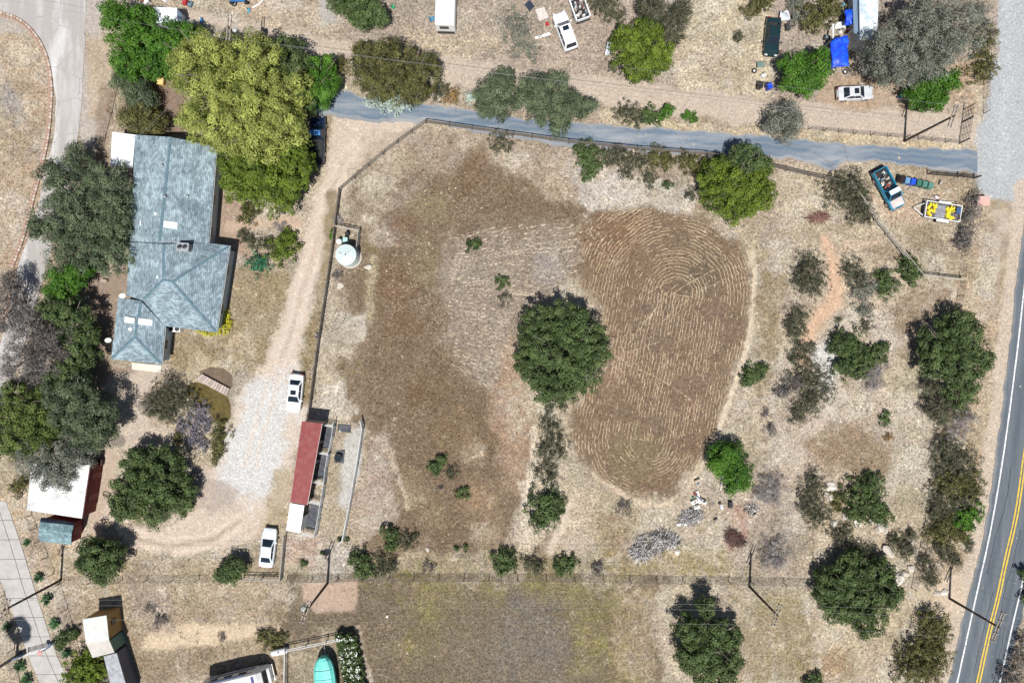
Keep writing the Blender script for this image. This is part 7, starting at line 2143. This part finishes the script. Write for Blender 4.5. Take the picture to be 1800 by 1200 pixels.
# flat trailer with its load
def flat_trailer():
    p = P(1656, 372, .7)
    hd = heading(-60, -9)
    root = thing('utility_trailer', 'white framed utility trailer by the gravel road fence', 'trailer', (p.x, p.y, 0), hd)
    L, h = 4.3, .98
    MB().box((0, 0, .55), (L, h * 2, .08)).build('deck', paint('trailer_deck', (0.12, .11, .11), .8, var=.3), root, local=True)
    for s_ in (-1, 1):
        MB().box((0, s_ * h, .95), (L, .09, .09)).build('top_rail', WHITEP, root, local=True)
        for k in range(5):
            MB().box((-L / 2 + .06 + k * (L - .12) / 4, s_ * h, .75), (.07, .07, .36)).build('stake', WHITEP, root, local=True)
        MB().box((-.2, s_ * (h + .16), .72), (1.5, .26, .05)).build('fender', WHITEP, root, local=True)
        for x in (-.55, .2):
            wheel(root, x, s_ * (h + .15), .33, .2)
    for x in (-L / 2, L / 2):
        MB().box((x, 0, .95), (.09, h * 2 + .09, .092)).build('end_rail', WHITEP, root, local=True)
    for s_ in (-1, 1):
        MB().tube((L / 2 + .03, s_ * .75, .55), (L / 2 + 1.2, 0, .52), .05, .05, 6).build('tongue', WHITEP, root, local=True)
    MB().tube((L / 2 + 1.0, 0, .02), (L / 2 + 1.0, 0, .8), .04, .04, 6).build('jack', STEEL, root, local=True)
    r = random.Random(4)
    ld = thing('load_pile', 'yellow sacks heaped on the utility trailer', 'sacks', (p.x, p.y, .59), hd)
    YEL = paint('yellow_sack', (0.72, .58, .03), .6, var=.15, scale=3, bump=.02)
    for cx, n in ((-.95, 34), (1.35, 22)):
        for k in range(n):
            x, y = cx + r.uniform(-.5, .5), r.uniform(-.7, .7)
            MB().box((x, y, .10 + r.uniform(0, .22)), (r.uniform(.25, .5), r.uniform(.18, .34), r.uniform(.12, .2)), r.uniform(0, 3), .7).build('sack', YEL, ld, local=True)
    g = thing('grey_tarpaulin', 'crumpled grey tarpaulin between the yellow sacks on the trailer', 'tarpaulin', (p.x, p.y, .59), hd)
    rn = np.random.default_rng(2)
    n = 14
    xs, ys = np.linspace(-.35, .95, n), np.linspace(-.85, .85, n)
    X_, Y_ = np.meshgrid(xs, ys)
    Z_ = .28 + .16 * fbm(X_ * 10, Y_ * 10, 3, 5, 3)
    Z_[0] = Z_[-1] = .03; Z_[:, 0] = Z_[:, -1] = .05
    idx_ = np.arange(n * n).reshape(n, n)
    Fq = np.stack([idx_[:-1, :-1], idx_[:-1, 1:], idx_[1:, 1:], idx_[1:, :-1]], -1).reshape(-1, 4)
    me = fastmesh('sheet', np.stack([X_ + rn.normal(0, .03, X_.shape), Y_ + rn.normal(0, .03, X_.shape), Z_], -1).reshape(-1, 3), Fq)
    obj_from('sheet', me, paint('grey_tarp', (0.24, .24, .26), .6, var=.3, scale=4), g)
    b_ = thing('blue_box', 'dark blue plastic box at the back of the utility trailer', 'box', (p.x, p.y, .59), hd)
    MB().box((-1.8, -.35, .2), (.5, .7, .4), 0, .95).build('body', paint('navy_plastic', (0.03, .07, .16), .5), b_, local=True)
    MB().box((-1.8, -.35, .42), (.55, .75, .05)).build('lid', paint('navy_plastic2', (0.04, .09, .2), .5), b_, local=True)
flat_trailer()

# wheelie bins by the driveway
def bin_(label, px, py, col, colname, rz, group='wheelie bins in a row'):
    p = P(px, py, 1.0)
    root = thing('wheelie_bin', label, 'bin', (p.x, p.y, 0), rz, group)
    m_ = paint('bin_' + colname, col, .45, var=.06)
    MB().box((0, 0, .52), (.48, .58, .94), 0, 1.14).build('body', m_, root, local=True)
    lid = MB().box((0, .0, 1.04), (.60, .74, .10), 0, .90).build('lid', paint('lid_' + colname, tuple(v * 1.25 for v in col), .4, var=.06), root, local=True)
    MB().tube((-.24, .42, .98), (.24, .42, .98), .025, .025, 6).build('handle', TRIMB, root, local=True)
    for s_ in (-1, 1):
        MB().tube((s_ * .22, .30, .12), (s_ * .29, .30, .12), .12, .12, 10).build('wheel', RUBBER, root, local=True)
ang = math.radians(-12)
for (x, y, c, cn, lb) in [(1586, 314.5, (.02, .012, .014), 'dark', 'nearly black bin shaped box at the left end of the bin row'),  # leftmost box repeats the bin form in near black
                          (1595.5, 317, (.10, .22, .36), 'blue', 'grey blue wheelie bin, second from the left in the bin row'),
                          (1605.5, 319, (.015, .06, .50), 'bright', 'bright blue wheelie bin in the bin row by the driveway'),
                          (1616, 321, (.035, .12, .085), 'green', 'dark green wheelie bin right of the bright blue one'),
                          (1626, 323.5, (.06, .16, .13), 'teal', 'grey green wheelie bin, second from the right in the bin row'),
                          (1636, 326, (.07, .17, .14), 'teal2', 'grey green wheelie bin at the right end of the bin row')]:
    bin_(lb, x, y, c, cn, ang)
bin_('blue recycling bin lying near the dirt track left of the round tree', 1353.5, 151, (.01, .05, .42), 'bright2', .3, None)
bin_('black bin standing left of the blue recycling bin', 1337.5, 149, (.02, .02, .022), 'black', -.2, None)

# ------------------------------------------------------------------ water tank group
p = P(607.5, 447.5, 2.35)
tk = thing('water_tank', 'large pale round steel water tank inside the pipe fence', 'water tank', (p.x, p.y, 0))
TANKM = paint('tank_paint', (0.50, 0.58, 0.56), .4, var=.05, scale=1, dirt=(.42, .46, .44), dirt_amt=.4)
MB().lathe((p.x, p.y, -.05), [(1.22, 0), (1.22, .75), (1.235, .77), (1.22, .79), (1.22, 1.5), (1.235, 1.52), (1.22, 1.54), (1.22, 2.25)], 40).build('shell', TANKM, tk, smooth=False)
MB().lathe((p.x, p.y, 2.2), [(1.25, 0), (1.25, .03), (.7, .11), (.12, .20), (.05, .21)], 40).build('lid', TANKM, tk)
MB().lathe((p.x - .72, p.y + .02, 2.26), [(.24, 0), (.24, .14), (.26, .15), (.26, .18), (.1, .21)], 16).build('hatch', paint('hatch_paint', (0.5, .56, .54), .4), tk)
for a in (.78, .78 + PI):
    MB().tube((p.x + .05 * math.cos(a), p.y + .05 * math.sin(a), 2.43), (p.x + 1.2 * math.cos(a), p.y + 1.2 * math.sin(a), 2.25), .018, .018, 5).build('seam', paint('seam', (.3, .34, .33), .5), tk)
MB().lathe((p.x, p.y, 2.38), [(.09, 0), (.09, .08), (.03, .12)], 10).build('vent', DARKM, tk)
MB().lathe((p.x, p.y, -.06), [(1.42, 0), (1.42, .08)], 32).build('base_pad', paint('pad_gravel', (.42, .38, .33), .95, var=.2, scale=5), tk)
p = P(595, 423.5, 1.1)
t2 = thing('pressure_tank', 'white pressure tank beside the large water tank', 'tank', (p.x, p.y, 0))
MB().lathe((p.x, p.y, -.03), [(.30, 0), (.36, .1), (.37, .9), (.30, 1.1), (.14, 1.2), (.04, 1.22)], 18).build('vessel', WHITEP, t2, smooth=True)
MB().tube((p.x, p.y - .3, .25), (p.x + .3, p.y - .75, .25), .04).build('pipe', paint('copper_pipe', (.3, .16, .08), .5), t2)
p = P(607, 421.5, .7)
t3 = thing('pump_box', 'teal pump control box between the tanks', 'box', (p.x, p.y, 0))
MB().box((p.x, p.y, .4), (.5, .5, .8)).build('casing', paint('teal_box', (.28, .50, .46), .5, var=.15), t3)
MB().box((p.x, p.y, .82), (.56, .56, .05)).build('lid', paint('teal_lid', (.36, .58, .54), .5), t3)
p = P(612, 412)
t4 = thing('black_barrel', 'black barrel at the north side of the tank enclosure', 'barrel', (p.x, p.y, 0))
MB().lathe((p.x, p.y, -.02), [(.24, 0), (.27, .2), (.27, .65), (.24, .85), (.22, .82)], 14).build('barrel', DARKM, t4)
MB().lathe((p.x, p.y, .84), [(.22, 0), (.20, .02)], 14).build('lid', TRIMB, t4)

# propane tank
p = P(490, 1146, .8)
pt = thing('propane_tank', 'long white propane tank in the yard above the motorhome', 'tank', (p.x, p.y, 0), heading(30, -6))
MB().add([], []).tube((-.72, 0, .62), (.72, 0, .62), .38, .38, 18).build('shell', WHITEP, pt, local=True, smooth=False)
for s_ in (-1, 1):
    mb = MB()
    prof = [(.38, .72), (.34, .88), (.22, 1.0), (.05, 1.05)]
    secs = [[(s_ * x, r_ * math.cos(2 * PI * i / 18), .62 + r_ * math.sin(2 * PI * i / 18)) for i in range(18)] for r_, x in prof]
    mb.loft(secs).build('end_cap', WHITEP, pt, local=True)
    MB().box((s_ * .55, 0, .14), (.12, .6, .34)).build('foot', STEEL, pt, local=True)
MB().lathe((0, 0, .97), [(.13, 0), (.13, .12), (.05, .15)], 10).build('valve_hood', STEEL, pt, local=True)

# ------------------------------------------------------------------ wooden foot bridge with separate boards
a0, a1 = P(344, 667, .3), P(398, 696, .3)
b0, b1 = P(354, 657, .3), P(403, 683, .3)
br = thing('foot_bridge', 'small wooden plank bridge crossing the garden pond', 'bridge', (a0.x, a0.y, 0))
for k in range(11):
    t0, t1 = k / 11 + .006, (k + 1) / 11 - .006
    up = Vector((0, 0, .06 * math.sin(PI * (k + .5) / 11) - .1))
    MB().slab([a0.lerp(a1, t0) + up, a0.lerp(a1, t1) + up, b0.lerp(b1, t1) + up, b0.lerp(b1, t0) + up], .05).build('board', paint('bridge_board_%d' % (k % 3), [(0.42, .34, .30), (.36, .29, .25), (.46, .38, .33)][k % 3], .85, var=.15, scale=5), br)
for q0, q1 in ((a0, a1), (b0, b1)):
    i0, i1 = q0.lerp(b0 if q0 is a0 else a0, .15), q1.lerp(b1 if q1 is a1 else a1, .15)
    MB().tube((i0.x, i0.y, .07), (i1.x, i1.y, .07), .07, .07, 4).build('beam', WOODG, br)

# ------------------------------------------------------------------ mobile home, tarpaulins and clutter in the north-east yard
MHR = paint('mobile_home_roof', (0.62, 0.66, 0.68), .5, var=.1, scale=1, dirt=(0.16, .30, .42), dirt_amt=.8, dscale=.8)
mh = thing('mobile_home', 'mobile home with pale blue patched roof at the top edge under the grey tree', 'mobile home', P(1525, 20))
q = [P(1509, -60, 3.0), P(1546, -60, 3.0), P(1542, 72, 3.0), P(1512, 70, 3.0)]
MB().slab(q, .12).build('roof_sheet', MHR, mh)
MB().prism(inset([(a.x, a.y) for a in q], .1), 0, 2.86).build('wall', paint('mh_siding', (.50, .50, .47), .7), mh)
q = [P(1497, -60, 2.4), P(1508, -60, 2.6), P(1511, 62, 2.6), P(1501, 58, 2.4)]
aw = MB().slab(q, .05).build('awning', paint('awning_steel', (0.22, .30, .40), .35, metal=.3, var=.25, scale=2, stretch=(3, .2, 1)), mh)
for k in range(4):
    a = q[0].lerp(q[3], .1 + k * .28)
    MB().box((a.x, a.y, 1.15), (.08, .08, 2.35)).build('post', STEEL, mh)
def tarp(name, label, corners, hs, mat_, n=14, seed=1):
    c = [Vector(P(a, b, z)) for (a, b), z in zip(corners, hs)]
    root = thing(name, label, 'tarpaulin', (c[0].x, c[0].y, 0))
    u = np.linspace(0, 1, n)
    U, V2 = np.meshgrid(u, u)
    G = np.zeros((n, n, 3))
    for k in range(3):
        G[..., k] = (c[0][k] * (1 - U) + c[1][k] * U) * (1 - V2) + (c[3][k] * (1 - U) + c[2][k] * U) * V2
    G[..., 2] += (fbm(U * 9, V2 * 9, 2.2, seed, 3) - .5) * .35 + np.sin(U * PI) * np.sin(V2 * PI) * .2
    G[..., :2] += (np.random.default_rng(seed).normal(0, .05, (n, n, 2)))
    i_ = np.arange(n * n).reshape(n, n)
    Fq = np.stack([i_[:-1, :-1], i_[:-1, 1:], i_[1:, 1:], i_[1:, :-1]], -1).reshape(-1, 4)
    me = fastmesh('sheet', (G - np.array(root.location)).reshape(-1, 3), Fq, True)
    o = obj_from('sheet', me, mat_, root)
    md = o.modifiers.new('thickness', 'SOLIDIFY'); md.thickness = .015
    for k in c:
        MB().tube((k.x * .995 + .005 * c[0].x, k.y, -.05), (k.x, k.y, k.z - .1), .035).build('support_pole', STEEL, root)
    return root
TARP = paint('blue_tarp', (0.010, 0.055, 0.60), .4, var=.25, scale=2.5, dirt=(0.02, .20, .75), dirt_amt=.7, dscale=1.4)
tarp('blue_tarpaulin', 'bright blue tarpaulin stretched over poles beside the round green tree', [(1460, 72), (1490, 61), (1492, 116), (1462, 120)], (1.9, 2.1, 1.7, 1.6), TARP, seed=3)
tarp('blue_tarpaulin', 'smaller deep blue tarpaulin beside the mobile home awning', [(1485, 18), (1500, 16), (1500, 42), (1486, 45)], (2.0, 2.2, 2.0, 1.8), TARP, seed=4)
def simple_table(name, label, cat, corners, h, mat_, legm=STEEL, th=.05):
    q = [P(a, b, h) for a, b in corners]
    r_ = thing(name, label, cat, (q[0].x, q[0].y, 0))
    MB().slab(q, th).build('top', mat_, r_)
    c = sum(q, Vector()) / len(q)
    for a in q:
        k = c + (a - c) * .9
        MB().tube((k.x, k.y, -.05), (k.x, k.y, h - th + .01), .025).build('leg', legm, r_)
    return r_
simple_table('work_table', 'white table covered with things above the big blue tarpaulin', 'table', [(1469, 40), (1486, 38), (1486, 49), (1468, 51)], .85, WHITEP)
simple_table('work_table', 'narrow white table standing beside the mobile home awning', 'table', [(1494, 32), (1501, 31), (1501, 47), (1494, 48)], .85, WHITEP)
simple_table('shelf_rack', 'tall white shelf rack left of the white table in the junk yard', 'rack', [(1463, 42), (1467, 42), (1466, 68), (1463, 68)], 1.5, PIPEW)
simple_table('work_table', 'dark topped table left of the white sport utility vehicle', 'table', [(922, 8), (931, 0), (940, 11), (931, 20)], .8, paint('dark_table_top', (.03, .04, .06), .4))
simple_table('white_panel_table', 'white board lying on trestles left of the white sport utility vehicle', 'board', [(940, 65), (966, 57), (968, 61.5), (941, 69)], .35, WHITEP)
simple_table('work_table', 'pale blue table at the left foot of the lime green tree', 'table', [(1068, 75), (1076, 73), (1072, 97), (1063, 96)], .7, paint('pale_table', (.66, .70, .72), .5, dirt=(.35, .42, .48), dirt_amt=.6))
simple_table('work_table', 'grey green low table below the dark sedan', 'table', [(1331.5, 108.5), (1344, 108.5), (1344, 118.5), (1331.5, 118.5)], .5, paint('green_top', (.14, .20, .18), .6))
simple_table('metal_frame', 'silver ironwork frame above right of the dark sedan', 'frame', [(1372, 20), (1386, 18), (1390, 36), (1370, 36)], .6, paint('silver_sheet', (.55, .57, .6), .4, var=.2))
simple_table('wood_bench', 'small wooden bench frame left of the house wall', 'bench', [(177, 491), (187, 491), (187, 496), (177, 496)], .45, WOODG)
simple_table('pallet', 'stacked pallet near the white sport utility vehicle', 'pallet', [(941, 17), (956, 13), (965, 30), (948, 38)], .4, paint('pale_pallet', (.55, .50, .45), .9, var=.3, scale=6))

rj = random.Random(31)
def junk_item(label, px, py, mat_, s_=.5, seed=0):
    r = random.Random(seed)
    p = P(px, py)
    root = thing('junk_item', label, 'junk', (p.x, p.y, -.01), r.uniform(0, 3))
    MB().box((0, 0, s_ * .3), (s_, s_ * .7, s_ * .6), 0, .85).build('body', mat_, root, local=True)
    MB().box((s_ * .2, s_ * .1, s_ * .66), (s_ * .4, s_ * .35, s_ * .2), .4, .8).build('top', JUNK[r.randrange(6)], root, local=True)
    return root
RED = paint('red_plastic', (0.42, .03, .03), .5)
BLUE = paint('blue_plastic', (0.02, .12, .32), .5)
for i, (x, y, m_, sz, lb) in enumerate([
    (327, 5, RED, .8, 'red bucket like object at the top edge left of the pole crossarm'),
    (336, 9, JUNK[4], .7, 'grey blue item next to the red one at the top edge'),
    (355, 37, BLUE, .6, 'blue drum beside the white canopy trailer'),
    (338, 42, JUNK[0], .9, 'heap of white and grey rubbish right of the canopy trailer'),
    (348, 46, JUNK[5], .8, 'brown boxes right of the canopy trailer at the tree edge'),
    (322, 33, WHITEP, .8, 'white box standing against the canopy trailer'),
    (258, 6, JUNK[0], 1.0, 'pale pile of boards at the top edge above the corner tree'),
    (293, 1, WHITEP, .7, 'white crate at the top edge above the canopy trailer'),
    (438, 19, paint('sky_plastic', (.10, .36, .52), .5), .5, 'small sky blue tub below the top edge beside the hose'),
    (962, 43, RED, .5, 'red petrol can in the clutter left of the white vehicle'),
    (960, 37, JUNK[2], .5, 'brown bag above the red petrol can'),
    (1479, 12, paint('sky_plastic2', (.22, .45, .60), .5), .7, 'pale blue cooler above the junk yard table'),
    (1492, 53, RED, .7, 'red bag between the white tables of the junk yard'),
    (1475, 57, JUNK[0], .6, 'white wheel like thing above the big blue tarpaulin'),
    (1482, 52, JUNK[2], .7, 'brown crate between table and blue tarpaulin'),
    (1455, 51, JUNK[0], .7, 'grey box left of the white shelf rack'),
    (1452, 68, JUNK[1], .8, 'black bag left of the big blue tarpaulin'),
    (1497, 61, JUNK[0], .7, 'white slatted item right of the big blue tarpaulin'),
    (1383, 49, JUNK[1], .8, 'dark metal box right of the dark sedan'),
    (1341, 134, JUNK[0], .7, 'grey tub above the black bin'),
    (1583, 168, BLUE, .6, 'blue crate at the foot of the top right utility pole'),
    (1517, 128, JUNK[0], .5, 'pale rag on the ground right of the big blue tarpaulin'),
    (691, 13, paint('green_tub', (.03, .35, .15), .5), .5, 'small green tub left of the white camper trailer'),
    (558, 590, JUNK[1], .6, 'dark grey rubbish bag lying on the rail fence below the tank'),
    (681, 1082, WHITEP, .35, 'small white bucket in the field south of the transformer pole'),
    (1652, 322, JUNK[2], .6, 'grey rubbish bag at the right end of the bin row'),
    (1645, 347, JUNK[0], .6, 'white paper bag above the utility trailer'),
    (1560, 10, JUNK[1], .7, 'dark tyre like thing right of the mobile home')]):
    junk_item(lb, x, y, m_, sz, 40 + i)
def tyre(label, px, py, r=.32, mat_=RUBBER):
    p = P(px, py)
    root = thing('tyre', label, 'tyre', (p.x, p.y, 0))
    n = 18; mb = MB(); secs = []
    for k in range(n):
        a = 2 * PI * k / n
        c = Vector((math.cos(a) * r * .72, math.sin(a) * r * .72, .1))
        d = Vector((math.cos(a), math.sin(a), 0))
        secs.append([c + d * (r * .28 * math.cos(2 * PI * j / 8)) + Vector((0, 0, .1 * math.sin(2 * PI * j / 8))) for j in range(8)])
    vs = [v for s_ in secs for v in s_]
    fs = [(k * 8 + j, k * 8 + (j + 1) % 8, ((k + 1) % n) * 8 + (j + 1) % 8, ((k + 1) % n) * 8 + j) for k in range(n) for j in range(8)]
    mb.add(vs, fs); mb.build('casing', mat_, root, local=True, smooth=True)
    MB().lathe((0, 0, .03), [(r * .45, 0), (r * .45, .06), (r * .15, .09)], 12).build('rim', WHITEP, root, local=True)
tyre('white rimmed tyre lying left of the grey green low table', 1325.5, 125)
tyre('dark tyre lying below the big blue tarpaulin', 1485, 127)
tyre('white rimmed wheel at the top edge left of the sky blue tub', 412, 7, .38)

# canopy trailer in the north-west
CAN = paint('canopy_white', (0.74, .76, .78), .5, var=.05, dirt=(.25, .45, .65), dirt_amt=.35, dscale=.8)
ct = thing('canopy_trailer', 'white box trailer half under the corner tree at the top left', 'trailer', P(300, 28))
q = [P(268, 13, 2.4), P(311, 14, 2.4), P(312, 39, 2.4), P(268, 41, 2.4)]
MB().slab(q, .1).build('roof_sheet', CAN, ct)
MB().prism(inset([(a.x, a.y) for a in q], .08), .3, 2.3).build('wall', CAN, ct)
w = P(317, 30, 1.4)
MB().slab([P(311, 15, 2.35), P(319, 24, 1.7), P(320, 40, 1.7), P(312, 39, 2.35)], .06).build('side_flap', paint('flap_blue', (.30, .42, .60), .5), ct)
for t in (.25, .75):
    a = q[0].lerp(q[1], t)
    MB().tube((a.x, a.y - .25, .3), (a.x, a.y - .05, .3), .32, .32, 12).build('wheel', RUBBER, ct)
    b = q[3].lerp(q[2], t)
    MB().tube((b.x, b.y + .05, .3), (b.x, b.y + .25, .3), .32, .32, 12).build('wheel', RUBBER, ct)
bt = thing('blue_cart', 'blue cart cut by the top edge right of the canopy trailer', 'cart', P(415, -3))
q = [P(400, -14, .9), P(428, -18, .9), P(430, 2, .9), P(404, 2, .9)]
MB().slab(q, .25).build('tray', paint('blue_cart', (.03, .16, .40), .4, var=.15), bt)
for a in (q[2], q[3]):
    MB().tube((a.x, a.y - .02, .3), (a.x, a.y + .18, .3), .30, .30, 12).build('wheel', RUBBER, bt)
for a in (q[0], q[1]):
    MB().tube((a.x, a.y, -.02), (a.x, a.y, .7), .05).build('leg', STEEL, bt)
# white garden hose pipe at the top
o = MB().path([Vector(P(444, 14, .06)), Vector(P(455, 8, .06)), Vector(P(462, 0, .06)), Vector(P(466, -10, .06))], .09, 8).build('hose', WHITEP)
tag(o, 'thick white pipe curving off the top edge above the dirt track', 'pipe')
# yellow toy house in the north garden
p = P(286, 146)
th = thing('toy_house', 'small yellow play box on the bare garden earth north of the house', 'toy', (p.x, p.y, 0), math.radians(-5))
MB().box((0, 0, .3), (.75, .75, .6)).build('body', paint('toy_yellow', (.62, .42, .12), .5), th, local=True)
MB().box((0, 0, .66), (.82, .82, .08), 0, .85).build('roof', paint('toy_roof', (.66, .50, .2), .5), th, local=True)
p = P(279, 141)
tag(MB().lathe((p.x, p.y, -.02), [(.22, 0), (.26, .2), (.2, .42), (.1, .46)], 14).build('white_pot', WHITEP, smooth=True), 'round white pot beside the yellow play box', 'pot')
# pink notice board by the gravel road
p = P(1720, 356)
sg = thing('notice_board', 'salmon pink board lying flat on short posts by the gravel road', 'sign', (p.x, p.y, 0), math.radians(2))
MB().box((0, 0, .9), (1.5, 1.2, .05)).build('panel', paint('salmon', (.58, .36, .31), .6, var=.08), sg, local=True)
for x in (-.6, .6):
    MB().tube((x, 0, -.1), (x, 0, .88), .04).build('post', WOODG, sg, local=True)
# long dark roadside shrub next to it
plant('roadside_shrub', 'purple', 'long dark dry shrub on the wire fence next to the salmon board', 'bush', 1.7, [(1712, 350, 14, 20), (1705, 380, 16, 22), (1698, 410, 16, 22), (1694, 428, 16, 14)])

# ------------------------------------------------------------------ boulders, brush piles and debris in the paddock
ROCK = paint('granite', (0.50, .45, .38), .9, var=.25, scale=3, bump=.04)
def rock_mesh(seed, R):
    import bmesh
    bm = bmesh.new()
    bmesh.ops.create_icosphere(bm, subdivisions=2, radius=R)
    r = random.Random(seed)
    ax = Vector((r.uniform(.75, 1.3), r.uniform(.75, 1.2), r.uniform(.5, .75)))
    ph = [r.uniform(0, 6) for _ in range(3)]
    for v in bm.verts:
        d = v.co.normalized()
        k = 1 + .16 * math.sin(d.x * 3 + ph[0]) + .14 * math.sin(d.y * 4 + ph[1]) + .10 * math.sin(d.z * 5 + ph[2]) + r.uniform(-.05, .05)
        v.co = Vector((v.co.x * ax.x, v.co.y * ax.y, v.co.z * ax.z)) * k
    me = bpy.data.meshes.new('rock'); bm.to_mesh(me); bm.free()
    return me
ROCKS = [(1460, 855, 9, 'white boulder at the top of the rocky heap between the dark shrubs'), (1458, 872, 8, 'pale boulder left of the small olive shrub'), (1452, 868, 5, 'small stone beside the pale boulder'), (1485, 905, 9, 'flat boulder below the small olive shrub'), (1505, 918, 7, 'boulder right of the flat one in the rocky heap'), (1545, 925, 11, 'pale flat boulder above the dry shrub by the round oak'), (1530, 915, 7, 'tan boulder left of the pale flat boulder'), (1555, 930, 7, 'small boulder right of the pale flat boulder'), (1465, 920, 6, 'small boulder at the foot of the left dark shrub'),
         (1560, 968, 11, 'reddish flat rock above the white stones by the oak'), (1555, 995, 8, 'white stone next to the round oak'), (1570, 1000, 7, 'grey stone right of the white stone by the oak'), (1580, 1015, 10, 'large white boulder right of the round oak'), (1590, 1008, 7, 'white boulder behind the large one at the oak'), (1600, 998, 6, 'upper right white stone near the oak and fence'), (1575, 1025, 6, 'lowest white stone beside the oak'),
         (1660, 1040, 6, 'dark rock beside the highway utility pole'), (1647, 1042, 5, 'small dark rock left of the pole'), (1680, 893, 6, 'pale stone in the highway hedge'), (1705, 890, 5, 'second pale stone in the highway hedge'), (1445, 646, 4, 'dark charred stone in the white ash patch'), (1455, 940, 4, 'lone small stone left of the lower shrub'), (752, 965, 4, 'lone pale stone below the grey twin bush'), (648, 470, 6, 'pale flat stone beside the water tank pad'), (1190, 970, 4, 'pale stone beside the brush pile'), (598, 502, 7, 'pale boulder below the water tank by the fence')]
for i, (x, y, r_, lb) in enumerate(ROCKS):
    p = P(x, y)
    me = rock_mesh(60 + i, r_ * PXM)
    o = obj_from('boulder', me, ROCK if i % 4 else paint('pale_granite', (.62, .57, .50), .9, var=.2, scale=3, bump=.04), None, (p.x, p.y, r_ * PXM * .18))
    o.rotation_euler = (0, 0, i * 1.3)
    tag(o, lb, 'rock')

def brush(label, lobes, h, n, cols, seed, name='brush_pile', lmin=.5, lmax=1.6, rad=.022):
    r = random.Random(seed)
    c = P(sum(l[0] for l in lobes) / len(lobes), sum(l[1] for l in lobes) / len(lobes))
    root = thing(name, label, 'brush', (c.x, c.y, -.02))
    for ci, col in enumerate(cols):
        mb = MB()
        for k in range(n // len(cols)):
            l = r.choice(lobes)
            a = r.uniform(0, 6.28); d = math.sqrt(r.random())
            p = P(l[0] + math.cos(a) * d * l[2], l[1] + math.sin(a) * d * (l[3] if len(l) > 3 else l[2]))
            z = r.uniform(.02, h * (1 - d * .75))
            th = r.uniform(0, PI); ln = r.uniform(lmin, lmax) * .5; tl = r.uniform(-.35, .35)
            q = Vector((math.cos(th) * ln, math.sin(th) * ln, math.sin(tl) * ln * .6))
            p.z = z + abs(q.z)
            w_ = rad * r.uniform(.6, 1.8)
            mb.tube(p - q, p + q, w_, w_ * .5, 3)
        mb.build('branches', col, root)
    return root
TW1 = paint('grey_twig', (0.36, .345, .34), .9, var=.2)
TW2 = paint('pale_twig', (0.60, .57, .54), .9, var=.15)
TW3 = paint('dark_twig', (0.06, .05, .045), .9, var=.2)
brush('large heap of grey cut branches south of the tilled oval', [(1145, 955, 30, 20), (1165, 945, 22, 14), (1125, 970, 16, 14), (1180, 950, 12, 6)], 1.1, 1100, [TW1, TW2, TW3], 3)
brush('small heap of grey twigs below the debris', [(1218, 905, 17, 13), (1205, 912, 10, 8)], .7, 360, [TW1, TW3, TW2], 4)
brush('heap of reddish dry brush at the bottom of the debris yard', [(1293, 948, 14, 12), (1285, 940, 10, 10)], .6, 320, [paint('red_twig', (.16, .075, .06), .9, var=.2), TW3], 5)
brush('low tangle of reddish twigs in the open yard below the yellow green tree', [(1438, 384, 20, 5), (1445, 380, 12, 6)], .35, 170, [paint('red_twig', (.16, .075, .06)), paint('red_twig2', (.28, .16, .13), .9)], 6)
brush('dry branch litter on the sandy ground right of the debris yard', [(1322, 893, 10, 7)], .4, 90, [TW3, TW2], 7)
def debris(label, px, py, sx, sy, mat_, rz, z=.12, cat='debris', seed=1):
    p = P(px, py)
    root = thing('debris', label, cat, (p.x, p.y, -.01), rz)
    r = random.Random(seed)
    MB().box((0, 0, z * .7), (sx, sy, z * 1.4), 0, .9).build('panel', mat_, root, local=True)
    MB().box((r.uniform(-.1, .1), r.uniform(-.1, .1), z * 1.4 + .06), (sx * .5, sy * .45, .12), r.uniform(0, 1), .8).build('scrap', JUNK[r.randrange(6)], root, local=True)
for i, a in enumerate([
    ('white sheet propped up at the top of the debris line', 1226, 847, .7, .8, JUNK[5], .4, .3),
    ('red scrap at the left of the debris line', 1222, 867, .45, .3, RED, .1, .2),
    ('long white board in the middle of the debris line', 1227, 873, .35, 1.7, WHITEP, .25, .2),
    ('white slab at the left of the debris line, below the red scrap', 1219, 881, .8, .5, WHITEP, .5, .35),
    ('small green scrap beside the white slab', 1218, 874, .3, .25, paint('green_scrap', (.10, .30, .20), .6), .2, .2),
    ('pink scrap right of the long white board', 1231, 876, .35, .4, paint('pink_scrap', (.5, .25, .25), .6), .7, .2),
    ('grey block at the lower right of the debris line', 1236, 881, .7, .5, JUNK[0], -.5, .3),
    ('pale concrete lump at the lower end of the debris line', 1224, 890, .8, .45, JUNK[0], .2, .3),
    ('white post stub below the debris tree', 1266, 889, .35, .7, JUNK[0], .3, .45),
    ('dark box standing in the reddish debris patch', 1283, 886, .5, .75, JUNK[1], 0, .4),
    ('broken bucket in the middle of the debris yard', 1258, 914, .5, .4, JUNK[2], .4, .3),
    ('white plank lying left of the grey twigs', 1199, 921, 1.4, .3, WHITEP, .1, .12),
    ('small grey stone like block right of the debris patch', 1325, 905, .6, .4, JUNK[5], .3, .3)]):
    debris(*a, seed=90 + i)
# white poles propped against the round tree
o = thing('leaning_poles', 'white pipes leaning out of the round dark green tree', 'poles', P(1268, 845))
for a, b in (((1266, 862, .06), (1272, 832, 1.6)), ((1262, 838, .06), (1266, 826, 1.4)), ((1267, 842, .06), (1268, 828, 1.5))):
    MB().tube(P(*a), P(*b), .035, .035, 6).build('pipe', WHITEP, o)
o = MB().path([Vector(P(1530, 340, .05)), Vector(P(1537, 348, .05)), Vector(P(1545, 356, .05))], .04, 5).build('orange_hose', paint('orange_hose', (.55, .25, .12), .5))
tag(o, 'orange cord lying left of the turquoise pickup', 'cord')
